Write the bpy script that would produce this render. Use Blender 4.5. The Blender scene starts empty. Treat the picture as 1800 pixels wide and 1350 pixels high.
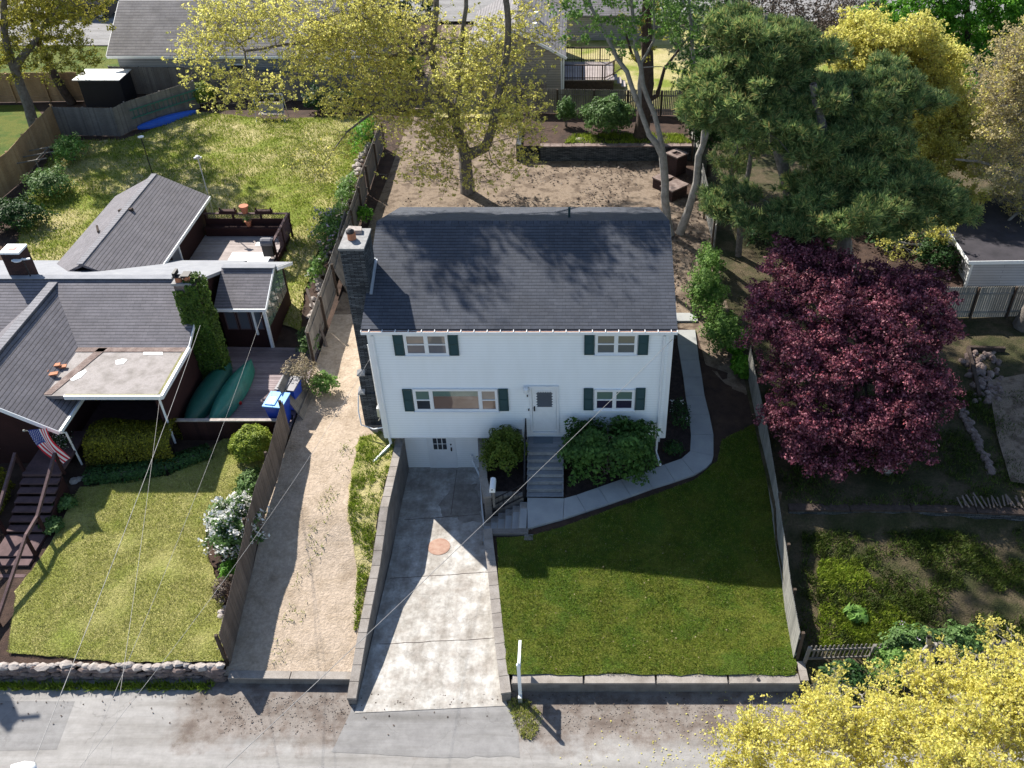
import bpy, math, random
import numpy as np
from mathutils import Vector, Matrix, noise
from mathutils.geometry import delaunay_2d_cdt
random.seed(7); RNG = np.random.default_rng(11)
scene = bpy.context.scene
COL = scene.collection
# ---------------------------------------------------------------- camera, sky, sun
PITCH = math.radians(39.2); ZC = 24.45; FPX = 1610.0; PX0, PY0 = 1010.0, 728.0   # drone camera, frame cropped off centre
cam = bpy.data.cameras.new('camera'); camo = bpy.data.objects.new('camera', cam); COL.objects.link(camo)
camo.location = (0, 0, ZC); camo.rotation_euler = (math.radians(90) - PITCH, 0, 0)
cam.sensor_fit = 'HORIZONTAL'; cam.sensor_width = 36.0; cam.lens = 36.0 * FPX / 1800.0
cam.shift_x = -(PX0 - 900.0) / 1800.0; cam.shift_y = (PY0 - 675.0) / 1800.0
cam.clip_start = 0.5; cam.clip_end = 4000
scene.camera = camo
SUN_AZ = math.radians(41.0); SUN_EL = math.radians(41.5)      # shadows fall 41 deg to the right of "towards the viewer"
world = bpy.data.worlds.new('World'); scene.world = world; world.use_nodes = True
wn = world.node_tree.nodes; wl = world.node_tree.links
sky = wn.new('ShaderNodeTexSky'); sky.sky_type = 'NISHITA'; sky.sun_disc = False
sky.sun_elevation = SUN_EL; sky.sun_rotation = math.radians(-41.0); sky.air_density = 1.0; sky.dust_density = 0.6
bg = wn['Background']; bg.inputs['Strength'].default_value = 0.084
wl.new(sky.outputs['Color'], bg.inputs['Color'])
sl = bpy.data.lights.new('sun', 'SUN'); sl.energy = 4.8; sl.angle = math.radians(0.53); sl.color = (1.0, 0.94, 0.84)
so = bpy.data.objects.new('sun', sl); COL.objects.link(so); so.location = (-40, 60, 60)
tosun = Vector((-math.sin(SUN_AZ) * math.cos(SUN_EL), math.cos(SUN_AZ) * math.cos(SUN_EL), math.sin(SUN_EL)))
so.rotation_euler = tosun.to_track_quat('Z', 'Y').to_euler()
scene.view_settings.view_transform = 'Standard'; scene.view_settings.look = 'None'
scene.view_settings.exposure = 1.08; scene.view_settings.gamma = 1.0

# ---------------------------------------------------------------- surveying helpers: turn a sight line from the drone into a place on the ground / on a wall
CC, SS = math.cos(PITCH), math.sin(PITCH)
def ray(u, v):
    a = (u - PX0) / FPX; b = (v - PY0) / FPX
    return (a, CC - b * SS, -SS - b * CC)
def G(u, v, z=0.0):
    r = ray(u, v); t = (z - ZC) / r[2]; return Vector((t * r[0], t * r[1], z))
def gh(u, v, H):
    z = 1.0
    for _ in range(25):
        p = G(u, v, z); z = z * .4 + H(p.x, p.y) * .6
    return G(u, v, z)
def onY(u, v, Y):
    r = ray(u, v); t = Y / r[1]; return Vector((t * r[0], Y, ZC + t * r[2]))
def onX(u, v, X):
    r = ray(u, v); t = X / r[0]; return Vector((X, t * r[1], ZC + t * r[2]))

def interp(tab):
    xs = [a for a, b in tab]; ys = [b for a, b in tab]
    def f(x, y):
        if y <= xs[0]: return ys[0]
        for i in range(1, len(xs)):
            if y <= xs[i]:
                return ys[i-1] + (ys[i] - ys[i-1]) * (y - xs[i-1]) / (xs[i] - xs[i-1])
        return ys[-1]
    return f
HR0 = interp([(16.4, .44), (20, .75), (25, 1.18), (28, 1.42), (35, 1.75), (50, 2.0), (95, 2.3)])       # white house lot
def HR(x, y):
    return HR0(x, y) - .5 * min(1, max(0, (x - .5) / 6.0)) * min(1, max(0, (y - 17.0) / 2.5)) * min(1, max(0, (26.0 - y) / 4.0))
HL = interp([(16.8, .27), (18.1, .45), (20.6, .82), (22.7, 1.4), (26, 1.65), (35, 1.75), (50, 2.0), (95, 2.3)])   # dirt strip
HN = interp([(16.9, .58), (22, 1.0), (25, 1.25), (30, 1.42), (35, 1.52), (42, 1.75), (50, 2.0), (95, 2.3)])      # neighbour on the left
HX = interp([(14.5, .05), (17.2, .45), (22.6, .9), (22.8, 1.45), (28, 1.6), (35, 1.75), (50, 2.0), (95, 2.3)])   # neighbour on the right
HB = interp([(50, 2.0), (95, 2.3)])
H0 = lambda x, y: 0.0

# ---------------------------------------------------------------- materials
def _mat(name):
    m = bpy.data.materials.new(name); m.use_nodes = True
    nt = m.node_tree; b = nt.nodes['Principled BSDF']; return m, nt, b
def N(nt, kind, **kw):
    n = nt.nodes.new(kind)
    for k, v in kw.items():
        if k in n.inputs.keys(): n.inputs[k].default_value = v
        else: setattr(n, k, v)
    return n
def L(nt, a, b): nt.links.new(a, b)
def rgb(c): return (c[0], c[1], c[2], 1)
def ramp(nt, fac, stops):
    r = nt.nodes.new('ShaderNodeValToRGB'); e = r.color_ramp.elements
    while len(e) < len(stops): e.new(0.5)
    for i, (p, c) in enumerate(stops): e[i].position = p; e[i].color = rgb(c)
    L(nt, fac, r.inputs['Fac']); return r.outputs['Color']
def mixc(nt, fac, a, b, mode='MIX'):
    n = nt.nodes.new('ShaderNodeMix'); n.data_type = 'RGBA'; n.blend_type = mode
    if isinstance(fac, float): n.inputs[0].default_value = fac
    else: L(nt, fac, n.inputs[0])
    for s, v in ((n.inputs[6], a), (n.inputs[7], b)):
        if isinstance(v, tuple): s.default_value = rgb(v)
        else: L(nt, v, s)
    return n.outputs[2]
def noisef(nt, vec, scale, detail=4, rough=.6, dist=0):
    n = N(nt, 'ShaderNodeTexNoise'); n.inputs['Scale'].default_value = scale
    n.inputs['Detail'].default_value = detail; n.inputs['Roughness'].default_value = rough; n.inputs['Distortion'].default_value = dist
    L(nt, vec, n.inputs['Vector']); return n.outputs['Fac']
def coord(nt, kind='Object'):
    n = nt.nodes.new('ShaderNodeNewGeometry') if kind == 'World' else nt.nodes.new('ShaderNodeTexCoord')
    return n.outputs['Position' if kind == 'World' else kind]
def bump(nt, b, h, strength=.4, dist=.02, chain=None):
    n = nt.nodes.new('ShaderNodeBump'); n.inputs['Strength'].default_value = strength; n.inputs['Distance'].default_value = dist
    L(nt, h, n.inputs['Height'])
    if chain: L(nt, chain, n.inputs['Normal'])
    if b: L(nt, n.outputs['Normal'], b.inputs['Normal'])
    return n.outputs['Normal']
def sc(c, k): return tuple(min(1, x * k) for x in c)
def maprange(nt, v, a, b):
    n = nt.nodes.new('ShaderNodeMapRange'); n.inputs[1].default_value = a; n.inputs[2].default_value = b; L(nt, v, n.inputs[0]); return n.outputs[0]

def m_noise(name, stops, scale=3, rough=.9, bstr=.4, bscale=25, bdist=.02, fine=None, detail=6, metal=0, spec=.3):
    m, nt, b = _mat(name); w = coord(nt, 'World')
    c = ramp(nt, noisef(nt, w, scale, detail, .62), stops)
    if fine:
        f = noisef(nt, w, fine[0], 3, .7)
        g = ramp(nt, f, [(.3, (1 - fine[1],) * 3), (.7, (1,) * 3)]); c = mixc(nt, 1.0, c, g, 'MULTIPLY')
    L(nt, c, b.inputs['Base Color']); b.inputs['Roughness'].default_value = rough; b.inputs['Metallic'].default_value = metal
    b.inputs['Specular IOR Level'].default_value = spec
    if bstr: bump(nt, b, noisef(nt, w, bscale, 5, .65), bstr, bdist)
    return m
def add_cracks(name, scale=.35, width=.012, col=(.10, .095, .09), amt=.7):
    # hairline cracks that wander across the slab
    m = M[name]; nt = m.node_tree; b = nt.nodes['Principled BSDF']; w = coord(nt, 'World'); old = b.inputs['Base Color'].links[0].from_socket
    nz = N(nt, 'ShaderNodeTexNoise'); nz.inputs['Scale'].default_value = 1.3; nz.inputs['Detail'].default_value = 6; L(nt, w, nz.inputs['Vector'])
    s_ = nt.nodes.new('ShaderNodeVectorMath'); s_.operation = 'SCALE'; s_.inputs[3].default_value = 1.1; L(nt, nz.outputs['Color'], s_.inputs[0])
    a = nt.nodes.new('ShaderNodeVectorMath'); a.operation = 'ADD'; L(nt, w, a.inputs[0]); L(nt, s_.outputs[0], a.inputs[1])
    v = nt.nodes.new('ShaderNodeTexVoronoi'); v.feature = 'DISTANCE_TO_EDGE'; v.inputs['Scale'].default_value = scale; L(nt, a.outputs[0], v.inputs['Vector'])
    r = ramp(nt, v.outputs['Distance'], [(0, (amt,) * 3), (width * scale, (0,) * 3)]); k = ramp(nt, noisef(nt, w, .5, 3), [(.45, (0,) * 3), (.55, (1,) * 3)])
    f = mixc(nt, 1.0, r, k, 'MULTIPLY'); c = mixc(nt, f, old, col)
    st_ = ramp(nt, noisef(nt, w, 3.5, 8, .7), [(.3, (.80,) * 3), (.6, (1,) * 3)]); c = mixc(nt, 1.0, c, st_, 'MULTIPLY')
    mp = nt.nodes.new('ShaderNodeMapping'); mp.inputs['Scale'].default_value = (1.5, .22, 1) if name == 'concrete' else (.12, 1.3, 1); mp.inputs['Rotation'].default_value = (0, 0, .06); L(nt, w, mp.inputs['Vector']); st_ = ramp(nt, noisef(nt, mp.outputs[0], 1.4, 7, .66), [(.34, (.74, .73, .71)), (.56, (1,) * 3)]); c = mixc(nt, 1.0, c, st_, 'MULTIPLY'); L(nt, c, b.inputs['Base Color'])
def m_plain(name, c, rough=.6, var=.12, scale=4, metal=0, bstr=0, spec=.4):
    return m_noise(name, [(.3, sc(c, 1 - var)), (.7, sc(c, 1 + var))], scale, rough, bstr, metal=metal, spec=spec)
def m_brick(name, c1, c2, mortar, bw, bh, msize=.01, rough=.9, bstr=.6, bdist=.015, offset=.5, var=.25, vscale=1.5, squash=1.0, spec=.25, streak=None):
    m, nt, b = _mat(name); uv = coord(nt, 'UV')
    t = N(nt, 'ShaderNodeTexBrick'); t.offset = offset; t.offset_frequency = 2
    t.inputs['Scale'].default_value = 1; t.inputs['Brick Width'].default_value = bw; t.inputs['Row Height'].default_value = bh
    t.inputs['Mortar Size'].default_value = msize; t.inputs['Mortar Smooth'].default_value = .2
    t.inputs['Color1'].default_value = rgb(c1); t.inputs['Color2'].default_value = rgb(c2); t.inputs['Mortar'].default_value = rgb(mortar)
    d = nt.nodes.new('ShaderNodeVectorMath'); d.operation = 'ADD'; wob = N(nt, 'ShaderNodeTexNoise'); wob.inputs['Scale'].default_value = 2.5
    ms = nt.nodes.new('ShaderNodeVectorMath'); ms.operation = 'SCALE'; ms.inputs[3].default_value = .02
    L(nt, uv, wob.inputs['Vector']); L(nt, wob.outputs['Color'], ms.inputs[0]); L(nt, uv, d.inputs[0]); L(nt, ms.outputs[0], d.inputs[1])
    L(nt, d.outputs[0], t.inputs['Vector'])
    c = t.outputs['Color']
    g = ramp(nt, noisef(nt, coord(nt, 'World'), vscale, 5, .6), [(.3, (1 - var,) * 3), (.72, (1,) * 3)]); c = mixc(nt, 1.0, c, g, 'MULTIPLY')
    g = ramp(nt, noisef(nt, coord(nt, 'World'), 60, 2, .6), [(.3, (.72,) * 3), (.7, (1.0,) * 3)]); c = mixc(nt, 1.0, c, g, 'MULTIPLY')
    if streak: c = mixc(nt, ramp(nt, noisef(nt, coord(nt, 'World'), streak[1], 4, .6), [(.52, (0,) * 3), (.7, (1,) * 3)]), c, streak[0])
    L(nt, c, b.inputs['Base Color']); b.inputs['Roughness'].default_value = rough; b.inputs['Specular IOR Level'].default_value = spec
    inv = nt.nodes.new('ShaderNodeMath'); inv.operation = 'SUBTRACT'; inv.inputs[0].default_value = 1; L(nt, t.outputs['Fac'], inv.inputs[1])
    bump(nt, b, inv.outputs[0], bstr, bdist, bump(nt, None, noisef(nt, coord(nt, 'World'), 45, 4), .35, .01))
    return m
def m_shingle(name, c1, c2, row=.145, tab=.30, line=.35, var=.3, vscale=1.2, joint=.55, streak=None):
    # shingle courses: dark butt line under every course, faint tab joints, granule mottling
    m, nt, b = _mat(name); uv = coord(nt, 'UV'); w = coord(nt, 'World')
    sp = nt.nodes.new('ShaderNodeSeparateXYZ'); wob = N(nt, 'ShaderNodeTexNoise'); wob.inputs['Scale'].default_value = 1.6
    L(nt, uv, wob.inputs['Vector']); ms = nt.nodes.new('ShaderNodeVectorMath'); ms.operation = 'SCALE'; ms.inputs[3].default_value = .03; L(nt, wob.outputs['Color'], ms.inputs[0])
    d = nt.nodes.new('ShaderNodeVectorMath'); d.operation = 'ADD'; L(nt, uv, d.inputs[0]); L(nt, ms.outputs[0], d.inputs[1]); L(nt, d.outputs[0], sp.inputs[0])
    dv = nt.nodes.new('ShaderNodeMath'); dv.operation = 'DIVIDE'; dv.inputs[1].default_value = row; L(nt, sp.outputs['Y'], dv.inputs[0])
    fr = nt.nodes.new('ShaderNodeMath'); fr.operation = 'FRACT'; L(nt, dv.outputs[0], fr.inputs[0])
    edge = ramp(nt, fr.outputs[0], [(0, (line,) * 3), (.10, (line,) * 3), (.24, (.92,) * 3), (1, (1,) * 3)])
    t = N(nt, 'ShaderNodeTexBrick'); t.offset = .37; t.offset_frequency = 2; t.inputs['Scale'].default_value = 1; t.inputs['Brick Width'].default_value = tab; t.inputs['Row Height'].default_value = row
    t.inputs['Mortar Size'].default_value = .006; t.inputs['Mortar Smooth'].default_value = .5; t.inputs['Color1'].default_value = rgb(c1); t.inputs['Color2'].default_value = rgb(c2); t.inputs['Mortar'].default_value = rgb(sc(c1, joint)); L(nt, d.outputs[0], t.inputs['Vector'])
    c = mixc(nt, 1.0, t.outputs['Color'], edge, 'MULTIPLY')
    for s_, lo in ((vscale, 1 - var), (7, .82), (70, .62)):
        c = mixc(nt, 1.0, c, ramp(nt, noisef(nt, w, s_, 4, .6), [(.3, (lo,) * 3), (.7, (1,) * 3)]), 'MULTIPLY')
    if streak: c = mixc(nt, ramp(nt, noisef(nt, w, streak[1], 4, .6), [(.52, (0,) * 3), (.7, (1,) * 3)]), c, streak[0])
    L(nt, c, b.inputs['Base Color']); b.inputs['Roughness'].default_value = .85; b.inputs['Specular IOR Level'].default_value = .3
    bump(nt, b, fr.outputs[0], .5, .012, bump(nt, None, noisef(nt, w, 55, 3), .4, .008)); return m
def m_leaf(name, stops, trans=.35, rough=.6, clump=1.2, cl=.35):
    m, nt, b = _mat(name); g = nt.nodes.new('ShaderNodeNewGeometry')
    c = ramp(nt, g.outputs['Random Per Island'], stops)
    k = ramp(nt, noisef(nt, g.outputs['Position'], clump, 3, .6), [(.35, (1 - cl,) * 3), (.65, (1,) * 3)]); c = mixc(nt, 1.0, c, k, 'MULTIPLY')
    L(nt, c, b.inputs['Base Color']); b.inputs['Roughness'].default_value = rough; b.inputs['Specular IOR Level'].default_value = .25
    t = nt.nodes.new('ShaderNodeBsdfTranslucent'); L(nt, c, t.inputs['Color'])
    mx = nt.nodes.new('ShaderNodeMixShader'); mx.inputs[0].default_value = trans
    L(nt, b.outputs[0], mx.inputs[1]); L(nt, t.outputs[0], mx.inputs[2]); L(nt, mx.outputs[0], nt.nodes['Material Output'].inputs['Surface'])
    return m
def m_wood(name, c1, c2, rough=.85, grain=(3, 3, 30), bstr=.3, spec=.25):
    # weathered boards: each board is an island, grain is stretched along its length
    m, nt, b = _mat(name); g = nt.nodes.new('ShaderNodeNewGeometry'); mp = nt.nodes.new('ShaderNodeMapping')
    mp.inputs['Scale'].default_value = grain; L(nt, g.outputs['Position'], mp.inputs['Vector'])
    c = ramp(nt, g.outputs['Random Per Island'], [(0, c1), (1, c2)])
    n1 = noisef(nt, mp.outputs[0], 1.5, 5, .65); k = ramp(nt, n1, [(.3, (.62,) * 3), (.7, (1,) * 3)]); c = mixc(nt, 1.0, c, k, 'MULTIPLY')
    k = ramp(nt, noisef(nt, g.outputs['Position'], .9, 4, .6), [(.3, (.7,) * 3), (.7, (1,) * 3)]); c = mixc(nt, 1.0, c, k, 'MULTIPLY')
    L(nt, c, b.inputs['Base Color']); b.inputs['Roughness'].default_value = rough; b.inputs['Specular IOR Level'].default_value = spec
    bump(nt, b, n1, bstr, .01); return m
def m_glass(name, c=(.02, .025, .03), rough=.04):
    m, nt, b = _mat(name); b.inputs['Base Color'].default_value = rgb(c); b.inputs['Roughness'].default_value = rough
    b.inputs['Specular IOR Level'].default_value = .9; b.inputs['Coat Weight'].default_value = .6; b.inputs['Coat Roughness'].default_value = .02; return m

M = {}
def m_siding(name, c, row):
    m, nt, b = _mat(name); sp = nt.nodes.new('ShaderNodeSeparateXYZ'); L(nt, coord(nt, 'UV'), sp.inputs[0])
    dv = nt.nodes.new('ShaderNodeMath'); dv.operation = 'DIVIDE'; dv.inputs[1].default_value = row; L(nt, sp.outputs['Y'], dv.inputs[0])
    fr = nt.nodes.new('ShaderNodeMath'); fr.operation = 'FRACT'; L(nt, dv.outputs[0], fr.inputs[0])
    e = ramp(nt, fr.outputs[0], [(0, sc(c, .90)), (.15, sc(c, .92)), (.3, c), (1, c)]); mp = nt.nodes.new('ShaderNodeMapping'); mp.inputs['Scale'].default_value = (1.5, 1.5, .35); L(nt, coord(nt, 'World'), mp.inputs['Vector'])
    e = mixc(nt, 1.0, e, ramp(nt, noisef(nt, mp.outputs[0], 1.2, 6, .65), [(.3, (.95, .95, .94)), (.62, (1, 1, 1))]), 'MULTIPLY'); L(nt, e, b.inputs['Base Color']); b.inputs['Roughness'].default_value = .5; return m
M['siding'] = m_siding('white_vinyl', (.89, .92, .94), .1075)
M['trim'] = m_plain('white_trim', (.80, .82, .84), .5, .03, 2)
M['shutter'] = m_plain('green_shutter', (.018, .06, .065), .55, .1, 3)
M['roof'] = m_shingle('charcoal_shingles', (.086, .098, .130), (.112, .124, .158), .145, .30, .30, .25)
M['roof_cap'] = m_brick('charcoal_ridge', (.07, .08, .105), (.10, .11, .14), (.03, .035, .045), .25, 1.0, .01, var=.3)
M['roof_old'] = m_shingle('weathered_shingles', (.235, .225, .255), (.275, .26, .29), .15, .42, .28, .22)
M['roof_sunlit'] = m_noise('sunlit_roof_grey', [(.3, (.24, .25, .28)), (.7, (.31, .32, .35))], 2, .9, .3, fine=(50, .2))  # lighter than the front slopes: sunlight put into the back slopes' colour
M['roof_rear'] = m_shingle('streaked_shingles', (.30, .285, .30), (.36, .34, .35), .24, .6, .4, .35)
M['felt'] = m_noise('flat_roof_felt', [(.25, (.12, .105, .10)), (.42, (.21, .19, .185)), (.58, (.29, .265, .265)), (.75, (.17, .15, .145))], 1.9, .7, .5, 12, .03, fine=(30, .2))
M['copper'] = m_noise('leaf_filled_gutter', [(.3, (.16, .07, .04)), (.7, (.32, .17, .11))], 9, .8, .4)
M['slate'] = m_brick('slate_stone', (.06, .07, .085), (.20, .22, .245), (.014, .017, .02), .28, .055, .010, bstr=1.0, bdist=.05, var=.4, vscale=3)
M['mortar'] = m_noise('grey_mortar', [(.3, (.19, .19, .195)), (.7, (.34, .34, .34))], 6, .9, .6, 20)
M['brick'] = m_brick('dark_brick', (.05, .028, .03), (.09, .045, .04), (.03, .025, .025), .2, .07, .01)
M['redtile'] = m_plain('clay_flue', (.42, .17, .09), .8, .2, 10)
M['concrete'] = m_noise('old_concrete', [(.25, (.27, .24, .21)), (.38, (.38, .35, .32)), (.48, (.45, .425, .395)), (.57, (.54, .52, .495)), (.66, (.70, .685, .665)), (.8, (.50, .48, .455))], 1.7, .85, .35, 18, fine=(9, .28), detail=14)
M['walk'] = m_noise('walk_concrete', [(.3, (.30, .31, .32)), (.7, (.38, .39, .39))], 1.5, .9, .3, 40, fine=(60, .12))
M['block'] = m_brick('block_wall', (.235, .215, .20), (.27, .25, .235), (.19, .175, .16), .42, .2, .006, bstr=.3, var=.4, vscale=2.5)
M['coping'] = m_noise('old_coping', [(.25, (.20, .175, .155)), (.5, (.30, .27, .245)), (.75, (.38, .35, .325))], 2.2, .9, .5, 25, .015, fine=(35, .3))
M['asphalt'] = m_noise('worn_asphalt', [(.25, (.27, .26, .255)), (.5, (.315, .305, .298)), (.75, (.36, .35, .342))], .55, .9, .35, 60, fine=(90, .25))
M['asphalt2'] = m_noise('asphalt_patch', [(.3, (.235, .23, .232)), (.7, (.285, .28, .28))], 1.2, .9, .35, 60, fine=(90, .22))
M['gravel'] = m_noise('gravel_verge', [(.25, (.14, .11, .095)), (.42, (.20, .165, .145)), (.56, (.30, .27, .25)), (.75, (.18, .145, .125))], 1.1, .95, .3, 60, .006, fine=(55, .35))
M['dirt'] = m_noise('tan_dirt', [(.25, (.32, .245, .175)), (.45, (.45, .36, .275)), (.58, (.52, .42, .33)), (.8, (.38, .295, .215))], 1.4, .95, 1.0, 13, .04, fine=(9, .35))
M['yarddirt'] = m_noise('yard_dirt', [(.25, (.09, .065, .048)), (.42, (.155, .115, .085)), (.55, (.27, .21, .16)), (.66, (.20, .15, .112)), (.8, (.12, .082, .06))], 1.8, .95, .7, 12, .035, fine=(22, .4))
M['darksoil'] = m_noise('dark_soil', [(.25, (.03, .02, .016)), (.5, (.07, .042, .032)), (.8, (.11, .07, .05))], 2, .95, .9, 20, .04, fine=(40, .4))
M['mulch'] = m_noise('mulch', [(.3, (.025, .017, .015)), (.7, (.075, .05, .045))], 6, .95, 1.0, 30, .05, fine=(50, .5))
M['lawn'] = m_noise('green_lawn', [(.2, (.10, .13, .012)), (.42, (.075, .135, .009)), (.55, (.15, .17, .02)), (.68, (.09, .145, .011)), (.85, (.23, .20, .06))], .7, .95, 1.0, 22, .08, fine=(14, .5))
M['lawn_dry'] = m_noise('dry_lawn', [(.2, (.24, .30, .05)), (.4, (.34, .36, .09)), (.55, (.44, .41, .15)), (.68, (.28, .33, .06)), (.85, (.52, .45, .22))], .4, .95, 1.0, 18, .08, fine=(12, .4))
M['lawn_patch'] = m_noise('patchy_lawn', [(.25, (.15, .21, .02)), (.42, (.24, .29, .04)), (.50, (.44, .40, .16)), (.62, (.56, .48, .25)), (.8, (.18, .24, .03))], .30, .95, 1.0, 16, .08, fine=(12, .4))
M['weeds'] = m_noise('weedy_ground', [(.25, (.03, .045, .01)), (.45, (.06, .06, .022)), (.6, (.13, .10, .06)), (.8, (.045, .065, .013))], .9, .95, 1.0, 18, .08, fine=(14, .5))
M['rust'] = m_noise('rusty_lid', [(.3, (.30, .17, .125)), (.7, (.42, .29, .23))], 6, .85, .4)
M['woodgrey'] = m_wood('grey_boards', (.19, .175, .165), (.30, .275, .25))
M['woodsilver'] = m_wood('silvered_boards', (.26, .255, .24), (.38, .37, .34))  # silver-weathered boards, paler than the grey ones
M['woodbrown'] = m_wood('brown_weathered_boards', (.17, .135, .115), (.27, .215, .18))
M['cedar'] = m_wood('cedar_boards', (.42, .26, .14), (.56, .37, .21))
M['capshingle'] = m_shingle('cap_shingles', (.30, .30, .335), (.34, .335, .37), .2, .3, .6, .2)
M['post'] = m_wood('dark_post', (.07, .05, .04), (.11, .08, .06))
M['stair'] = m_wood('painted_grey_deck', (.27, .29, .32), (.36, .38, .41), grain=(4, 40, 4))
M['maroon'] = m_wood('maroon_boards', (.035, .014, .014), (.06, .024, .022))
M['deckfloor'] = m_wood('worn_deck_boards', (.24, .19, .20), (.38, .31, .32), grain=(3, 25, 3))
M['deckpale'] = m_wood('pale_deck', (.42, .36, .35), (.55, .48, .47), grain=(3, 25, 3))
M['purplewood'] = m_wood('plum_stained_wood', (.12, .075, .08), (.17, .11, .115))
M['beige'] = m_brick('beige_clapboard', (.44, .40, .36), (.47, .43, .39), (.22, .2, .18), 40, .16, .012, bstr=.6, var=.12)
M['greyclap'] = m_brick('grey_clapboard', (.36, .37, .39), (.40, .41, .43), (.2, .21, .22), 40, .16, .012, bstr=.6, var=.12)
M['whiteclap'] = m_brick('white_clapboard', (.62, .62, .66), (.66, .66, .70), (.36, .36, .4), 40, .14, .012, bstr=.6, var=.12)
M['glass'] = m_glass('window_glass', (.035, .04, .05), .05)
M['shade'] = m_plain('window_blind', (.42, .38, .33), .7, .08, 3)
M['blindwarm'] = m_plain('drawn_curtain', (.30, .20, .15), .6, .15, 3)
M['curt'] = m_plain('green_blind', (.22, .32, .27), .6, .1, 3)
M['dark'] = m_plain('black_metal', (.012, .012, .016), .5, .2)
M['recessdark'] = m_plain('recess_shade', (.012, .009, .012), .8, .2)  # near-black colour standing for the shade of the porch recess
M['metal'] = m_plain('galvanised', (.55, .57, .6), .35, .08, 5, metal=.6)
M['wire'] = m_plain('cable_sheath', (.24, .235, .235), .6, .15, 8)
M['wiredark'] = m_plain('black_cable', (.14, .13, .14), .6, .15, 8)
M['bluebin'] = m_plain('blue_plastic', (.012, .055, .40), .4, .1)
M['bluelid'] = m_plain('light_blue_lid', (.10, .33, .72), .35, .1)
M['blacklid'] = m_plain('grey_lid', (.13, .13, .15), .4, .15)
M['kayak'] = m_plain('blue_hull', (.015, .10, .50), .35, .12)
M['tarp'] = m_plain('green_cover', (.015, .10, .075), .5, .15, 3, bstr=.4)
M['tarplit'] = m_plain('pale_green_hull', (.16, .42, .32), .5, .15, 3)
M['white'] = m_plain('white_paint', (.80, .82, .84), .4, .04)
M['red'] = m_plain('red_plastic', (.55, .02, .02), .5, .1)
M['terracotta'] = m_plain('terracotta', (.42, .15, .08), .8, .15, 8)
M['rock'] = m_noise('field_stone', [(.25, (.12, .085, .075)), (.5, (.22, .165, .15)), (.75, (.34, .28, .255))], 3.5, .9, .8, 14, .04, fine=(30, .3))
M['rockpale'] = m_noise('pale_stone', [(.25, (.24, .20, .185)), (.75, (.46, .42, .39))], 5, .9, .6, 20, .03)
M['bark'] = m_noise('grey_bark', [(.3, (.10, .085, .075)), (.7, (.22, .20, .19))], 6, .95, 1.0, 25, .05)
M['barkdark'] = m_noise('dark_bark', [(.3, (.035, .025, .02)), (.7, (.09, .065, .055))], 6, .95, 1.0, 22, .06)
M['barkpale'] = m_noise('pale_bark', [(.3, (.17, .155, .14)), (.6, (.30, .285, .27)), (.8, (.20, .2, .17))], 4, .95, .8, 25, .04)
M['lf_gold'] = m_leaf('gold_leaves', [(0, (.46, .44, .09)), (.3, (.66, .63, .16)), (.6, (.55, .52, .15)), (.85, (.80, .77, .28)), (1, (.40, .46, .11))], .62, cl=.15)
M['lf_lemon'] = m_leaf('lemon_leaves', [(0, (.62, .56, .12)), (.5, (.84, .80, .22)), (1, (.74, .64, .20))], .5, cl=.15)
M['lf_olive'] = m_leaf('olive_gold_leaves', [(0, (.22, .21, .04)), (.5, (.38, .36, .06)), (.9, (.56, .52, .09)), (1, (.24, .28, .05))], .5, cl=.2)
M['lf_green'] = m_leaf('spring_green_leaves', [(0, (.10, .22, .04)), (.5, (.18, .34, .07)), (1, (.30, .46, .12))], .4)
M['lf_bright'] = m_leaf('bright_green_leaves', [(0, (.07, .22, .018)), (.5, (.14, .36, .03)), (1, (.24, .52, .06))], .4)
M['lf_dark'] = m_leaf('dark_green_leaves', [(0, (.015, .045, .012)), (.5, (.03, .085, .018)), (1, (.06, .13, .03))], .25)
M['lf_mid'] = m_leaf('mid_green_leaves', [(0, (.06, .12, .03)), (.5, (.11, .21, .05)), (1, (.20, .32, .11))], .3)
M['lf_purple'] = m_leaf('purple_leaves', [(0, (.07, .016, .035)), (.45, (.24, .06, .095)), (.8, (.42, .14, .185)), (.95, (.58, .28, .32)), (1, (.46, .06, .08))], .3, clump=.8, cl=.5)
M['lf_pine'] = m_leaf('pine_needles', [(0, (.09, .17, .07)), (.5, (.26, .38, .13)), (.82, (.46, .56, .19)), (1, (.62, .47, .18))], .35, clump=.9, cl=.45)
M['lf_tan'] = m_leaf('tan_catkins', [(0, (.42, .34, .17)), (.5, (.58, .50, .25)), (1, (.66, .58, .34))], .35)
M['lf_lime'] = m_leaf('lime_foliage', [(0, (.14, .21, .02)), (.5, (.25, .33, .03)), (1, (.38, .44, .06))], .3)
M['lf_yew'] = m_leaf('yellow_tipped_yew', [(0, (.08, .085, .008)), (.6, (.17, .17, .012)), (1, (.33, .31, .02))], .25)
M['lf_straw'] = m_leaf('straw_twigs', [(0, (.22, .17, .10)), (1, (.42, .35, .22))], .2)
M['lf_brown'] = m_leaf('brown_twigs', [(0, (.07, .05, .04)), (1, (.16, .12, .10))], .2)
M['petal'] = m_leaf('white_petals', [(0, (.7, .7, .66)), (1, (.85, .85, .83))], .3, cl=.1)
M['lilac'] = m_leaf('lilac_petals', [(0, (.45, .36, .5)), (1, (.65, .56, .68))], .3, cl=.1)
M['ivy'] = m_leaf('ivy', [(0, (.03, .07, .01)), (.5, (.07, .14, .015)), (1, (.14, .22, .03))], .25)
M['blade'] = m_leaf('grass_blades', [(0, (.075, .14, .008)), (.5, (.17, .26, .016)), (.85, (.30, .34, .04)), (1, (.50, .48, .20))], .35, clump=5, cl=.6)
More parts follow.
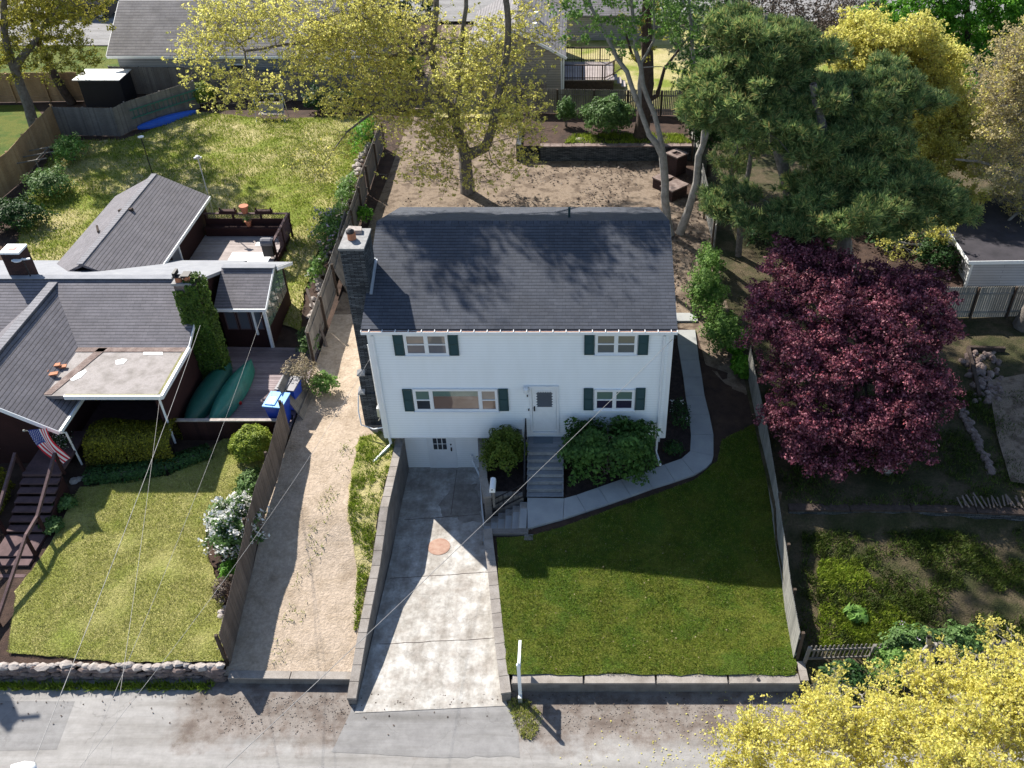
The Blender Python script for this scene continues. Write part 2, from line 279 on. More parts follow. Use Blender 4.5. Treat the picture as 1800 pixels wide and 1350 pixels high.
M['bladedry'] = m_leaf('dry_grass_blades', [(0, (.24, .31, .04)), (.5, (.42, .44, .10)), (1, (.62, .58, .26))], .35, clump=5, cl=.4)
M['bladeweed'] = m_leaf('weed_blades', [(0, (.14, .23, .014)), (.5, (.25, .35, .025)), (1, (.42, .48, .08))], .35, clump=4, cl=.5)
M['bladedark'] = m_leaf('shaded_weed_blades', [(0, (.03, .055, .008)), (.5, (.07, .12, .012)), (1, (.16, .20, .04))], .3, clump=3, cl=.6)  # weed blades with the right yard's shade put into their colour

def m_verge():
    # asphalt that breaks up into trodden gravel towards the walls; where it does is a property of the ground itself
    m, nt, b = _mat('gravel_verge_blend'); w = coord(nt, 'World'); sp = nt.nodes.new('ShaderNodeSeparateXYZ'); L(nt, w, sp.inputs[0])
    asp = ramp(nt, noisef(nt, w, .55, 6, .62), [(.25, (.27, .26, .255)), (.5, (.315, .305, .298)), (.75, (.36, .35, .342))]); grv = ramp(nt, noisef(nt, w, 1.6, 8, .65), [(.25, (.13, .10, .088)), (.42, (.19, .155, .135)), (.56, (.28, .25, .23)), (.75, (.17, .135, .118))])
    f = ramp(nt, noisef(nt, w, 55, 3, .7), [(.3, (.68,) * 3), (.7, (1,) * 3)]); grv = mixc(nt, 1.0, grv, f, 'MULTIPLY')
    def m1(op, a, c):
        n = nt.nodes.new('ShaderNodeMath'); n.operation = op
        for i, v in enumerate((a, c)):
            if isinstance(v, (int, float)): n.inputs[i].default_value = v
            else: L(nt, v, n.inputs[i])
        return n.outputs[0]
    nz = m1('MULTIPLY', m1('SUBTRACT', noisef(nt, w, 1.1, 8, .68), .5), 2.6)
    fy = maprange(nt, m1('ADD', sp.outputs['Y'], nz), 14.35, 14.95); fx = maprange(nt, m1('ADD', sp.outputs['X'], nz), -12.3, -11.4)
    fac = m1('MULTIPLY', fy, fx); c = mixc(nt, fac, asp, grv); L(nt, c, b.inputs['Base Color']); b.inputs['Roughness'].default_value = .92; b.inputs['Specular IOR Level'].default_value = .3
    bump(nt, b, noisef(nt, w, 50, 4, .7), .5, .02); return m
M['verge'] = m_verge()
for q in ('asphalt', 'asphalt2', 'concrete', 'verge'): add_cracks(q, .3 if q != 'concrete' else .6, .02, amt=.35)
# ---------------------------------------------------------------- mesh builder
def put(o, parent=None):
    COL.objects.link(o)
    if parent is not None: o.parent = parent
    return o
def rootloc(p):
    while p is not None and p.parent is not None: p = p.parent
    return p.location.copy() if p is not None else Vector((0, 0, 0))
def tag(o, label=None, cat=None, group=None, kind=None):
    if label: o['label'] = label
    if cat: o['category'] = cat
    if group: o['group'] = group
    if kind: o['kind'] = kind
    return o
def thing(name, label, cat, loc, group=None):
    o = bpy.data.objects.new(name, None); o.empty_display_size = .2; COL.objects.link(o); o.location = Vector(loc); return tag(o, label, cat, group)
class MB:
    def __init__(s): s.v = []; s.f = []
    def quad(s, *pts):
        n = len(s.v); s.v += [tuple(p) for p in pts]; s.f.append(tuple(range(n, n + len(pts)))); return s
    def obox(s, c, ax, ay, az):     # centre and three half-axis vectors
        c, ax, ay, az = map(Vector, (c, ax, ay, az))
        if ax.cross(ay).dot(az) < 0: ax = -ax
        n = len(s.v)
        for k in (-1, 1):
            for j in (-1, 1):
                for i in (-1, 1): s.v.append(tuple(c + ax * i + ay * j + az * k))
        for q in ((0, 2, 3, 1), (4, 5, 7, 6), (0, 1, 5, 4), (2, 6, 7, 3), (0, 4, 6, 2), (1, 3, 7, 5)): s.f.append(tuple(n + i for i in q))
        return s
    def box(s, x0, x1, y0, y1, z0, z1):
        return s.obox(((x0 + x1) / 2, (y0 + y1) / 2, (z0 + z1) / 2), (abs(x1 - x0) / 2, 0, 0), (0, abs(y1 - y0) / 2, 0), (0, 0, abs(z1 - z0) / 2))
    def beam(s, a, b, w, h, up=(0, 0, 1)):
        a, b = Vector(a), Vector(b); d = b - a; l = d.length; d /= l; up = Vector(up)
        sd = d.cross(up)
        if sd.length < 1e-4: sd = d.cross(Vector((0, 1, 0)))
        sd.normalize(); u2 = sd.cross(d)
        return s.obox((a + b) / 2, d * l / 2, sd * w / 2, u2 * h / 2)
    def prism(s, poly, ext):        # poly: planar 3d points, ext: extrusion vector
        ext = Vector(ext); P = [Vector(p) for p in poly]; nrm = Vector((0, 0, 0))
        for i in range(len(P)): nrm += P[i].cross(P[(i + 1) % len(P)])
        if nrm.dot(ext) > 0: P.reverse()
        n = len(s.v); k = len(P); s.v += [tuple(p) for p in P] + [tuple(p + ext) for p in P]
        s.f.append(tuple(range(n, n + k))); s.f.append(tuple(range(n + 2 * k - 1, n + k - 1, -1)))
        for i in range(k):
            j = (i + 1) % k; s.f.append((n + i, n + k + i, n + k + j, n + j))
        return s
    def tube(s, pts, r, seg=6, r2=None, cap=True):
        P = [Vector(p) for p in pts]; n = len(s.v); m = len(P); R = r if isinstance(r, (list, tuple)) else [r + ((r2 if r2 is not None else r) - r) * i / max(1, m - 1) for i in range(m)]
        for i, p in enumerate(P):
            d = (P[min(i + 1, m - 1)] - P[max(i - 1, 0)]).normalized()
            a = d.cross(Vector((0, 0, 1))) if abs(d.z) < .95 else d.cross(Vector((0, 1, 0)))
            a.normalize(); b = d.cross(a)
            for k in range(seg):
                t = 2 * math.pi * k / seg; s.v.append(tuple(p + (a * math.cos(t) + b * math.sin(t)) * R[i]))
        for i in range(m - 1):
            for k in range(seg):
                j = (k + 1) % seg; s.f.append((n + i * seg + k, n + i * seg + j, n + (i + 1) * seg + j, n + (i + 1) * seg + k))
        if cap:
            s.f.append(tuple(n + k for k in range(seg - 1, -1, -1))); s.f.append(tuple(n + (m - 1) * seg + k for k in range(seg)))
        return s
    def lathe(s, c, prof, seg=16, axis=(0, 0, 1)):
        c = Vector(c); ax = Vector(axis).normalized(); a = ax.orthogonal().normalized(); b = ax.cross(a); n = len(s.v); m = len(prof)
        for r, h in prof:
            for k in range(seg):
                t = 2 * math.pi * k / seg; s.v.append(tuple(c + ax * h + (a * math.cos(t) + b * math.sin(t)) * r))
        for i in range(m - 1):
            for k in range(seg):
                j = (k + 1) % seg; s.f.append((n + i * seg + k, n + i * seg + j, n + (i + 1) * seg + j, n + (i + 1) * seg + k))
        s.f.append(tuple(n + k for k in range(seg - 1, -1, -1))); s.f.append(tuple(n + (m - 1) * seg + k for k in range(seg)))
        return s
    def rock(s, c, r, sq=(1, 1, .7), seed=0):
        rnd = random.Random(seed); n = len(s.v); c = Vector(c); rings = 5; seg = 7; of = rnd.random() * 50
        for i in range(rings + 1):
            ph = math.pi * i / rings
            for k in range(seg):
                t = 2 * math.pi * k / seg
                d = Vector((math.sin(ph) * math.cos(t), math.sin(ph) * math.sin(t), math.cos(ph)))
                q = r * (1 + .35 * noise.noise(d * 1.3 + Vector((of, 0, 0))))
                s.v.append((c.x + d.x * q * sq[0], c.y + d.y * q * sq[1], c.z + d.z * q * sq[2]))
        for i in range(rings):
            for k in range(seg):
                j = (k + 1) % seg; s.f.append((n + i * seg + k, n + (i + 1) * seg + k, n + (i + 1) * seg + j, n + i * seg + j))
        return s
    def build(s, name, mat, parent=None, smooth=False, base=None):
        off = rootloc(parent) if parent is not None else (Vector(base) if base is not None else Vector((0, 0, 0)))
        me = bpy.data.meshes.new(name)
        me.from_pydata([(a - off.x, b - off.y, c - off.z) for a, b, c in s.v], [], s.f)
        uvl = me.uv_layers.new(name='UVMap'); data = np.empty(len(me.loops) * 2, dtype=np.float32); k = 0
        for p in me.polygons:
            n = p.normal
            if abs(n.z) > .999: u = Vector((1, 0, 0)); w = Vector((0, 1, 0))
            else: u = Vector((-n.y, n.x, 0)).normalized(); w = n.cross(u)
            for li in p.loop_indices:
                co = me.vertices[me.loops[li].vertex_index].co + off; data[2 * li] = co.dot(u); data[2 * li + 1] = co.dot(w)
        uvl.data.foreach_set('uv', data)
        me.materials.append(M[mat] if isinstance(mat, str) else mat)
        if smooth: me.polygons.foreach_set('use_smooth', [True] * len(me.polygons))
        o = bpy.data.objects.new(name, me); put(o, parent)
        if parent is None: o.location = off
        return o
def npmesh(name, V, F, mat, parent=None, base=None):       # many same-sized faces at once
    off = rootloc(parent) if parent is not None else (Vector(base) if base is not None else Vector((0, 0, 0)))
    V = np.asarray(V, dtype=np.float32) - np.array(off, dtype=np.float32); F = np.asarray(F, dtype=np.int32); me = bpy.data.meshes.new(name); k = F.shape[1]
    me.vertices.add(len(V)); me.vertices.foreach_set('co', V.ravel()); me.loops.add(F.size); me.loops.foreach_set('vertex_index', F.ravel())
    me.polygons.add(len(F)); me.polygons.foreach_set('loop_start', np.arange(0, F.size, k, dtype=np.int32)); me.update(calc_edges=True)
    me.materials.append(M[mat]); o = bpy.data.objects.new(name, me); put(o, parent)
    if parent is None: o.location = off
    return o
def patch(name, poly, H, mat, res=.8, dz=0.0, rough=.0, kind='structure', clip=None, jag=0):
    """a sheet of ground with an exact outline, following the height function"""
    P = [Vector((p[0], p[1])) for p in poly]; pts = []; k = len(P)
    for i in range(k):
        a, b = P[i], P[(i + 1) % k]; n = max(1, int((b - a).length / res))
        for j in range(n):
            q = a + (b - a) * j / n
            if jag: q = q + Vector((noise.noise(Vector((q.x * 2.3, q.y * 2.3, 1))), noise.noise(Vector((q.x * 2.3, q.y * 2.3, 9))))) * jag + Vector((random.uniform(-1, 1), random.uniform(-1, 1))) * jag * .12
            pts.append(q)
    nb = len(pts); edges = [(i, (i + 1) % nb) for i in range(nb)]
    xs = [p.x for p in P]; ys = [p.y for p in P]
    def inside(x, y):
        c = False; j = k - 1
        for i in range(k):
            if (P[i].y > y) != (P[j].y > y) and x < (P[j].x - P[i].x) * (y - P[i].y) / (P[j].y - P[i].y) + P[i].x: c = not c
            j = i
        return c
    x = min(xs) + res / 2
    while x < max(xs):
        y = min(ys) + res / 2
        while y < max(ys):
            q = (x + random.uniform(-.2, .2) * res, y + random.uniform(-.2, .2) * res)
            if inside(*q): pts.append(Vector(q))
            y += res
        x += res
    r = delaunay_2d_cdt(pts, edges, [], 1, 1e-5)
    m = MB(); m.v = [(p.x, p.y, H(p.x, p.y) + dz + (rough * noise.noise(Vector((p.x * .9, p.y * .9, 3))) if rough else 0)) for p in r[0]]
    m.f = [tuple(f) for f in r[2]]
    fl = []
    for f in m.f:
        a, b, c = (Vector(m.v[i]) for i in f[:3])
        fl.append(f if (b - a).cross(c - a).z > 0 else tuple(reversed(f)))
    m.f = fl
    o = m.build(name, mat, smooth=True)
    if kind: o['kind'] = kind
    return o
# ---------------------------------------------------------------- vegetation
def leafquads(P, size, up=.5, aspect=.6, out=None, var=.4):
    n = len(P); d = RNG.normal(size=(n, 3))
    if out is not None: d = d * .6 + out * 1.2
    d[:, 2] += up; d /= np.linalg.norm(d, axis=1)[:, None] + 1e-9          # leaf normal
    t = RNG.normal(size=(n, 3)); t -= (t * d).sum(1)[:, None] * d; t /= np.linalg.norm(t, axis=1)[:, None] + 1e-9
    b = np.cross(d, t); s = (size * (1 + var * RNG.uniform(-1, 1, n)))[:, None]
    V = np.stack([P - t * s * .5, P + b * s * .5 * aspect, P + t * s * .5 + d * s * .08, P - b * s * .5 * aspect], axis=1).reshape(-1, 3)
    return V, np.arange(4 * n, dtype=np.int32).reshape(n, 4)
def needles(P, dirs, length, width, per, spread=.7):
    n = len(P); V = []; P2 = np.repeat(P, per, 0); D = np.repeat(dirs, per, 0) + RNG.normal(size=(n * per, 3)) * spread
    D /= np.linalg.norm(D, axis=1)[:, None]; w = np.cross(D, RNG.normal(size=D.shape)); w /= np.linalg.norm(w, axis=1)[:, None]
    l = length * RNG.uniform(.6, 1.15, len(P2))[:, None]
    V = np.stack([P2 - w * width * .5, P2 + w * width * .5, P2 + D * l + w * width * .25, P2 + D * l - w * width * .25], axis=1).reshape(-1, 3)
    return V, np.arange(len(V), dtype=np.int32).reshape(-1, 4)
def sample_blobs(blobs, n, shell=0.0):
    """points inside ellipsoids (x,y,z,rx,ry,rz[,weight])"""
    B = np.array([list(b[:6]) for b in blobs], dtype=float)
    w = np.array([b[3] * b[4] * b[5] * (b[6] if len(b) > 6 else 1) for b in blobs]); w = w / w.sum()
    idx = RNG.choice(len(B), n, p=w); d = RNG.normal(size=(n, 3)); d /= np.linalg.norm(d, axis=1)[:, None]
    r = RNG.uniform(shell ** 3, 1, n) ** (1 / 3.0); return B[idx, :3] + d * r[:, None] * B[idx, 3:6]
def spray(blobs, n, k=.45, out=.72, flat=.6, seed=3):
    # break every lobe of a crown into separate smaller boughs with gaps between them
    r_ = np.random.default_rng(seed); res = []
    for b in blobs:
        for _ in range(n):
            d = r_.normal(size=3); d /= np.linalg.norm(d); s = k * r_.uniform(.7, 1.25); o = out * r_.uniform(.55, 1.1)
            res.append((b[0] + d[0] * b[3] * o, b[1] + d[1] * b[4] * o, b[2] + d[2] * b[5] * o, b[3] * s, b[4] * s, b[5] * s * flat, b[6] if len(b) > 6 else 1))
    return res
def segs(P0, P1, R0, R1, seg=5):
    P0 = np.asarray(P0); P1 = np.asarray(P1); n = len(P0); D = P1 - P0; ln = np.linalg.norm(D, axis=1)[:, None] + 1e-9; D = D / ln
    a = np.cross(D, np.array([.31, .17, .93])); a /= np.linalg.norm(a, axis=1)[:, None] + 1e-9; b = np.cross(D, a); V = np.zeros((n, 2 * seg, 3))
    P1 = P1 + D * np.asarray(R1)[:, None] * .5
    for k in range(seg):
        t = 2 * math.pi * k / seg; o = a * math.cos(t) + b * math.sin(t)
        V[:, k] = P0 + o * np.asarray(R0)[:, None]; V[:, seg + k] = P1 + o * np.asarray(R1)[:, None]
    F = np.zeros((n, seg, 4), dtype=np.int32); base = (np.arange(n) * 2 * seg)[:, None]
    for k in range(seg):
        j = (k + 1) % seg; F[:, k] = base + np.array([k, j, seg + j, seg + k])
    return V.reshape(-1, 3), F.reshape(-1, 4)
def skeleton(stems, targets, step=.8, wob=.12, tipr=.010, rise=.25, mrad=1.0):
    """grow limbs from the stems to every target point; returns nodes, parents, radii, tips"""
    X = []; par = []; rad = []; fixed = []
    for st in stems:
        prev = -1
        for i in range(len(st)):
            x, y, z, r = st[i]
            if i == 0:
                if len(st[0]) > 3 and X:
                    d = [sum((a - b) ** 2 for a, b in zip(q, (x, y, z))) for q in X]; k = int(np.argmin(d)); prev = k if d[k] < .3 else -1
                    if prev >= 0: continue
                X.append((x, y, z)); par.append(prev); rad.append(r); prev = len(X) - 1; continue
            a = np.array(X[prev]); b = np.array((x, y, z)); n = max(1, int(np.linalg.norm(b - a) / step)); r0 = rad[prev]
            for q in range(1, n + 1):
                t = q / n; p = a + (b - a) * t + (RNG.normal(size=3) * wob * .35 if q < n else 0)
                X.append(tuple(p)); par.append(prev); rad.append(r0 + (r - r0) * t); prev = len(X) - 1
    nst = len(X); cap = len(X) + 60 * len(targets) + 10; A = np.zeros((cap, 3)); A[:nst] = X; cnt = nst
    dd = [np.min(np.linalg.norm(A[:nst] - t, axis=1)) for t in targets]; tips = []
    for ti in np.argsort(dd):
        t = targets[ti]; df = A[:cnt] - t; dist = np.linalg.norm(df, axis=1) + np.maximum(0, df[:, 2]) * .9
        k = int(np.argmin(dist)); a = A[k]; b = t; l = np.linalg.norm(b - a); n = max(1, int(l / step)); prev = k
        for q in range(1, n + 1):
            s = q / n; p = a + (b - a) * s; p = p + np.array([0, 0, rise * l * s * (1 - s) * .6])
            if q < n: p = p + RNG.normal(size=3) * wob
            A[cnt] = p; par.append(prev); rad.append(0); prev = cnt; cnt += 1
        tips.append(prev)
    ch2 = np.zeros(cnt); R = np.zeros(cnt); child = np.zeros(cnt)
    for i in range(cnt - 1, -1, -1):
        R[i] = max(tipr, (ch2[i]) ** (1 / 2.3) if ch2[i] > 0 else tipr) * 1.0
        if par[i] >= 0: ch2[par[i]] += R[i] ** 2.3
    R = R * mrad
    for i in range(nst): R[i] = rad[i]
    for i in range(nst, cnt):
        p = par[i]; R[i] = min(R[i], R[p] * .92)
    return A[:cnt], np.array(par), R, tips, nst
def limbs(A, par, R, seg=5, rmin=0):
    i = np.array([k for k in range(len(A)) if par[k] >= 0 and R[k] >= rmin]); p = par[i]
    return segs(A[p], A[i], R[p], R[i], seg) if False else segs(A[p], A[i], np.minimum(R[p], R[i] * 1.35 + .004), R[i], seg)
def tree(name, label, stems, blobs, ntar, per, leafsize, bark, leaf, spread=.35, cat='tree', group=None, step=.8, rise=.25, up=.5, tipr=.009, wob=.12,
         mrad=1.0, shell=0.0, extra=None, flat=.7, puffs=False, trunkseg=7, twigs=None):
    root = thing(name, label, cat, stems[0][0][:3], group); T = sample_blobs(blobs, ntar, shell)
    A, par, R, tips, nst = skeleton(stems, T, step, wob, tipr, rise, mrad)
    V, F = limbs(A, par, R, trunkseg if len(A) < 3000 else 5); npmesh('trunk', V, F, bark, root)
    tp = A[np.array(tips)]
    if twigs:     # (how many, how long): fine end twigs, each carrying its own little leaf cluster
        nt_, ln = twigs; base = np.repeat(tp, nt_, 0); d = RNG.normal(size=base.shape); d /= np.linalg.norm(d, axis=1)[:, None]; d[:, 2] = d[:, 2] * .7 + .15
        end = base + d * ln * RNG.uniform(.4, 1.2, len(base))[:, None]; V, F = segs(base, end, np.full(len(base), tipr * .8), np.full(len(base), tipr * .5), 3); npmesh('twigs', V, F, bark, root); tp = end
    c = np.array([[b[0], b[1], b[2]] for b in blobs]).mean(0)
    if per > 0:
        n = len(tp) * per; P = np.repeat(tp, per, 0); sp = np.repeat(spread * RNG.uniform(.55, 1.35, len(tp)), per)[:, None]
        d = RNG.normal(size=(n, 3)); d /= np.linalg.norm(d, axis=1)[:, None]; d[:, 2] *= flat
        P = P + d * sp * (RNG.uniform(0, 1, n)[:, None] ** .5)
        o = d if puffs else None
        V, F = leafquads(P, leafsize, up, .65, o)
        npmesh('crown', V, F, leaf, root)
        if extra:
            k = RNG.random(len(tp)) < extra[1]; P = np.repeat(tp[k], extra[2], 0); P = P + RNG.normal(size=P.shape) * spread * .6
            V, F = leafquads(P, extra[3], up); npmesh('crown', V, F, extra[0], root)
    return root
def pine(name, label, stems, blobs, ntar, per, bark='bark', leaf='lf_pine', group=None, length=.32, width=.034, tw=6, spread=.20, tipr=.008, tuftup=.5):
    root = thing(name, label, 'tree', stems[0][0][:3], group); T = sample_blobs(blobs, ntar)
    A, par, R, tips, nst = skeleton(stems, T, .8, .08, tipr, .05); V, F = limbs(A, par, R, 5); npmesh('trunk', V, F, bark, root)
    tp = A[np.array(tips)]; pp = A[par[np.array(tips)]]; D = tp - pp; D /= np.linalg.norm(D, axis=1)[:, None] + 1e-6; D[:, 2] += tuftup
    P = np.repeat(tp, tw, 0) + RNG.normal(size=(len(tp) * tw, 3)) * spread * np.array([1, 1, .55]); Dr = np.repeat(D, tw, 0)
    V, F = needles(P, Dr, length, width, per); npmesh('crown', V, F, leaf, root); return root
def shrub(name, label, c, r, n, size, leaf, cat='shrub', group=None, bark='bark', stems=8, lump=.3, lumpf=1.2, up=.5, extra=None, top=0.0, shell=.55, box=1.0, seed=0):
    """leaf-sized faces through the outer volume of an uneven mound standing on c"""
    c = Vector(c); root = thing(name, label, cat, c, group); d = RNG.normal(size=(n, 3)); d /= np.linalg.norm(d, axis=1)[:, None]; d[:, 2] = np.where(d[:, 2] < -.35, -d[:, 2], d[:, 2])
    if box > 1: d = np.sign(d) * np.abs(d) ** (1 / box); d /= (np.abs(d) ** 6).sum(1)[:, None] ** (1 / 6.0)
    k = np.array([1 + lump * noise.noise(Vector((a[0] * lumpf * 2 + seed, a[1] * lumpf * 2, a[2] * lumpf * 2 + c.x))) * 1.6 for a in d])
    rr = (RNG.uniform(shell ** 2, 1, n) ** .5) * k; cz = c.z + r[2] * .85
    P = np.array([c.x, c.y, cz]) + d * rr[:, None] * np.array(r); P[:, 2] = np.maximum(P[:, 2], c.z + .03)
    V, F = leafquads(P, size, up, .6, d * .8); npmesh('foliage', V, F, leaf, root)
    m = MB()
    for i in range(stems):
        a = random.uniform(0, 6.28); q = random.uniform(.2, .75)
        m.tube([c + Vector((.06 * math.cos(a), .06 * math.sin(a), 0)), c + Vector((r[0] * q * .5 * math.cos(a), r[1] * q * .5 * math.sin(a), r[2] * .7)), c + Vector((r[0] * q * math.cos(a), r[1] * q * math.sin(a), r[2] * 1.3))], [.022, .014, .006], 5)
    m.build('stem', bark, root)
    if extra:     # (material, count, size, petals per head)
        mt, cn, sz, pt = extra; i = RNG.choice(n, cn); Q = P[i] + d[i] * .05; Q = np.repeat(Q, pt, 0) + RNG.normal(size=(cn * pt, 3)) * sz * .45
        V, F = leafquads(Q, sz * .6, .8); npmesh('blossom', V, F, mt, root)
    return root
def hedge(name, label, pts, w, h, n, size, leaf, H, cat='hedge', group=None, leaf2=None):
    """clipped hedge along a line of ground points"""
    P = [Vector((p[0], p[1], 0)) for p in pts]; L_ = [0]
    for a, b in zip(P, P[1:]): L_.append(L_[-1] + (b - a).length)
    base = Vector((P[0].x, P[0].y, H(P[0].x, P[0].y))); root = thing(name, label, cat, base, group); pts_ = []; nn = []
    for _ in range(n):
        s = random.uniform(0, L_[-1]); i = max(k for k in range(len(L_) - 1) if L_[k] <= s + 1e-9); t = (s - L_[i]) / (L_[i + 1] - L_[i]); q = P[i].lerp(P[i + 1], t)
        d = (P[i + 1] - P[i]).normalized(); sd = Vector((-d.y, d.x, 0)); u = random.uniform(-1, 1); z = random.random()
        side = random.random() < .55
        if side: u = math.copysign(random.uniform(.75, 1), u)
        else: z = random.uniform(.82, 1.0)
        k = 1 + .16 * noise.noise(Vector((q.x * 1.1, q.y * 1.1, z * 2))); e = (1 - .25 * z ** 4) * k
        zz = z * h * k * (1 - .12 * u * u); p = q + sd * u * w / 2 * e
        pts_.append((p.x, p.y, H(p.x, p.y) + .05 + zz)); nn.append(((sd * u)[0], (sd * u)[1], z * 1.2))
    V, F = leafquads(np.array(pts_), size, .2, .6, np.array(nn)); npmesh('foliage', V, F, leaf, root)
    m = MB(); k = int(L_[-1] / .5)
    for j in range(max(2, k)):
        s = L_[-1] * (j + .5) / max(2, k); i = max(q for q in range(len(L_) - 1) if L_[q] <= s); q = P[i].lerp(P[i + 1], (s - L_[i]) / (L_[i + 1] - L_[i])); z = H(q.x, q.y)
        m.tube([(q.x, q.y, z), (q.x + random.uniform(-.2, .2), q.y + random.uniform(-.15, .15), z + h * .8)], [.03, .01], 5)
    m.build('stem', 'barkdark', root); return root
def grass(name, poly, H, n, size, mat, dz=0.0, avoid=None, dens=None, wid=.35):
    P = [Vector((p[0], p[1])) for p in poly]; xs = [p.x for p in P]; ys = [p.y for p in P]; k = len(P); out = []
    def inside(x, y, PP=P):
        c = False; j = len(PP) - 1
        for i in range(len(PP)):
            if (PP[i].y > y) != (PP[j].y > y) and x < (PP[j].x - PP[i].x) * (y - PP[i].y) / (PP[j].y - PP[i].y) + PP[i].x: c = not c
            j = i
        return c
    A = RNG.uniform((min(xs), min(ys)), (max(xs), max(ys)), size=(n, 2))
    for x, y in A:
        if not inside(x, y): continue
        if dens is not None and noise.noise(Vector((x * dens[0], y * dens[0], dens[2] if len(dens) > 2 else 0))) + .6 * noise.noise(Vector((x * dens[0] * 3.1, y * dens[0] * 3.1, 7))) + random.uniform(-.38, .38) < dens[1]: continue
        out.append((x, y, H(x, y) + dz))
    Q = np.array(out); n = len(Q); a = RNG.uniform(0, 6.28, n); w = size * wid; h = size * RNG.uniform(.6, 1.3, n)
    t = np.stack([np.cos(a), np.sin(a), np.zeros(n)], 1) * w * .5; lean = RNG.normal(size=(n, 3)) * size * .55; lean[:, 2] = h
    V = np.stack([Q - t, Q + t, Q + lean], 1).reshape(-1, 3); F = np.arange(3 * n, dtype=np.int32).reshape(n, 3)
    o = npmesh(name, V, F, mat); o['kind'] = 'stuff'; return o

# ---------------------------------------------------------------- fences and walls
def fence(name, label, pts, H, h, mat, pmat='post', bw=.10, gap=.012, th=.02, top='point', bay=2.4, side=1, cat='fence', group=None, lean=0, rails=True, rnd=.02, hf=None, lift=.03, posth=None, postw=.09):
    P = [Vector((p[0], p[1], 0)) for p in pts]; base = Vector((P[0].x, P[0].y, H(P[0].x, P[0].y))); root = thing(name, label, cat, base, group)
    for a, b in zip(P, P[1:]):
        d = b - a; l = d.length; d = d / l; sd = Vector((-d.y, d.x, 0)) * side; nb = max(1, round(l / bay)); bl = l / nb
        for k in range(nb):
            p0 = a + d * bl * k; m = MB(); x = gap; jog = random.uniform(-rnd, rnd) * 1.2
            while x < bl - gap:
                w = min(bw, bl - gap - x); c = p0 + d * (x + w / 2) + sd * (jog + random.uniform(-.003, .003)); z = H(c.x, c.y) + lift
                hh = (hf((c.x, c.y)) if hf else h) * (1 + random.uniform(-.006, .006)); tl = random.uniform(-.006, .006)
                e = d * w / 2; u = sd * th / 2; t1 = Vector((0, 0, hh)) + sd * lean * hh + d * tl
                if top == 'point': poly = [c - e, c + e, c + e + t1 * (1 - .45 * w / hh), c + t1, c - e + t1 * (1 - .45 * w / hh)]
                elif top == 'dog': poly = [c - e, c + e, c + e + t1 * (1 - .25 * w / hh), c + e * .5 + t1, c - e * .5 + t1, c - e + t1 * (1 - .25 * w / hh)]
                else: poly = [c - e, c + e, c + e + t1, c - e + t1]
                m.prism([q + Vector((0, 0, z)) - u for q in poly], u * 2); x += w + gap
            m.build('panel', mat, root)
            if rails:
                for q in (.2, .8) if h > .8 else (.3, .75):
                    r = MB()
                    c0 = p0 + sd * (.035 + jog); c1 = p0 + d * bl + sd * (.035 + jog); hh = hf((c0.x, c0.y)) if hf else h
                    r.beam(c0 + Vector((0, 0, H(c0.x, c0.y) + hh * q)) + sd * lean * hh * q, c1 + Vector((0, 0, H(c1.x, c1.y) + hh * q)) + sd * lean * hh * q, .035, .07)
                    r.build('rail', mat, root)
            q = p0 + sd * .09; z = H(q.x, q.y); hh = (hf((q.x, q.y)) if hf else h) * (posth or 1.02)
            MB().beam((q.x, q.y, z - .1), Vector((q.x, q.y, z + hh)) + sd * lean * hh, postw, postw, d).build('post', pmat, root)
        if b is P[-1]:
            q = b + sd * .09; z = H(q.x, q.y); hh = (hf((q.x, q.y)) if hf else h) * (posth or 1.02)
            MB().beam((q.x, q.y, z - .1), Vector((q.x, q.y, z + hh)) + sd * lean * hh, postw, postw, d).build('post', pmat, root)
    return root
def capwall(name, label, pts, w, mat, capmat, top, bot, cap=.09, over=.03, side=1, cat='wall', capname='coping', capl=.4):
    """retaining wall along pts=(x,y); top(i) heights per point, bot height; inner face on the line, body to the given side"""
    P = [Vector((p[0], p[1], 0)) for p in pts]; root = thing(name, label, cat, (P[0].x, P[0].y, bot)); m = MB(); cp = MB(); n = len(P); off = []
    for i in range(n):
        a = P[max(i - 1, 0)]; b = P[min(i + 1, n - 1)]; d = (b - a).normalized(); off.append(Vector((-d.y, d.x, 0)) * side)
    for i in range(n - 1):
        a, b = P[i], P[i + 1]; oa, ob = off[i] * w, off[i + 1] * w; za, zb = top[i] - cap, top[i + 1] - cap
        A = [Vector((a.x, a.y, bot)), Vector((b.x, b.y, bot)), Vector((b.x, b.y, zb)), Vector((a.x, a.y, za))]; Bk = [A[0] + oa, A[1] + ob, A[2] + ob, A[3] + oa]
        fl = (lambda *q: m.quad(*q)) if side > 0 else (lambda *q: m.quad(*reversed(q)))
        fl(A[0], A[1], A[2], A[3]); fl(Bk[1], Bk[0], Bk[3], Bk[2]); fl(A[3], A[2], Bk[2], Bk[3])
        if i == 0: fl(Bk[0], A[0], A[3], Bk[3])
        if i == n - 2: fl(A[1], Bk[1], Bk[2], A[2])
        l = (b - a).length; k = max(1, round(l / capl)); ca = -off[i] * over; cb = -off[i + 1] * over
        for j in range(k):
            t0 = j / k + .004; t1 = (j + 1) / k - .004
            f = lambda t: (a.lerp(b, t) + ca.lerp(cb, t) + Vector((0, 0, za + (zb - za) * t + random.uniform(0, .004))), a.lerp(b, t) + oa.lerp(ob, t) - ca.lerp(cb, t) + Vector((0, 0, za + (zb - za) * t)))
            p, q = f(t0), f(t1); cp.prism([p[0], q[0], q[1], p[1]], (0, 0, cap))
    m.build('wall_face', mat, root); cp.build(capname, capmat, root); return root
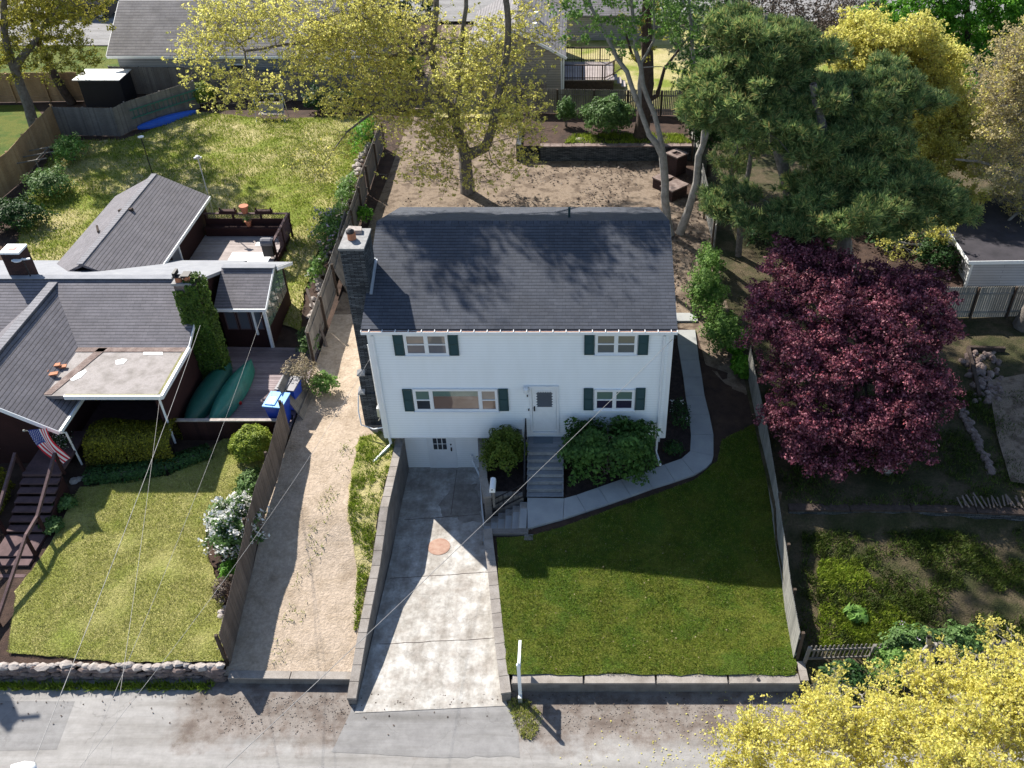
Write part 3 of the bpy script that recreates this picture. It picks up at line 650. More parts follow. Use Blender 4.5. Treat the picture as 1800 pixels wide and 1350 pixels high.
# ================================================================ GROUND (structure)
def st(o): o['kind'] = 'structure'; return o
st(MB().quad((-1500, -800, -.08), (1500, -800, -.08), (1500, 2500, -.08), (-1500, 2500, -.08)).build('ground', 'weeds'))
patch('road', [(-60, -30), (60, -30), (60, 14.3), (-60, 14.3)], H0, 'asphalt', 4)
gv = lambda pts, z=0.0: [tuple(G(u, v, z)[:2]) for u, v in pts]
patch('gravel_verge', [(-60, 13.2), (60, 13.2), (60, 16.98), (-60, 16.98)], H0, 'verge', .6, .006, 0)
patch('driveway_apron', gv([(628, 1224), (888, 1230), (905, 1262), (916, 1330), (760, 1332), (584, 1322)]), H0, 'asphalt2', .3, .012, 0, jag=.08)
patch('road_patch', gv([(-40, 1232), (132, 1233), (100, 1318), (-60, 1322)]), H0, 'asphalt2', 1, .008)
# yards
XL0 = -10.85
patch('neighbor_yard', [(-60, 16.95), (XL0, 16.95), (-10.9, 30), (-10.6, 50), (-10.6, 95), (-60, 95)], HN, 'darksoil', 1.2)
patch('side_yard_dirt', [(XL0, 16.85), (-6.75, 16.85), (-6.72, 20), (-6.68, 23), (-6.66, 26.8), (-6.9, 35.0), (-10.9, 35.0), (-10.9, 30)], HL, 'dirt', .45, .004, .05)
patch('yard_base', [(-3.45, 26.7), (-3.3, 23.9), (-1.70, 23.9), (-1.70, 22.2), (-2.85, 22.2), (-2.70, 21), (-2.2, 17.5), (-1.9, 16.62), (7.0, 16.62), (7.0, 35.0), (3.0, 35.0), (3.0, 26.7)], HR, 'darksoil', .6, 0)
patch('back_yard_dirt', [(-10.9, 34.99), (7.0, 34.99), (7.2, 51.1), (7.3, 95), (-10.6, 95), (-10.6, 50)], HB if False else HR, 'yarddirt', .8, 0, .05)
patch('right_yard', [(7.0, 14.5), (60, 14.5), (60, 95), (7.3, 95), (7.2, 51), (7.0, 35)], HX, 'weeds', .9, 0, .06)
patch('driveway', [(-6.62, 15.7), (-2.05, 15.95), (-2.5, 19), (-3.1, 22), (-3.6, 25), (-3.66, 26.65), (-6.55, 26.65), (-6.5, 22)], H0, 'concrete', .6, .026)
M['stain'] = m_noise('stained_concrete', [(.25, (.19, .165, .145)), (.5, (.28, .255, .23)), (.75, (.40, .375, .35))], 2.2, .8, .35, 18, fine=(14, .25))
patch('driveway_stain', gv([(795, 850), (838, 852), (850, 905), (848, 922), (800, 915), (770, 905), (778, 870)]), H0, 'stain', .12, .030, 0, jag=.25)
# driveway joints, crack lines and the rusty lid
mj = MB()
for pts in ([(-6.3, 23.75), (-3.5, 24.05)], [(-6.4, 20.95), (-2.9, 21.25)], [(-6.3, 18.2), (-2.45, 18.45)], [(-4.6, 24.0), (-4.62, 26.5)]):
    a, b = pts; n = 14; pr = None
    for i in range(n + 1):
        t = i / n; x = a[0] + (b[0] - a[0]) * t; y = a[1] + (b[1] - a[1]) * t + random.uniform(-.02, .02)
        if pr: mj.beam((pr[0], pr[1], .030), (x, y, .030), .014, .006)
        pr = (x, y)
st(mj.build('driveway_joint', 'darksoil'))
p = G(772, 962, 0); lid = MB().lathe((p.x, p.y, .026), [(.40, 0), (.40, .012), (.36, .018), (.0, .02)], 28); lo = lid.build('manhole_cover', 'rust', base=(p.x, p.y, .026)); tag(lo, 'round rusty orange lid set in the concrete driveway', 'manhole cover')
# lawns
LAWN_R = [tuple(gh(u, v, HR)[:2]) for u, v in ((872, 948), (926, 946), (1000, 925), (1110, 885), (1222, 845), (1262, 812), (1268, 775), (1330, 745), (1348, 800), (1362, 914), (1376, 1004), (1392, 1120), (1398, 1168), (1398, 1190), (892, 1186), (879, 1060), (874, 960))]
patch('front_lawn', LAWN_R, HR, 'lawn', .25, .07, .03, jag=.10)
patch('side_lawn', [tuple(gh(u, v, HR)[:2]) for u, v in ((1262, 812), (1252, 720), (1236, 640), (1290, 660), (1318, 700), (1346, 800))], HR, 'darksoil', .5, .012)
patch('side_dirt_path', [tuple(gh(u, v, HR)[:2]) for u, v in ((1190, 380), (1240, 370), (1250, 440), (1215, 520), (1300, 600), (1320, 690), (1300, 700), (1240, 640), (1224, 582), (1186, 575))], HR, 'yarddirt', .5, .014, .02)
patch('mulch_bed', [tuple(gh(u, v, HR)[:2]) for u, v in ((993, 880), (1200, 812), (1217, 790), (1212, 720), (1190, 600), (1165, 700), (1160, 772), (1000, 775))], HR, 'mulch', .3, .03, .04)
patch('mulch_bed', [(-3.5, 26.6), (-3.1, 23.9), (-1.8, 23.9), (-1.8, 26.6)], HR, 'mulch', .3, .02, .02)
NL = [tuple(gh(u, v, HN)[:2]) for u, v in ((14, 1150), (30, 1040), (90, 960), (140, 860), (300, 838), (400, 770), (470, 790), (455, 850), (400, 900), (360, 930), (368, 985), (395, 1050), (390, 1140), (396, 1164), (200, 1166))]
patch('neighbor_lawn', NL, HN, 'lawn_dry', .25, .07, .04, jag=.12)
NB = [tuple(gh(u, v, HN)[:2]) for u, v in ((30, 470), (40, 360), (110, 250), (220, 248), (350, 200), (480, 212), (655, 206), (655, 240), (618, 300), (590, 360), (562, 440), (535, 520), (530, 585), (480, 560), (480, 470), (300, 440), (120, 470))]
patch('neighbor_back_lawn', NB, HN, 'lawn_patch', .5, .09, .05, jag=.3)
patch('far_left_lawn', [tuple(gh(u, v, HN)[:2]) for u, v in ((-250, 330), (0, 330), (100, 232), (60, 185), (-250, 185))], HN, 'lawn', 1, .02, .04)
patch('grass_verge', [tuple(gh(u, v, HL)[:2]) for u, v in ((632, 770), (668, 760), (694, 775), (690, 800), (668, 890), (652, 1000), (628, 1110), (622, 1110), (628, 1000), (612, 900), (620, 830))], HL, 'lawn_patch', .2, .05, .03, jag=.2)
patch('far_lawn', [(-9, 57), (8, 57), (24, 58), (24, 75), (-9, 75)], lambda x, y: 2.25, 'lawn_patch', 2, .05, .05)
patch('far_lawn', [(-60, 62), (-31.5, 62), (-31.5, 72), (-60, 72)], lambda x, y: 2.3, 'lawn', 2, .02, .05)
patch('far_road', [(-80, 77), (80, 77), (80, 90), (-80, 90)], lambda x, y: 2.4, 'asphalt2', 5, .0)
patch('far_parking', [(-45, 71), (-28, 71), (-28, 77.1), (-45, 77.1)], lambda x, y: 2.36, 'asphalt2', 4, .03)
patch('hills', [(-900, 89.9), (900, 89.9), (900, 700), (-900, 700)], lambda x, y: 2.4 + (y - 90) * .005, 'weeds', 90, 0)
# terrace behind the stone wall at the end of the yard
HT = lambda x, y: 2.85
patch('terrace', [(-3.2, 51.2), (7.1, 51.2), (7.1, 57), (-3.2, 57)], HT, 'darksoil', .6, 0, .08)
patch('terrace_grass', [(-.6, 51.3), (6.9, 51.3), (6.4, 52.6), (3.0, 52.9), (-.2, 52.5)], HT, 'weeds', .4, .07, .05)
patch('leaf_litter', [(5.2, 46.5), (6.8, 46), (6.9, 50.8), (5.6, 50.9)], HR, 'darksoil', .5, .07, .02)
patch('right_bare_ground', [tuple(gh(u, v, HX)[:2]) for u, v in ((1470, 380), (1560, 360), (1640, 430), (1700, 470), (1690, 510), (1500, 490))], HX, 'darksoil', .8, .07, .05)  # bare dark soil right of the pines
patch('paver_terrace', [tuple(gh(u, v, HX)[:2]) for u, v in ((1735, 672), (1830, 655), (1840, 860), (1775, 850), (1752, 770))], HX, 'yarddirt', .6, .10, .02)
# concrete walk: separate cast slabs
Z4 = lambda x, y: (950 + x * .19444, 700 + y * .19444)
OUT = [Z4(205, 1090), Z4(410, 1022), Z4(615, 955), Z4(815, 885), Z4(1015, 812), Z4(1215, 750), Z4(1395, 690), Z4(1565, 520), Z4(1565, 330), Z4(1528, 148), (1238.5, 695), (1234, 663), (1229, 633), (1225.5, 605.6), (1222, 580)]
INN = [Z4(215, 905), Z4(325, 875), Z4(525, 805), Z4(725, 735), Z4(925, 670), Z4(1120, 600), Z4(1275, 545), Z4(1352, 478), Z4(1360, 328), Z4(1340, 145), (1205, 695), (1201, 663), (1196, 633), (1191.5, 605.6), (1190.5, 580)]
mw = MB()
def slab(m, q, H, t=.09):
    c = sum((Vector(a) for a in q), Vector((0, 0))) / len(q); q = [c + (Vector(a) - c) * .985 for a in q]
    m.prism([(a.x, a.y, H(a.x, a.y) + .0) for a in q], (0, 0, t))
og = [gh(u, v, lambda x, y: HR(x, y) + .08) for u, v in OUT]; ig = [gh(u, v, lambda x, y: HR(x, y) + .08) for u, v in INN]
for i in range(len(og) - 1):
    if i == 6:      # the rounded corner
        o1 = gh(*Z4(1500, 628), lambda x, y: HR(x, y) + .08); o2 = gh(*Z4(1550, 575), lambda x, y: HR(x, y) + .08); slab(mw, [og[6].xy, o1.xy, o2.xy, og[7].xy, ig[7].xy, ig[6].xy], HR)
    else: slab(mw, [og[i].xy, og[i + 1].xy, ig[i + 1].xy, ig[i].xy], HR)
a = gh(927, 932, HR); slab(mw, [(a.x, a.y), (og[0].x, og[0].y), (ig[0].x, ig[0].y), (-1.72, 23.78)], HR)
st(mw.build('walk', 'walk'))
mw = MB(); mw.box(3.4, 5.5, 34.35, 35.0, 1.6, 1.82); st(mw.build('side_pad', 'walk'))
# ================================================================ WHITE HOUSE
HX0, HX1, HY, HYB, ZE = -7.11, 3.385, 26.05, 34.8, 6.84
house = thing('house', 'two storey white house with dark green shutters and charcoal shingle roof', 'house', (-1.86, 30.4, 0))
m = MB(); n_l = 44; lh = (ZE - 2.11) / n_l
for i in range(n_l):        # lap siding, every course a sloping board
    z0 = 2.11 + i * lh; m.quad((HX0, HY - .03, z0), (HX1, HY - .03, z0), (HX1, HY, z0 + lh), (HX0, HY, z0 + lh)); m.quad((HX0, HY + .001, z0), (HX1, HY + .001, z0), (HX1, HY - .03, z0), (HX0, HY - .03, z0))
for x, s in ((HX0, -1), (HX1, 1)):
    P = [(x, HY, 2.11), (x, HYB, 2.11), (x, HYB, ZE), (x, 30.6, 8.5), (x, HY, ZE)]; m.quad(*(P if s > 0 else P[::-1]))
m.quad((HX1, HYB, 2.11), (HX0, HYB, 2.11), (HX0, HYB, ZE), (HX1, HYB, ZE)); m.quad((HX0, HY, 2.11), (HX0, HYB, 2.11), (HX1, HYB, 2.11), (HX1, HY, 2.11))
m.build('wall', 'siding', house)
m = MB()
for x in (HX0 + .06, HX1 - .06): m.box(x - .075, x + .075, HY - .035, HY + .02, 2.09, ZE - .02)
m.box(HX0, HX1, HY - .03, HY + .02, 2.07, 2.13); m.box(HX0, HX1, HY - .03, HY + .01, ZE - .16, ZE - .01); m.build('corner_board', 'trim', house)
m = MB(); FY = 26.65
for i in range(18): z0 = i * .117; m.quad((-6.95, FY - .01, z0), (-3.55, FY - .01, z0), (-3.55, FY, z0 + .117), (-6.95, FY, z0 + .117)); m.quad((-6.95, FY, z0), (-3.55, FY, z0), (-3.55, FY - .01, z0), (-6.95, FY - .01, z0))
m.quad((-3.55, FY, .4), (3.28, FY, .4), (3.28, FY, 2.11), (-3.55, FY, 2.11)); m.quad((3.28, FY, .4), (3.28, 34.7, .4), (3.28, 34.7, 2.11), (3.28, FY, 2.11)); m.quad((-6.97, 34.7, 0), (-6.97, FY, 0), (-6.97, FY, 2.11), (-6.97, 34.7, 2.11))
m.build('foundation_wall', 'siding', house)
# roof
def slabroof(m, P, t=.13):      # P: outline of the upper face
    m.prism([Vector(p) - Vector((0, 0, t)) for p in P], (0, 0, t))
RX0, RX1 = -7.28, 3.50; RF, RB, RY, RZ, REZ = 26.0, 35.1, 30.6, 8.66, 6.98
roof = MB(); slabroof(roof, [(RX0, RF, REZ), (RX1, RF, REZ), (RX1, RY, RZ), (RX0, RY, RZ)]); slabroof(roof, [(RX0, RY, RZ), (RX1, RY, RZ), (RX1, RB, REZ), (RX0, RB, REZ)]); ro = roof.build('roof', 'roof', house)
m = MB(); d1 = Vector((0, RF - RY, REZ - RZ)).normalized(); d2 = Vector((0, RB - RY, REZ - RZ)).normalized(); r0 = Vector((0, RY, RZ))
k = 36
for i in range(k):
    xa = RX0 + (RX1 - RX0) * i / k; xb = xa + (RX1 - RX0) / k - .006; lift = .012 + .006 * (i % 2)
    for dd in (d1, d2):
        A = r0 + Vector((0, 0, lift)); B = A + dd * .15; q = [Vector((xa, A.y, A.z)), Vector((xb, A.y, A.z)), Vector((xb, B.y, B.z)), Vector((xa, B.y, B.z))]; m.prism([p - Vector((0, 0, .02)) for p in q], (0, 0, .02))
m.build('ridge_cap', 'roof_cap', ro)
m = MB()
for x in (RX0 - .012, RX1 + .012):
    m.beam((x, RF, REZ - .2), (x, RY, RZ - .2), .02, .14); m.beam((x, RY, RZ - .2), (x, RB, REZ - .2), .02, .14)
m.build('rake_board', 'trim', house)
m = MB(); m.box(RX0, RX1, RF - .14, RF - .125, REZ - .14, REZ - .03); m.box(RX0, RX1, RF - .125, RF - .02, REZ - .15, REZ - .13); m.box(RX0, RX1, RF - .02, RF - .002, REZ - .15, REZ - .05)
for x in (RX0, RX1 - .015): m.box(x, x + .015, RF - .13, RF - .01, REZ - .14, REZ - .02)
gut = m.build('gutter', 'white', house)
m = MB(); m.box(RX0 + .03, RX1 - .03, RF - .12, RF - .025, REZ - .1, REZ - .05); m.build('gutter_debris', 'copper', gut)
for i in range(24):
    x = RX0 + .28 + i * (RX1 - RX0 - .4) / 23.2; MB().box(x - .012, x + .012, RF - .135, RF + .0, REZ - .03, REZ - .012).build('gutter_strap', 'white', gut)
m = MB(); p = Vector((-.2, 31.7, 8.05)); m.tube([p, p + Vector((0, 0, .62))], .045, 8); m.lathe(p + Vector((0, 0, .02)), [(.13, 0), (.1, .04), (.05, .1)], 10); m.build('vent_pipe', 'shutter', house)
# windows
def rect(u0, v0, u1, v1, Y=HY):
    a = onY(u0, v0, Y); b = onY(u1, v1, Y); zt = onY((u0 + u1) / 2, v0, Y).z; zb = onY((u0 + u1) / 2, v1, Y).z
    vm = (v0 + v1) / 2; return onY(u0, vm, Y).x, onY(u1, vm, Y).x, zb, zt
def frame(m, x0, x1, z0, z1, w, y0, y1):
    m.box(x0, x1, y0, y1, z1 - w, z1); m.box(x0, x1, y0, y1, z0, z0 + w); m.box(x0, x0 + w, y0, y1, z0 + w, z1 - w); m.box(x1 - w, x1, y0, y1, z0 + w, z1 - w)
def sash(par, x0, x1, z0, z1, Y, blind='shade', bh=.5, lower='glass'):
    zm = (z0 + z1) / 2; m = MB(); frame(m, x0, x1, z0, z1, .035, Y - .045, Y - .0); m.box(x0 + .035, x1 - .035, Y - .04, Y - .005, zm - .02, zm + .02); s = m.build('sash', 'white', par)
    MB().quad((x0 + .03, Y - .014, z0 + .03), (x1 - .03, Y - .014, z0 + .03), (x1 - .03, Y - .014, z1 - .03), (x0 + .03, Y - .014, z1 - .03)).build('pane', M['glass_' + blind], s)
def glassover(name, c, rough=.05, k=1.0):
    # glazing with a drawn blind close behind it
    m, nt, b = _mat(name); b.inputs['Base Color'].default_value = rgb(c); b.inputs['Roughness'].default_value = rough; b.inputs['Specular IOR Level'].default_value = .8
    b.inputs['Coat Weight'].default_value = .8; b.inputs['Coat Roughness'].default_value = .02; return m
M['glass_shade'] = glassover('pane_with_blind', (.22, .20, .18)); M['glass_dark'] = M['glass']
M['glass_screen'] = glassover('pane_with_screen', (.085, .10, .13), .3); M['glass_green'] = glassover('pane_with_green_blind', (.13, .20, .17)); M['glass_tan'] = glassover('pane_with_curtain', (.20, .13, .10)); M['glass_purple'] = glassover('plum_dark_pane', (.035, .03, .06))
def dh(par, x0, x1, z0, z1, Y, top, low):       # double-hung window: upper and lower pane
    zm = (z0 + z1) / 2; m = MB(); frame(m, x0, x1, z0, z1, .035, Y - .05, Y); m.box(x0 + .035, x1 - .035, Y - .045, Y - .002, zm - .022, zm + .022); s = m.build('sash', 'white', par)
    MB().quad((x0 + .03, Y - .018, zm), (x1 - .03, Y - .018, zm), (x1 - .03, Y - .018, z1 - .03), (x0 + .03, Y - .018, z1 - .03)).build('pane', M[top], s)
    MB().quad((x0 + .03, Y - .030, z0 + .03), (x1 - .03, Y - .030, z0 + .03), (x1 - .03, Y - .030, zm), (x0 + .03, Y - .030, zm)).build('pane', M[low], s)
HW = HY - .03
def window(u0, v0, u1, v1, label, parts):
    x0, x1, z0, z1 = rect(u0, v0, u1, v1); m = MB(); frame(m, x0, x1, z0, z1, .06, HW - .06, HW + .01); m.box(x0 - .04, x1 + .04, HW - .1, HW + .01, z0 - .035, z0 + .01)
    for s0, s1, k, a, b in parts[:-1]:
        xx = x0 + (x1 - x0) * s1; m.box(xx - .035, xx + .035, HW - .055, HW, z0 + .06, z1 - .06)
    w = m.build('window', 'trim', house); w['label'] = label
    for s0, s1, k, a, b in parts:
        xa = x0 + (x1 - x0) * s0 + (.06 if s0 == 0 else .035); xb = x0 + (x1 - x0) * s1 - (.06 if s1 == 1 else .035)
        if k == 'dh': dh(w, xa, xb, z0 + .06, z1 - .06, HW, a, b)
        else:
            zm = z0 + (z1 - z0) * .66; mm = MB(); frame(mm, xa, xb, z0 + .06, z1 - .06, .03, HW - .045, HW); s = mm.build('sash', 'white', w)
            MB().quad((xa + .02, HW - .016, zm), (xb - .02, HW - .016, zm), (xb - .02, HW - .016, z1 - .08), (xa + .02, HW - .016, z1 - .08)).build('pane', M[a], s)
            MB().quad((xa + .02, HW - .018, z0 + .08), (xb - .02, HW - .018, z0 + .08), (xb - .02, HW - .018, zm), (xa + .02, HW - .018, zm)).build('pane', M[b], s)
window(711, 585, 788, 622.7, 'upper left double window', [(0, .5, 'dh', 'glass_shade', 'glass_screen'), (.5, 1, 'dh', 'glass_shade', 'glass_screen')])
window(1046.1, 584.5, 1119.8, 621.5, 'upper right double window', [(0, .5, 'dh', 'glass_shade', 'glass_screen'), (.5, 1, 'dh', 'glass_shade', 'glass_screen')])
window(728, 682, 875.4, 720.5, 'wide picture window between two narrow sashes', [(0, .21, 'dh', 'glass_green', 'glass_dark'), (.21, .79, 'pic', 'glass_green', 'glass_tan'), (.79, 1, 'dh', 'glass_shade', 'glass_tan')])
window(1044.6, 683, 1115, 718.8, 'lower right double window with plum dark lower panes', [(0, .5, 'dh', 'glass_green', 'glass_purple'), (.5, 1, 'dh', 'glass_green', 'glass_purple')])
for u0, v0, u1, v1 in ((692.3, 584, 709.7, 623), (788.9, 584, 806, 623), (1027, 582.2, 1044.5, 621.7), (1121.9, 582.2, 1139.7, 621.7), (709.7, 682.6, 726.3, 720.8), (876.9, 682, 893.9, 720), (1025.9, 681.2, 1042.5, 718.8), (1116.9, 680.8, 1133.7, 718.5)):
    x0, x1, z0, z1 = rect(u0, v0, u1, v1); m = MB(); frame(m, x0, x1, z0, z1, .035, HW - .055, HW - .01); zm = (z0 + z1) / 2; m.box(x0 + .03, x1 - .03, HW - .053, HW - .01, zm - .02, zm + .02); k = int((z1 - z0 - .08) / .045)
    for i in range(k):
        z = z0 + .04 + i * .045; m.quad((x0 + .03, HW - .045, z), (x1 - .03, HW - .045, z), (x1 - .03, HW - .025, z + .043), (x0 + .03, HW - .025, z + .043))
    m.build('shutter', 'shutter', house)
# front door
x0, x1, z0, z1 = rect(931.7, 677, 982.4, 760.6); m = MB(); frame(m, x0, x1, z0, z1, .085, HW - .05, HW + .01); dr = m.build('door_frame', 'trim', house)
x0, x1, z0, z1 = rect(936.5, 680, 977.8, 753.2); d = MB().box(x0, x1, HW - .045, HW - .005, z0, z1).build('door', 'white', house); d['label'] = 'white storm door with scalloped window trim'
gx0, gx1, gz0, gz1 = rect(942.7, 685.2, 971.8, 713.1)
MB().quad((gx0, HW - .048, gz0), (gx1, HW - .048, gz0), (gx1, HW - .048, gz1), (gx0, HW - .048, gz1)).build('pane', M['glass_screen'], d)
m = MB()
for i in range(7):
    x = gx0 + (gx1 - gx0) * (i + .5) / 7; m.lathe((x, HW - .046, gz1 - .0), [(.052, 0), (.052, .012)], 12, (0, -1, 0))
for i in range(6):
    z = gz0 + (gz1 - gz0) * (i + .5) / 6
    for x in (gx0, gx1): m.lathe((x, HW - .046, z), [(.04, 0), (.04, .012)], 12, (0, -1, 0))
m.build('scalloped_trim', 'white', d); MB().box(x0 + .04, x0 + .09, HW - .09, HW - .04, z0 + .92, z0 + 1.12).build('handle', 'dark', d)
p = onY(924.8, 683, HW); MB().box(p.x - .09, p.x + .09, HW - .04, HW, p.z - .12, p.z + .12).lathe((p.x, HW - .13, p.z - .12), [(.05, 0), (.10, .05), (.10, .2), (.03, .26)], 10).build('wall_lamp', 'white', house)
for u, v, r in ((927, 695.5, .02), (929.5, 720, .02)): p = onY(u, v, HW); MB().box(p.x - r, p.x + r, HW - .03, HW, p.z - r * 2, p.z + r * 2).build('doorbell', 'dark', house)
p = onY(913, 758, HW); m = MB(); frame(m, p.x - .1, p.x + .1, p.z - .1, p.z + .1, .025, HW - .04, HW)
for i in range(4): m.box(p.x - .08, p.x + .08, HW - .03, HW - .01, p.z - .07 + i * .04, p.z - .05 + i * .04)
m.build('wall_vent', 'metal', house)
# basement door
x0, x1, z0, z1 = rect(756.5, 764, 798.5, 820.5, FY); m = MB(); frame(m, x0 - .08, x1 + .08, z0 - .02, z1 + .08, .08, FY - .04, FY); m.build('door_frame', 'trim', house)
d = MB().box(x0, x1, FY - .035, FY, z0, z1).build('basement_door', 'white', house); d['label'] = 'white basement door with six small panes'
gx0, gx1, gz0, gz1 = rect(761, 769, 785.6, 789.3, FY); gx = (gx1 - gx0) / 3
for i in range(3):
    for j in range(2):
        z = gz0 + j * (gz1 - gz0) / 2; MB().quad((gx0 + i * gx + .015, FY - .038, z + .015), (gx0 + (i + 1) * gx - .015, FY - .038, z + .015), (gx0 + (i + 1) * gx - .015, FY - .038, z + (gz1 - gz0) / 2 - .015), (gx0 + i * gx + .015, FY - .038, z + (gz1 - gz0) / 2 - .015)).build('pane', 'glass', d)
MB().box(x1 - .12, x1 - .07, FY - .09, FY - .03, z0 + .9, z0 + 1.05).lathe((x1 - .1, FY - .03, z0 + 1.2), [(.03, 0), (.03, .03)], 8, (0, -1, 0)).build('handle', 'dark', d)
MB().box(-6.9, -6.75, FY - .02, FY + .0, 0, 2.05).box(-3.72, -3.6, FY - .02, FY, 0, 2.05).build('trim_board', 'trim', house)
# downspouts
m = MB(); xx = onY(655, 590, HY).x; m.tube([(xx, HY - .07, ZE - .12), (xx, HY - .07, 2.05)], .05, 6); q = G(656.7, 814.4, 1.55); m.tube([(xx, HY - .07, 2.1), (xx + .02, HY - .06, 1.85), (xx - .05, HY - .12, 1.75), (q.x, q.y, q.z + .06)], .055, 6); m.build('downspout', 'white', house)
m = MB(); xx = onY(1168, 590, HY).x; m.tube([(xx, HY - .07, ZE - .12), (xx, HY - .07, 1.55), (xx + .02, HY - .2, 1.42), (xx + .12, HY - .75, 1.36)], .05, 6); m.build('downspout', 'white', house)
# chimney
ch = MB(); ch.box(-7.93, -7.14, 27.45, 28.85, .8, 9.2); ch.box(-8.12, -7.14, 27.25, 29.0, .8, 3.2); ch.box(-8.05, -7.14, 27.35, 28.9, 3.2, 4.0)
chm = ch.build('chimney', 'slate', house)
MB().prism([(-8.16, 27.2, 3.2), (-7.9, 27.2, 3.2), (-7.9, 27.5, 3.42), (-8.16, 27.5, 3.3)], (0, 0, .07)).build('shoulder_stone', 'mortar', chm); MB().prism([(-8.1, 27.3, 4.0), (-7.8, 27.3, 4.0), (-7.8, 27.5, 4.2), (-8.1, 27.5, 4.1)], (0, 0, .06)).build('shoulder_stone', 'mortar', chm)
m = MB(); m.box(-7.97, -7.10, 27.42, 28.88, 9.2, 9.27); capo = m.build('chimney_cap', 'mortar', chm)
m = MB(); m.lathe((-7.62, 28.1, 9.28), [(.15, 0), (.14, .22), (.12, .25)], 14); m.build('flue', 'redtile', chm)
m = MB(); m.lathe((-7.64, 28.08, 9.52), [(.13, 0), (.14, .08), (.06, .14)], 12); m.build('flue_cap', 'dark', chm)
m = MB(); m.prism([(-7.9, 28.45, 9.28), (-7.35, 28.45, 9.28), (-7.4, 28.75, 9.28), (-7.85, 28.8, 9.28)], (0, .02, .12)); m.build('cap_stone', 'rockpale', chm)
m = MB(); m.beam((-7.13, 27.4, 7.52), (-7.13, 28.9, 8.06), .03, .10); m.beam((-7.10, 27.4, 7.50), (-7.10, 28.9, 8.04), .10, .02); m.build('flashing', M['bluelid'] if False else 'metal', chm)
# green hood over the side door, service meter pipe
m = MB()
for i in range(6):
    a0 = math.pi / 2 * i / 6; a1 = math.pi / 2 * (i + 1) / 6; f = lambda a: (HX1 + .62 * math.sin(a), 3.85 + .62 * math.cos(a))
    A, B = f(a0), f(a1); m.prism([(A[0], 30.0, A[1]), (B[0], 30.0, B[1]), (B[0], 31.5, B[1]), (A[0], 31.5, A[1])], (.02, 0, .02))
m.quad((HX1, 30.0, 3.85), (HX1 + .62, 30.0, 3.85), (HX1 + .44, 30.0, 4.29), (HX1, 30.0, 4.47)); hood = m.build('door_hood', 'shutter', house)
m = MB(); m.tube([(-7.2, 26.2, 6.2), (-7.2, 26.2, 2.9), (-7.3, 26.3, 2.7)], .02, 6); m.build('conduit', 'metal', house); m = MB(); m.box(-7.3, -7.12, 26.25, 26.55, 2.9, 3.3); m.build('meter_box', 'metal', house)
m = MB(); q = [(-7.12, 26.4, 2.3), (-7.6, 26.5, 2.1), (-8.1, 26.7, 2.15), (-8.2, 27.0, 2.6), (-8.15, 27.2, 3.2)]; m.tube(q, .025, 6); m.build('vent_hose', 'white', house)
# ---------------------------------------------------------------- entrance stairs
stairs = thing('entrance_stairs', 'grey painted wooden stairs with a small landing below the white front door', 'stairs', (-1.07, 25, 1.1))
m = MB()
for i in range(6): m.box(-1.74, -.40, 26.02 - (i + 1) * .145, 26.02 - i * .145 - .006, 2.11, 2.15)
land = m.build('landing', 'stair', stairs)
for k in range(1, 7):
    z = 2.15 - .165 * k; y = 25.15 - .215 * k; t = MB()
    for j in range(2): t.box(-1.74, -.40, y + j * .108 - .02, y + (j + 1) * .108 - .026, z - .035, z)
    t.build('tread', 'stair', stairs)
m = MB()
for x in (-1.72, -.44): m.prism([(x, 26.0, 1.3), (x, 26.0, 2.1), (x, 25.15, 2.1), (x, 23.86, 1.12), (x, 23.86, 1.0), (x, 24.4, 1.0)], (.03, 0, 0))
for k in range(1, 7): y = 25.15 - .215 * (k - 1); z = 2.15 - .165 * k; m.box(-1.7, -.44, y - .012, y, z, z + .13)
m.build('stringer', 'stair', stairs)
m = MB(); z_ = lambda y: 3.0 if y > 25.1 else 3.0 - (25.1 - y) * .77
m.beam((-1.80, 26.0, 3.0), (-1.80, 25.1, 3.0), .035, .035); m.beam((-1.80, 25.1, 3.0), (-1.80, 23.8, z_(23.8)), .035, .035); m.beam((-1.80, 26.0, 2.28), (-1.80, 25.1, 2.28), .025, .025); m.beam((-1.80, 25.1, 2.28), (-1.80, 23.8, z_(23.8) - .72), .025, .025)
y = 26.0
while y > 23.8: m.beam((-1.80, y, z_(y) - .72), (-1.80, y, z_(y)), .014, .014); y -= .13
for y in (26.0, 25.1, 23.8): m.beam((-1.80, y, z_(y) - .95), (-1.80, y, z_(y) + .03), .04, .04)
m.build('railing', 'dark', stairs)
mt = MB().box(-1.53, -.80, 25.62, 25.98, 2.15, 2.165).build('doormat', m_plain('dull_mat', (.13, .16, .19), .95, .15, 30), base=(-1.17, 25.8, 2.15)); tag(mt, 'plain grey doormat on the wooden landing', 'doormat')
# concrete side steps up from the driveway
cs = thing('concrete_steps', 'short flight of pale concrete steps climbing from the driveway to the walk', 'steps', (-2.5, 23, 0)); 
for k in range(6):
    x = -3.32 + .27 * k; m = MB(); m.box(x + .03, x + .275, 22.55 - .04 * k, 23.62, -.05, .18 * (k + 1) + .001 * k); q_ = m.build('step', 'walk', cs); MB().box(x, x + .03, 22.54 - .04 * k, 23.62, -.05, .18 * (k + 1) + .006).build('nosing', 'stain', q_); MB().box(x + .04, x + .26, 23.3, 23.6, .18 * (k + 1), .18 * (k + 1) + .006).build('dirt', 'stain', q_)
m = MB(); m.box(-2.9, -1.62, 22.1, 22.34, .4, 1.06); m.box(-1.75, -1.45, 21.85, 22.12, .5, 1.0); m.build('curb', 'block', cs)
m = MB(); rz = lambda x: .95 + (x + 3.3) * .667
for zz in (0, -.3, -.6): m.beam((-3.3, 23.66, rz(-3.3) + zz), (-1.85, 23.66, rz(-1.85) + zz), .03, .03)
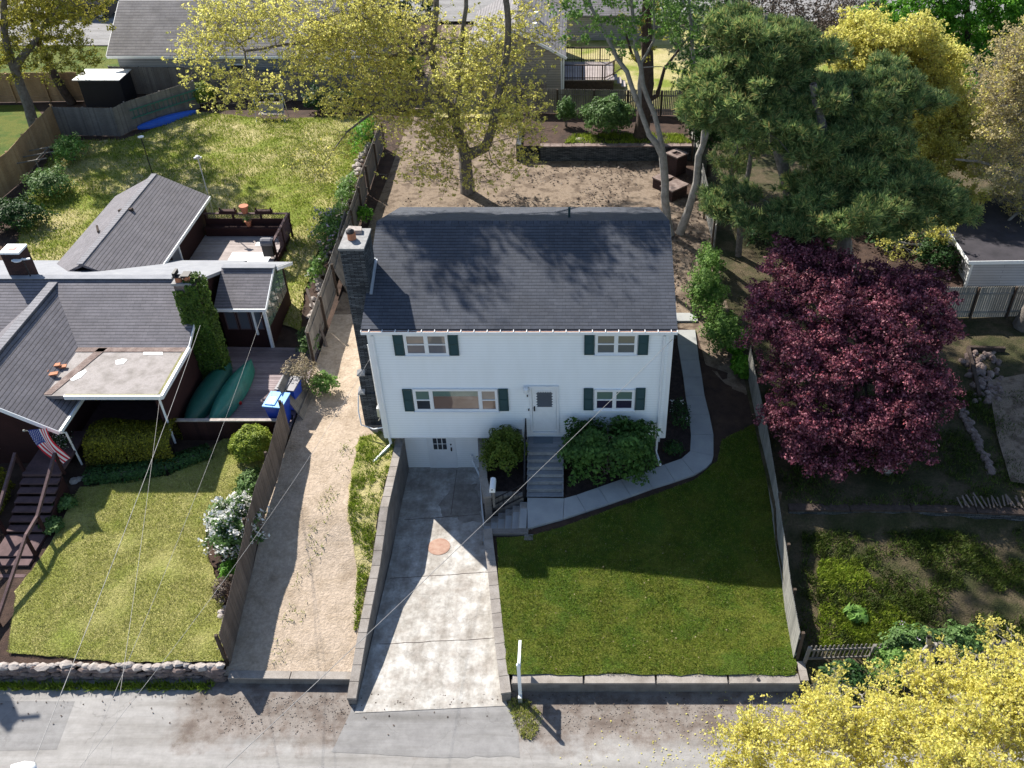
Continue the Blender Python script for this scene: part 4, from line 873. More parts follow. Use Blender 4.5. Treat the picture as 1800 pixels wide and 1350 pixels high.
for i in range(9): x = -3.3 + i * 1.45 / 8; m.beam((x, 23.66, rz(x) - .65), (x, 23.66, rz(x)), .015 if i % 4 else .035, .015 if i % 4 else .035)
m.build('railing', 'dark', cs)
capwall('planter_wall', 'low block wall holding the planting bed beside the concrete steps', [(-3.3, 23.72), (-1.85, 23.72)], .2, 'block', 'block', [1.32, 1.32], .0, .06, .01, 1)
mb = thing('mailbox', 'white rounded mailbox on a post in the planting bed', 'mailbox', tuple(G(868, 868, 1.3)))
c = G(866, 852, 2.28); m = MB(); pr = [(.10 * math.cos(t), .10 * math.sin(t)) for t in [math.pi * i / 8 for i in range(9)]]
m.prism([(c.x + a, c.y - .28, c.z + b) for a, b in [(-.1, -.12)] + pr[::-1] + [(.1, -.12)]], (0, .56, 0)); bo = m.build('box', 'white', mb)
MB().box(c.x - .05, c.x + .05, c.y - .295, c.y - .283, c.z - .08, c.z + .06).build('door', 'white', mb); MB().lathe((c.x + .0, c.y - .3, c.z + .04), [(.02, 0), (.02, .03)], 8, (0, -1, 0)).build('knob', 'dark', mb); MB().box(c.x - .04, c.x + .04, c.y - .04, c.y + .04, 1.2, c.z - .12).build('post', 'woodgrey', mb)
ds = MB(); q = [(-4.0, 26.5, .75), (-3.95, 26.45, .5), (-3.62, 25.9, .12), (-3.5, 24.6, .1), (-3.3, 23.3, .1), (-3.05, 21.6, .09)]; ds.tube(q, [.045, .045, .04, .03, .028, .02], 6); tag(ds.build('drain_pipe', 'white', base=(-3.6, 25, .1)), 'thin white drain pipe lying along the driveway wall', 'pipe')
WL = [(850, 930, 1.12), (853.5, 966, .98), (858.5, 1006, .90), (868, 1104, .68), (881.5, 1219, .46)]
# ---------------------------------------------------------------- retaining walls
capwall('retaining_wall', 'grey block retaining wall on the left of the driveway with stepped top', [(-6.5, 26.5), (-6.51, 25.3), (-6.52, 22.7), (-6.55, 20.6), (-6.6, 18.1), (-6.62, 16.0)], .24, 'block', 'coping', [1.78, 1.76, 1.76, 1.10, .76, .32], -.05, .10, .02, -1, capl=.52)
capwall('retaining_wall', 'low grey block wall between driveway and green front lawn', [(-3.68, 26.6), (-3.42, 24.2), (-3.22, 23.45)], .24, 'block', 'coping', [1.95, 1.72, 1.5], -.05, .09, .02, 1, capl=.8)
capwall('lawn_edging_wall', 'row of narrow grey blocks edging the lawn from the steps to the street', [tuple(G(u, v, z).xy) for u, v, z in WL], .27, 'block', 'coping', [z for u, v, z in WL], -.05, .09, .02, 1, capl=.55)
capwall('front_wall', 'long low concrete wall along the street under the green lawn', [(-1.93, 16.45), (6.9, 16.45)], .28, 'block', 'coping', [.5, .5], -.05, .08, .03, 1, capl=2.2)
capwall('front_wall', 'short low concrete wall at the end of the dirt strip', [(-10.7, 16.75), (-6.86, 16.7)], .24, 'block', 'coping', [.32, .32], -.05, .06, .02, 1, capl=1.8)
capwall('corner_wall', 'stub of concrete wall at the fence corner of the lawn', [(6.92, 16.5), (6.92, 17.2)], .2, 'block', 'coping', [.52, .52], -.05, .06, .02, -1)
# neighbour's field stone wall: each course of stones inside one wall
sw = thing('stone_wall', 'rough field stone wall below the dry neighbouring lawn', 'stone wall', (-16, 16.9, 0)); m = MB(); x = -23.0; 
while x < -10.95:
    w = random.uniform(.28, .55)
    for q in range(3): m.rock((x + w / 2 + random.uniform(-.1, .1), 16.92 + random.uniform(-.04, .04), .08 + q * .20), w * .58, (1, .45, .42), random.random() * 1e5)
    x += w * .8
m.build('stones', 'rock', sw); m = MB(); x = -23
while x < -10.95:
    w = random.uniform(.16, .4); m.rock((x + w / 2, 17.0 + random.uniform(-.07, .07), .57 + random.uniform(-.02, .03)), w * .6, (1, .7, .42), random.random() * 1e5); x += w * .85
m.build('top_stones', 'rockpale', sw)
# rear dry stone wall with its steps
rw = thing('rear_stone_wall', 'dark dry stone retaining wall across the end of the back yard', 'stone wall', (2, 51, 2)); m = MB(); m.quad((-2.0, 51.0, 1.8), (7.1, 51.0, 1.8), (7.1, 51.0, 2.9), (-2.0, 51.0, 2.9)); m.quad((-2.0, 53, 1.8), (-2.0, 51, 1.8), (-2.0, 51, 2.9), (-2.0, 53, 2.9)); m.box(-3.4, -3.1, 51, 54, 1.8, 3.0); m.build('wall_face', 'slate', rw)
m = MB(); x = -2.0
while x < 7.1: w = random.uniform(.4, .8); m.prism([(x, 50.93, 2.88), (x + w - .02, 50.93, 2.88), (x + w - .02, 51.35, 2.88), (x, 51.35, 2.88)], (0, 0, random.uniform(.05, .08))); x += w
m.build('coping', 'rock', rw); 
for k in range(4): MB().box(-3.1, -2.05, 51.1 + .33 * k, 52.6, 1.8 + .0 * k, 2.05 + .24 * k + .002 * k).build('step', 'slate', rw)
# ================================================================ FENCES
LF = [gh(u, v, HL) for u, v in ((405, 1168), (450, 965), (486, 848), (509, 757))]
fence('stockade_fence', 'brown weathered picket-top fence between dry lawn and dirt strip', [p.xy for p in LF], HL, 1.45, 'woodbrown', bw=.075, gap=.006, side=1, hf=None)
LB = [gh(u, v, HL) for u, v in ((549, 640), (590, 517), (622, 420), (647, 340), (674, 262))]
fence('board_fence', 'long grey board fence running back between the two yards', [p.xy for p in LB], HL, 1.6, 'woodgrey', bw=.14, gap=.004, top='flat', side=-1, rnd=.05, posth=1.0)
def panel(name, label, a, b, h, mat, lean, cat='fence panel', thick=.03, bw=.1):
    a, b = Vector(a), Vector(b); d = (b - a); l = d.length; d.normalize(); root = thing(name, label, cat, a); up = Vector(lean); n = up.cross(d).normalized() * thick; m = MB(); x = 0
    while x < l - .02:
        w = min(bw, l - x); p = a + d * x; q = p + d * (w - .008); m.prism([p, q, q + up * h, (p + q) / 2 + up * (h + .04), p + up * h], n); x += w
    m.build('boards', mat, root); 
    for k in (.2, .8): MB().beam(a + up * h * k - n, b + up * h * k - n, .04, .07).build('rail', mat, root)
    return root
a = gh(533, 738, HL); b = gh(553, 690, HL); panel('leaning_fence', 'loose grey fence panel leaning beside the blue bins', a, b, 1.6, 'woodgrey', (-.45, .1, .89))
a = gh(612, 515, HL); b = gh(634, 420, HL); panel('leaning_fence', 'pale fence panel standing at an angle beside the slate chimney', a, b, 1.65, 'woodgrey', (-.33, 0, .95))
pp = MB(); pp.beam(gh(575, 610, HL), gh(549, 555, HL) + Vector((0, 0, 1.4)), .1, .1); tag(pp.build('fence_prop', 'woodbrown', base=tuple(gh(575, 610, HL))), 'loose brown post propped against the grey board fence', 'post')
RF1 = [gh(u, v, HR) for u, v in ((1395, 1160), (1372, 1004), (1358, 914), (1338, 790), (1318, 690), (1312, 655))]
fence('picket_board_fence', 'weathered silver fence along the right side of the green lawn', [p.xy for p in RF1], HR, 1.35, 'woodsilver', bw=.085, gap=.006, side=-1, rnd=.015)
RF2 = [gh(u, v, HR) for u, v in ((1254, 437), (1240, 385), (1229, 335), (1218, 285), (1207, 236))]
fence('old_board_fence', 'broken pale board fence between back yard and pine trees', [p.xy for p in RF2], HR, 1.6, 'woodsilver', bw=.15, gap=.02, top='flat', side=1, rnd=.09, posth=1.05)
a = gh(1213, 553, HR); b = gh(1234, 556, HR); panel('gate_panel', 'small dark brown gate panel standing open by the green shrub', a, b, 1.3, 'woodbrown', (.0, .05, 1.0))
BFp = [(-3.3, 56.2), (1.2, 56.0), (7.4, 55.8), (12, 55.6)]
fence('rear_picket_fence', 'grey pointed fence behind the big rhododendron in the back yard', BFp, HT, 1.55, 'woodgrey', bw=.09, gap=.02, side=-1)
# low picket fence on the right
q0 = gh(1412, 1162, HX); q1 = gh(1745, 1150, HX)
fence('low_picket_fence', 'low leaning picket fence at the weedy right corner lot', [(q0.x, q0.y), (q1.x, q1.y)], HX, .85, 'woodgrey', 'woodgrey', bw=.055, gap=.085, side=-1, bay=2.2, lean=.12, posth=1.15)
a, b = G(1372, 1178, .52), G(1398, 1150, .5)
# left neighbour's fences
cd = [gh(u, v, HN) for u, v in ((-60, 400), (0, 352), (36, 322), (110, 236))]
fence('cedar_fence', 'tan cedar fence running diagonally beside the left tree', [p.xy for p in cd], HN, 1.85, 'cedar', 'cedar', bw=.14, gap=.004, top='flat', side=1, rnd=.01)
cb = [gh(u, v, HN) for u, v in ((-90, 182), (150, 178))]
fence('cedar_back_fence', 'tan cedar fence in the far upper left corner behind the trees', [p.xy for p in cb], HN, 1.9, 'cedar', 'cedar', bw=.14, gap=.004, top='flat', side=-1, rnd=.01)
gf = [gh(u, v, HN) for u, v in ((108, 238), (213, 240), (234, 229), (352, 190))]
fence('grey_stockade_fence', 'grey stockade fence with a green ladder hung above the blue kayak', [p.xy for p in gf], HN, 1.75, 'woodgrey', 'woodgrey', bw=.1, gap=.004, top='dog', side=1, rnd=.02)
gb = [gh(u, v, HN) for u, v in ((205, 165), (360, 168), (500, 176), (700, 190), (960, 196))]
fence('far_grey_fence', 'long grey fence in front of the grey clapboard house', [p.xy for p in gb], HN, 1.8, 'woodgrey', 'woodgrey', bw=.12, gap=.004, top='flat', side=1)
fr = [gh(1640, 560, HX), gh(1830, 556, HX)]
fence('right_board_fence', 'grey board fence in front of the white garage', [p.xy for p in fr], HX, 1.6, 'woodsilver', 'post', bw=.09, gap=.012, side=-1, bay=1.9)
# maroon patio fence
root = thing('patio_fence', 'dark maroon board fence with pale cap closing the patio', 'fence', (-13.2, 26.8, 1.3)); m = MB(); x = -15.1
while x < -11.2: m.box(x, x + .145, 26.78, 26.82, HN(0, 26.8) - .1, 2.28); x += .15
m.build('boards', 'maroon', root); MB().box(-15.15, -11.15, 26.72, 26.87, 2.28, 2.33).build('cap_rail', 'rockpale', root)

# ================================================================ LEFT NEIGHBOUR'S HOUSE
nh = thing('neighbor_house', 'single storey dark maroon house with weathered grey shingle roofs', 'house', (-19, 31, 1.3))
mr = MB(); slabroof(mr, [(-30, 29.2, 3.83), (-15.1, 29.2, 3.83), (-15.1, 32.5, 5.16), (-30, 32.5, 5.16)], .14); mr.build('roof', 'roof_old', nh)
mr = MB(); slabroof(mr, [(-30, 32.5, 5.16), (-15.1, 32.5, 5.16), (-15.1, 37.2, 3.26), (-30, 37.2, 3.26)], .14); mr.build('roof', 'roof_sunlit', nh)
mr = MB(); mr.beam((-30, 32.46, 5.165), (-13.1, 32.46, 5.165), .34, .03); 
# right wing (sun room)
mr = MB(); slabroof(mr, [(-15.08, 32.45, 3.7), (-12.9, 32.45, 3.7), (-12.9, 34.35, 4.58), (-15.08, 34.35, 4.58)], .12); sr = mr.build('roof', 'roof_old', nh)
mr = MB(); slabroof(mr, [(-15.08, 34.35, 4.58), (-12.75, 34.35, 4.58), (-12.75, 36.3, 3.7), (-15.08, 36.3, 3.7)], .12); mr.beam((-15.06, 34.33, 4.6), (-12.8, 34.33, 4.6), .3, .04, (0, 0, 1)); mr.build('roof', 'roof_sunlit', nh)
mr = MB(); mr.beam((-30, 32.49, 5.17), (-15.1, 32.49, 5.17), .32, .03); mr.build('ridge_cap', 'roof_sunlit', nh)
m = MB(); m.box(-15.05, -13.1, 32.75, 36.1, 1.3, 3.55); m.prism([(-13.1, 32.7, 3.55), (-13.1, 36.1, 3.55), (-13.1, 34.35, 4.4)], (-.1, 0, 0)); m.build('wall', 'maroon', nh)
for i, x in enumerate((-14.85, -14.3, -13.75)):
    f = MB(); frame(f, x, x + .48, 2.45, 3.4, .04, 32.69, 32.75); w = f.build('window', 'purplewood', nh); MB().quad((x + .03, 32.72, 2.48), (x + .45, 32.72, 2.48), (x + .45, 32.72, 3.37), (x + .03, 32.72, 3.37)).build('pane', M['glass_screen'], w)
for k in range(4):
    y0 = 32.85 + k * .75; z1 = 3.6 + .44 * (1 - abs((y0 + .35) - 34.35) / 1.7) * 1.4; w = MB().prism([(-13.085, y0, 2.5), (-13.085, y0 + .68, 2.5), (-13.085, y0 + .68, z1), (-13.085, y0, z1)], (.02, 0, 0)).build('window', M['glass_green'], nh)
m = MB(); m.beam((-12.9, 32.42, 3.62), (-12.88, 34.35, 4.5), .03, .14); m.beam((-12.72, 34.3, 4.5), (-12.72, 36.3, 3.62), .03, .14); m.box(-13.16, -13.04, 32.62, 32.74, 1.4, 3.6); m.box(-13.65, -13.57, 32.66, 32.74, 2.2, 3.6); m.box(-15.08, -12.9, 32.38, 32.44, 3.55, 3.68); m.beam((-15.05, 29.15, 3.78), (-15.05, 32.5, 5.1), .03, .14); m.build('trim_board', 'white', nh)
# main walls
m = MB(); m.box(-30, -15.4, 29.6, 36.2, 1.2, 3.5); m.prism([(-15.4, 29.6, 3.5), (-15.4, 36.2, 3.5), (-15.4, 32.5, 4.98)], (-.1, 0, 0)); m.box(-15.5, -15.38, 26.55, 29.6, 1.2, 3.7); m.box(-24, -18.9, 25.5, 29.6, 1.2, 3.2); m.prism([(-23.9, 25.5, 3.2), (-18.5, 25.5, 3.2), (-21.2, 25.5, 4.85)], (0, .1, 0)); m.build('wall', 'maroon', nh)
m = MB(); m.box(-18.9, -15.5, 28.6, 28.7, 1.3, 3.7); m.build('porch_wall', 'recessdark', nh); MB().box(-18.9, -15.4, 26.5, 28.7, 1.2, 1.75).build('porch_floor', 'purplewood', nh)
# flat porch roof
m = MB(); m.box(-19.5, -15.1, 26.3, 29.35, 3.72, 3.86); fr_ = m.build('flat_roof', 'felt', nh)
m = MB(); m.box(-19.45, -15.14, 29.05, 29.42, 3.86, 3.885); m.prism([(-19.4, 26.35, 3.865), (-19.1, 26.35, 3.865), (-18.2, 29.3, 3.865), (-18.55, 29.3, 3.865)], (0, 0, .02)); m.build('roof_seam', 'rock', fr_)
m = MB(); m.box(-18.6, -15.05, 26.22, 26.30, 3.74, 3.90); m.box(-15.1, -15.0, 26.25, 29.4, 3.74, 3.9); m.build('gutter', 'white', fr_); m = MB(); m.box(-18.6, -15.22, 26.31, 26.40, 3.861, 3.875); m.box(-15.22, -15.12, 26.4, 29.35, 3.861, 3.875); m.build('gutter_moss', m_plain('mossy_gutter', (.20, .19, .09), .9, .3, 8), fr_)
M['silver'] = m_plain('silver_patch', (.75, .74, .74), .45, .08, 6)
for pl in ([(495, 0)], ):
    pass
def blob(m, pts, z, t=.012): m.prism([tuple(G(u, v, z)) for u, v in pts], (0, 0, t))
m = MB(); blob(m, [(252, 618), (286, 618), (286, 624), (253, 624)], 3.862); blob(m, [(203, 634), (215, 631), (224, 632), (217, 640), (204, 641)], 3.862); blob(m, [(120, 666), (136, 656), (151, 650), (152, 654), (143, 663), (128, 670)], 3.862); m.build('sealant_patch', 'silver', fr_)
m = MB(); c = G(88, 655, 3.9)
for i in range(7): m.obox((c.x + random.uniform(-.28, .35), c.y + random.uniform(-.3, .45), 3.93 + .02 * i), (.16, .03, .01), (-.02, .09, .0), (0, .005, .025))
tag(m.build('roof_rubble', 'redtile', base=tuple(c)), 'broken tiles and scraps lying in the roof valley', 'rubble')
# front gable wing
m = MB(); E1 = (-18.45, 25.0, 3.3); Rr = (-21.2, 25.0, 5.05); slabroof(m, [E1, (-18.45, 29.3, 3.3), (-18.45, 29.3, 3.3), (-21.2, 32.2, 5.05), Rr] if False else [E1, (-18.45, 28.2, 3.3), (-21.2, 32.3, 5.05), Rr], .14); m.build('roof', 'roof_old', nh)
m = MB(); slabroof(m, [Rr, (-21.2, 32.3, 5.05), (-24, 28.2, 3.3), (-24, 25.0, 3.3)], .14); m.build('roof', 'roof_old', nh); MB().beam((-21.2, 25.0, 5.06), (-21.2, 32.3, 5.06), .36, .05).build('ridge_cap', 'capshingle', nh)
m = MB(); m.beam((-18.43, 24.97, 3.2), (-21.2, 24.97, 4.96), .03, .16); m.beam((-21.2, 24.97, 4.96), (-24, 24.97, 3.2), .03, .16); m.box(-18.44, -18.36, 25.0, 28.0, 3.16, 3.3); m.build('trim_board', 'white', nh); m = MB(); m.tube([(-18.4, 25.0, 3.2), (-18.4, 25.25, 3.0), (-18.45, 25.4, 1.3)], .04, 6); m.tube([(-15.25, 26.35, 3.75), (-15.3, 26.5, 3.5), (-15.3, 26.5, 1.4)], .045, 6); m.build('downspout', 'white', nh)
f = MB(); frame(f, -22.2, -21.3, 2.0, 3.1, .12, 25.42, 25.5); w = f.build('window', 'white', nh); MB().quad((-22.1, 25.45, 2.1), (-21.4, 25.45, 2.1), (-21.4, 25.45, 3.0), (-22.1, 25.45, 3.0)).build('pane', 'glass', w)
# rear wing
m = MB(); slabroof(m, [(-20.85, 34.0, 4.9), (-18.45, 34.0, 3.7), (-18.45, 42.9, 3.7), (-20.85, 42.9, 4.9)], .12); m.build('roof', 'roof_old', nh); m = MB(); slabroof(m, [(-23.25, 34.0, 3.7), (-20.85, 34.0, 4.9), (-20.85, 42.9, 4.9), (-23.25, 42.9, 3.7)], .12); m.build('roof', 'roof_old', nh)
m = MB(); m.beam((-20.93, 34.0, 4.9), (-20.93, 42.9, 4.9), .26, .03); m.build('ridge_cap', 'capshingle', nh)
m = MB(); m.box(-23.0, -18.75, 36.8, 42.7, 1.3, 3.6); m.prism([(-23.0, 42.7, 3.6), (-18.75, 42.7, 3.6), (-20.85, 42.7, 4.7)], (0, -.1, 0)); m.build('wall', 'maroon', nh); MB().box(-18.46, -18.42, 34.0, 42.9, 3.56, 3.71).build('trim_board', 'white', nh)
f = MB(); frame(f, -18.755, -18.7, 0, 0, .01, 0, 0) if False else None; m = MB(); m.box(-18.75, -18.70, 37.6, 38.4, 1.9, 3.4); m.build('glass_door', M['glass_screen'], nh); MB().box(-18.72, -18.66, 38.42, 38.52, 1.9, 3.45).build('trim_board', 'white', nh)
m = MB(); m.beam((-21.3, 39.2, 4.75), (-20.6, 39.1, 4.86), .16, .12); m.tube([(-21.6, 37.4, 4.6), (-21.9, 38.0, 4.6)], .05, 6); m.build('roof_vent', 'barkdark', nh)
# chimneys
c = MB(); c.box(-23.1, -22.35, 32.6, 33.3, 4.5, 6.15); bc = c.build('brick_chimney', 'brick', nh); MB().box(-23.12, -22.33, 32.58, 33.32, 6.15, 6.23).build('chimney_cap', 'white', bc); MB().box(-22.85, -22.6, 32.8, 33.05, 6.23, 6.25).build('flue', 'red', bc)
c = MB(); c.box(-15.45, -14.65, 30.45, 31.2, 1.3, 6.0); ic = c.build('stone_chimney', 'rock', nh); MB().box(-15.5, -14.75, 30.4, 31.0, 6.0, 6.1).build('chimney_cap', 'mortar', ic); m = MB(); m.lathe((-15.25, 30.6, 6.1), [(.14, 0), (.13, .2)], 10).lathe((-14.95, 30.65, 6.1), [(.14, 0), (.13, .22)], 10); m.build('flue', 'redtile', ic); m = MB(); m.box(-15.45, -14.95, 30.5, 30.75, 6.28, 6.33).box(-15.1, -14.8, 30.5, 30.9, 6.33, 6.38).box(-15.4, -15.3, 30.5, 30.9, 6.33, 6.5); m.build('flue_cap', 'dark', ic)
# antenna masts
for nm, lb, u, v, z, h in (('roof_antenna', 'white dish antenna beside the brick chimney on the ridge', 57, 492, 5.0, .9), ):
    p = G(u, v, z); r = thing(nm, lb, 'antenna', p); MB().tube([p, p + Vector((-.05, 0, h))], .03, 6).build('mast', 'dark', r); MB().lathe(p + Vector((-.25, 0, h)), [(.0, -.03), (.18, .0), (.2, .04)], 12).beam(p + Vector((-.5, 0, h)), p + Vector((.2, .1, h + .03)), .08, .05).build('dish', 'white', r)
def mast(name, label, base, h, head, top='disc'):
    r = thing(name, label, 'pole', base); b = Vector(base); MB().tube([b, b + Vector((-.05, .05, h))], .03, 6).build('pole', 'metal' if top != 'disc' else 'dark', r)
    if top == 'disc': MB().lathe(b + Vector((-.05, .05, h)), [(.15, 0), (.16, .04), (.07, .07)], 14).build('head', 'white', r)
    else: MB().lathe(b + Vector((-.05, .05, h)), [(.1, 0), (.12, .12), (.04, .16)], 10).beam(b + Vector((-.25, .05, h)), b + Vector((.15, .05, h + .05)), .07, .07).build('head', 'metal', r)
    return r
mast('garden_light', 'thin dark pole with a white disc head behind the rear roof', tuple(gh(276, 330, HN)), 2.9, 0)
mast('service_mast', 'short galvanised mast with metal head at the rear roof edge', (-18.6, 43.1, 2.0), 3.6, 0, 'head')
# ivy on stone chimney
n = 9000; P = np.zeros((n, 3)); nn = np.zeros((n, 3))
for i in range(n):
    z = random.uniform(1.35, 6.05); s = random.random(); w = .12 + .25 * (1 - (z - 1.3) / 5) ** 2; k = .10 + .14 * noise.noise(Vector((z * 2, s * 6, 4)))
    if s < .55: P[i] = (random.uniform(-15.45 - w * .4, -14.65 + w), 30.45 - k, z); nn[i] = (0, -1, .3)
    elif s < .95: P[i] = (-14.65 + k + w * .3, random.uniform(30.4, 31.25), z); nn[i] = (1, 0, .3)
    else: P[i] = (random.uniform(-15.1, -14.6), random.uniform(30.45, 31.2), 6.02 + k); nn[i] = (0, 0, 1)
    if s < .55 and z > 5.8 and P[i][0] < -15.0: P[i][2] -= .5
V, F = leafquads(P, .09, .2, .8, nn); iv = npmesh('ivy', V, F, 'ivy', None, (-15, 30.6, 1.4)); tag(iv, 'thick green ivy climbing the stone chimney', 'ivy')
# patio deck, boats, bins
patch('patio', [(-15.1, 26.85), (-11.05, 26.85), (-10.95, 32.6), (-15.1, 32.7)], lambda x, y: 1.56, 'deckfloor', 3)
m = MB(); y = 26.9
while y < 32.4: m.box(-15.1, -11.0, y, y + .13, 1.5, 1.6 + random.uniform(0, .004)); y += .142
st(m.build('patio_deck', 'deckfloor'))
M['greenhull'] = m_plain('green_hull', (.03, .19, .14), .4, .15, 3)
def boat(name, label, a, b, w, h, mat, z=1.62):
    a, b = Vector(a), Vector(b); d = b - a; l = d.length; d.normalize(); sd = Vector((-d.y, d.x, 0)); m = MB(); n = 14; k = 9; n0 = 0
    for i in range(n + 1):
        t = i / n; s = max(.04, math.sin(math.pi * t) ** .55); c = a + d * l * t
        for j in range(k):
            u = math.pi * j / (k - 1); p = c + sd * math.cos(u) * w / 2 * s; p.z = z + max(.02, math.sin(u) ** .7) * h * (.45 + .55 * s) + .06 * (2 * t - 1) ** 4; m.v.append(tuple(p))
    for i in range(n):
        for j in range(k - 1): m.f.append((i * k + j, i * k + j + 1, (i + 1) * k + j + 1, (i + 1) * k + j))
    return m
for lb, a, b, w, h, mt in (('dark green covered boat lying against the maroon wall', (-14.95, 27.0), (-14.55, 31.3), 1.1, .55, 'tarp'), ('green upturned canoe on the patio beside the covered boat', (-14.0, 26.95), (-13.55, 31.2), .95, .62, 'greenhull')):
    m = boat('', '', (a[0], a[1], 0), (b[0], b[1], 0), w, h, mt); r = thing('canoe', lb, 'canoe', (a[0], a[1], 1.6), 'boats on the patio'); m.build('hull', mt, r, True)
    if h > .6:
        mm = MB(); mm.beam((-13.5, 29.9, 1.68), (-13.35, 29.95, 1.68), .1, .1); mm.beam((-13.42, 28.6, 1.68), (-13.3, 28.65, 1.68), .1, .1); mm.build('cushion', 'red', r)
def bin_(label, c, lid, rot):
    r = thing('wheeled_bin', label, 'bin', c, 'wheeled bins on the patio'); c = Vector(c); R = Matrix.Rotation(rot, 3, 'Z'); f = lambda x, y, z: tuple(c + R @ (Vector((x, y, z)) * 1.18))
    m = MB(); b0 = [f(-.22, -.24, .08), f(.22, -.24, .08), f(.22, .22, .08), f(-.22, .22, .08)]; b1 = [f(-.30, -.35, 1.0), f(.30, -.35, 1.0), f(.30, .33, 1.0), f(-.30, .33, 1.0)]
    m.quad(*b0[::-1]); m.quad(*b1)
    for i in range(4): m.quad(b0[i], b0[(i + 1) % 4], b1[(i + 1) % 4], b1[i])
    m.build('body', 'bluebin', r)
    m = MB(); m.prism([f(-.33, -.40, 1.0), f(.33, -.40, 1.0), f(.33, .36, 1.03), f(-.33, .36, 1.03)], (0, 0, .05)); m.prism([f(-.27, -.32, 1.05), f(.06, -.32, 1.05), f(.06, .28, 1.08), f(-.27, .28, 1.08)], (0, 0, .03)); ld = m.build('lid', lid, r)
    MB().tube([f(-.24, .41, .98), f(.24, .41, .98)], .02, 6).build('handle', lid, r)
    for s in (-1, 1): MB().lathe(f(.2 * s, .26, .11), [(.11, -.02), (.11, .03)], 12, R @ Vector((1, 0, 0))).build('wheel', 'dark', r)
    if lid == 'bluelid': MB().prism([f(-.22, -.26, 1.081), f(.0, -.26, 1.081), f(.0, .05, 1.096), f(-.22, .05, 1.096)], (0, 0, .004)).build('lid_sticker', 'white', ld)
c = G(484, 712, 2.65); bin_('blue wheeled bin with a light blue lid, nearer the maroon fence', (c.x + .05, 27.4, 1.6), 'bluelid', math.radians(-8))
bin_('blue wheeled bin with a grey-black lid, farther from the maroon fence', (c.x + .25, 28.45, 1.6), 'blacklid', math.radians(-8))
# front stairs of the neighbour
ns = thing('porch_stairs', 'long maroon brown stairs with handrails at the left edge', 'stairs', (-19.1, 21, 1)); SX0, SX1 = -19.75, -18.4
for k in range(6):
    z = 1.95 - .15 * k; y = 24.0 - .32 * k; MB().box(SX0, SX1, y - .32, y - .02, z - .05, z).build('tread', 'purplewood', ns)
MB().box(SX0, SX1, 24.0, 26.4, 2.0, 2.1).build('landing', 'purplewood', ns); MB().box(SX0, SX1, 21.05, 22.05, 1.02, 1.08).build('landing', 'purplewood', ns)
for k in range(6):
    z = 1.0 - .13 * k; y = 21.03 - .42 * k; MB().box(SX0, SX1, y - .33, y - .0, z - .06, z).build('tread', 'purplewood', ns)
m = MB()
for x in (SX0 - .03, SX1): m.prism([(x, 24.05, 1.2), (x, 24.05, 2.0), (x, 22.05, 1.05), (x, 21.05, 1.0), (x, 18.5, .2), (x, 18.5, .0), (x, 21.05, .7), (x, 22.05, .8)], (.04, 0, 0))
m.build('stringer', 'maroon', ns)
for x in (SX0 - .02, SX1 + .03):
    m = MB(); pt = [(24.2, 2.95), (22.05, 1.98), (21.2, 1.95), (18.4, .98), (17.9, .9)]
    for (ya, za), (yb, zb) in zip(pt, pt[1:]): m.beam((x, ya, za), (x, yb, zb), .09, .045); m.beam((x, ya, za - .08), (x, yb, zb - .08), .04, .1)
    m.build('handrail', 'purplewood', ns)
    for y, z in ((24.2, 2.95), (22.05, 1.98), (21.15, 1.95), (18.4, .98)): MB().box(x - .045, x + .045, y - .045, y + .045, z - 1.0, z - .02).build('post', 'maroon', ns)
# flag
fl = thing('flag', 'american flag hanging from a short pole at the gable corner', 'flag', tuple(onY(86, 759, 24.9))); pa = onY(42, 757, 24.3); pb = onY(87, 759, 24.95)
MB().tube([pb, pa], .018, 6).lathe(pa, [(.04, -.03), (.04, .03)], 8, (1, 0, 0)).build('flagpole', 'woodsilver', fl)
M['flag_red'] = m_plain('flag_red', (.58, .02, .045), .8, .05); M['flag_blue'] = m_plain('flag_blue', (.03, .05, .24), .8, .05); M['flag_white'] = m_plain('flag_white', (.75, .74, .74), .8, .05)
FL, FH = 1.75, .62
def fpt(s, t):   # s along the fly (hanging down), t across the hoist
    fo = 1 - .30 * s; x = pa.x + .08 + t * FH * fo + s * s * .50 + .03 * math.sin(9 * t + 5 * s) * s; z = pa.z - .05 - s * FL * (.92 - .10 * t) + .02 * math.sin(7 * t); y = pa.y + .08 + t * .12 * (1 - .4 * s) - .07 * math.sin(8 * t + 4 * s) * (.3 + s); return (x, y, z)
for nm, mt, i0 in (('red_stripes', 'flag_red', 0), ('white_stripes', 'flag_white', 1)):
    m = MB()
    for i in range(i0, 13, 2):
        for j in range(12):
            s0, s1 = j / 12, (j + 1) / 12
            if i < 7 and s1 < .42: continue
            m.quad(fpt(s0, 1 - i / 13 if False else i / 13), fpt(s1, i / 13), fpt(s1, (i + 1) / 13), fpt(s0, (i + 1) / 13))
    m.build(nm, mt, fl)
m = MB()
for i in range(7):
    for j in range(5): m.quad(fpt(j / 12, i / 13), fpt((j + 1) / 12, i / 13), fpt((j + 1) / 12, (i + 1) / 13), fpt(j / 12, (i + 1) / 13))
m.build('canton', 'flag_blue', fl); m = MB()
for r in range(9):
    for q in range(6 if r % 2 == 0 else 5):
        t = (.5 + r) / 9 * .5; s = ((q + (.5 if r % 2 == 0 else 1)) / 6) * .40; c = Vector(fpt(s, t))
        for sg in (-1, 1):
            P = []
            for k in range(10): a = math.pi / 5 * k; rr = .022 if k % 2 == 0 else .009; P.append(c + Vector((rr * math.sin(a), -.006 * sg, rr * math.cos(a))))
            m.quad(*P)
m.build('stars', 'flag_white', fl)
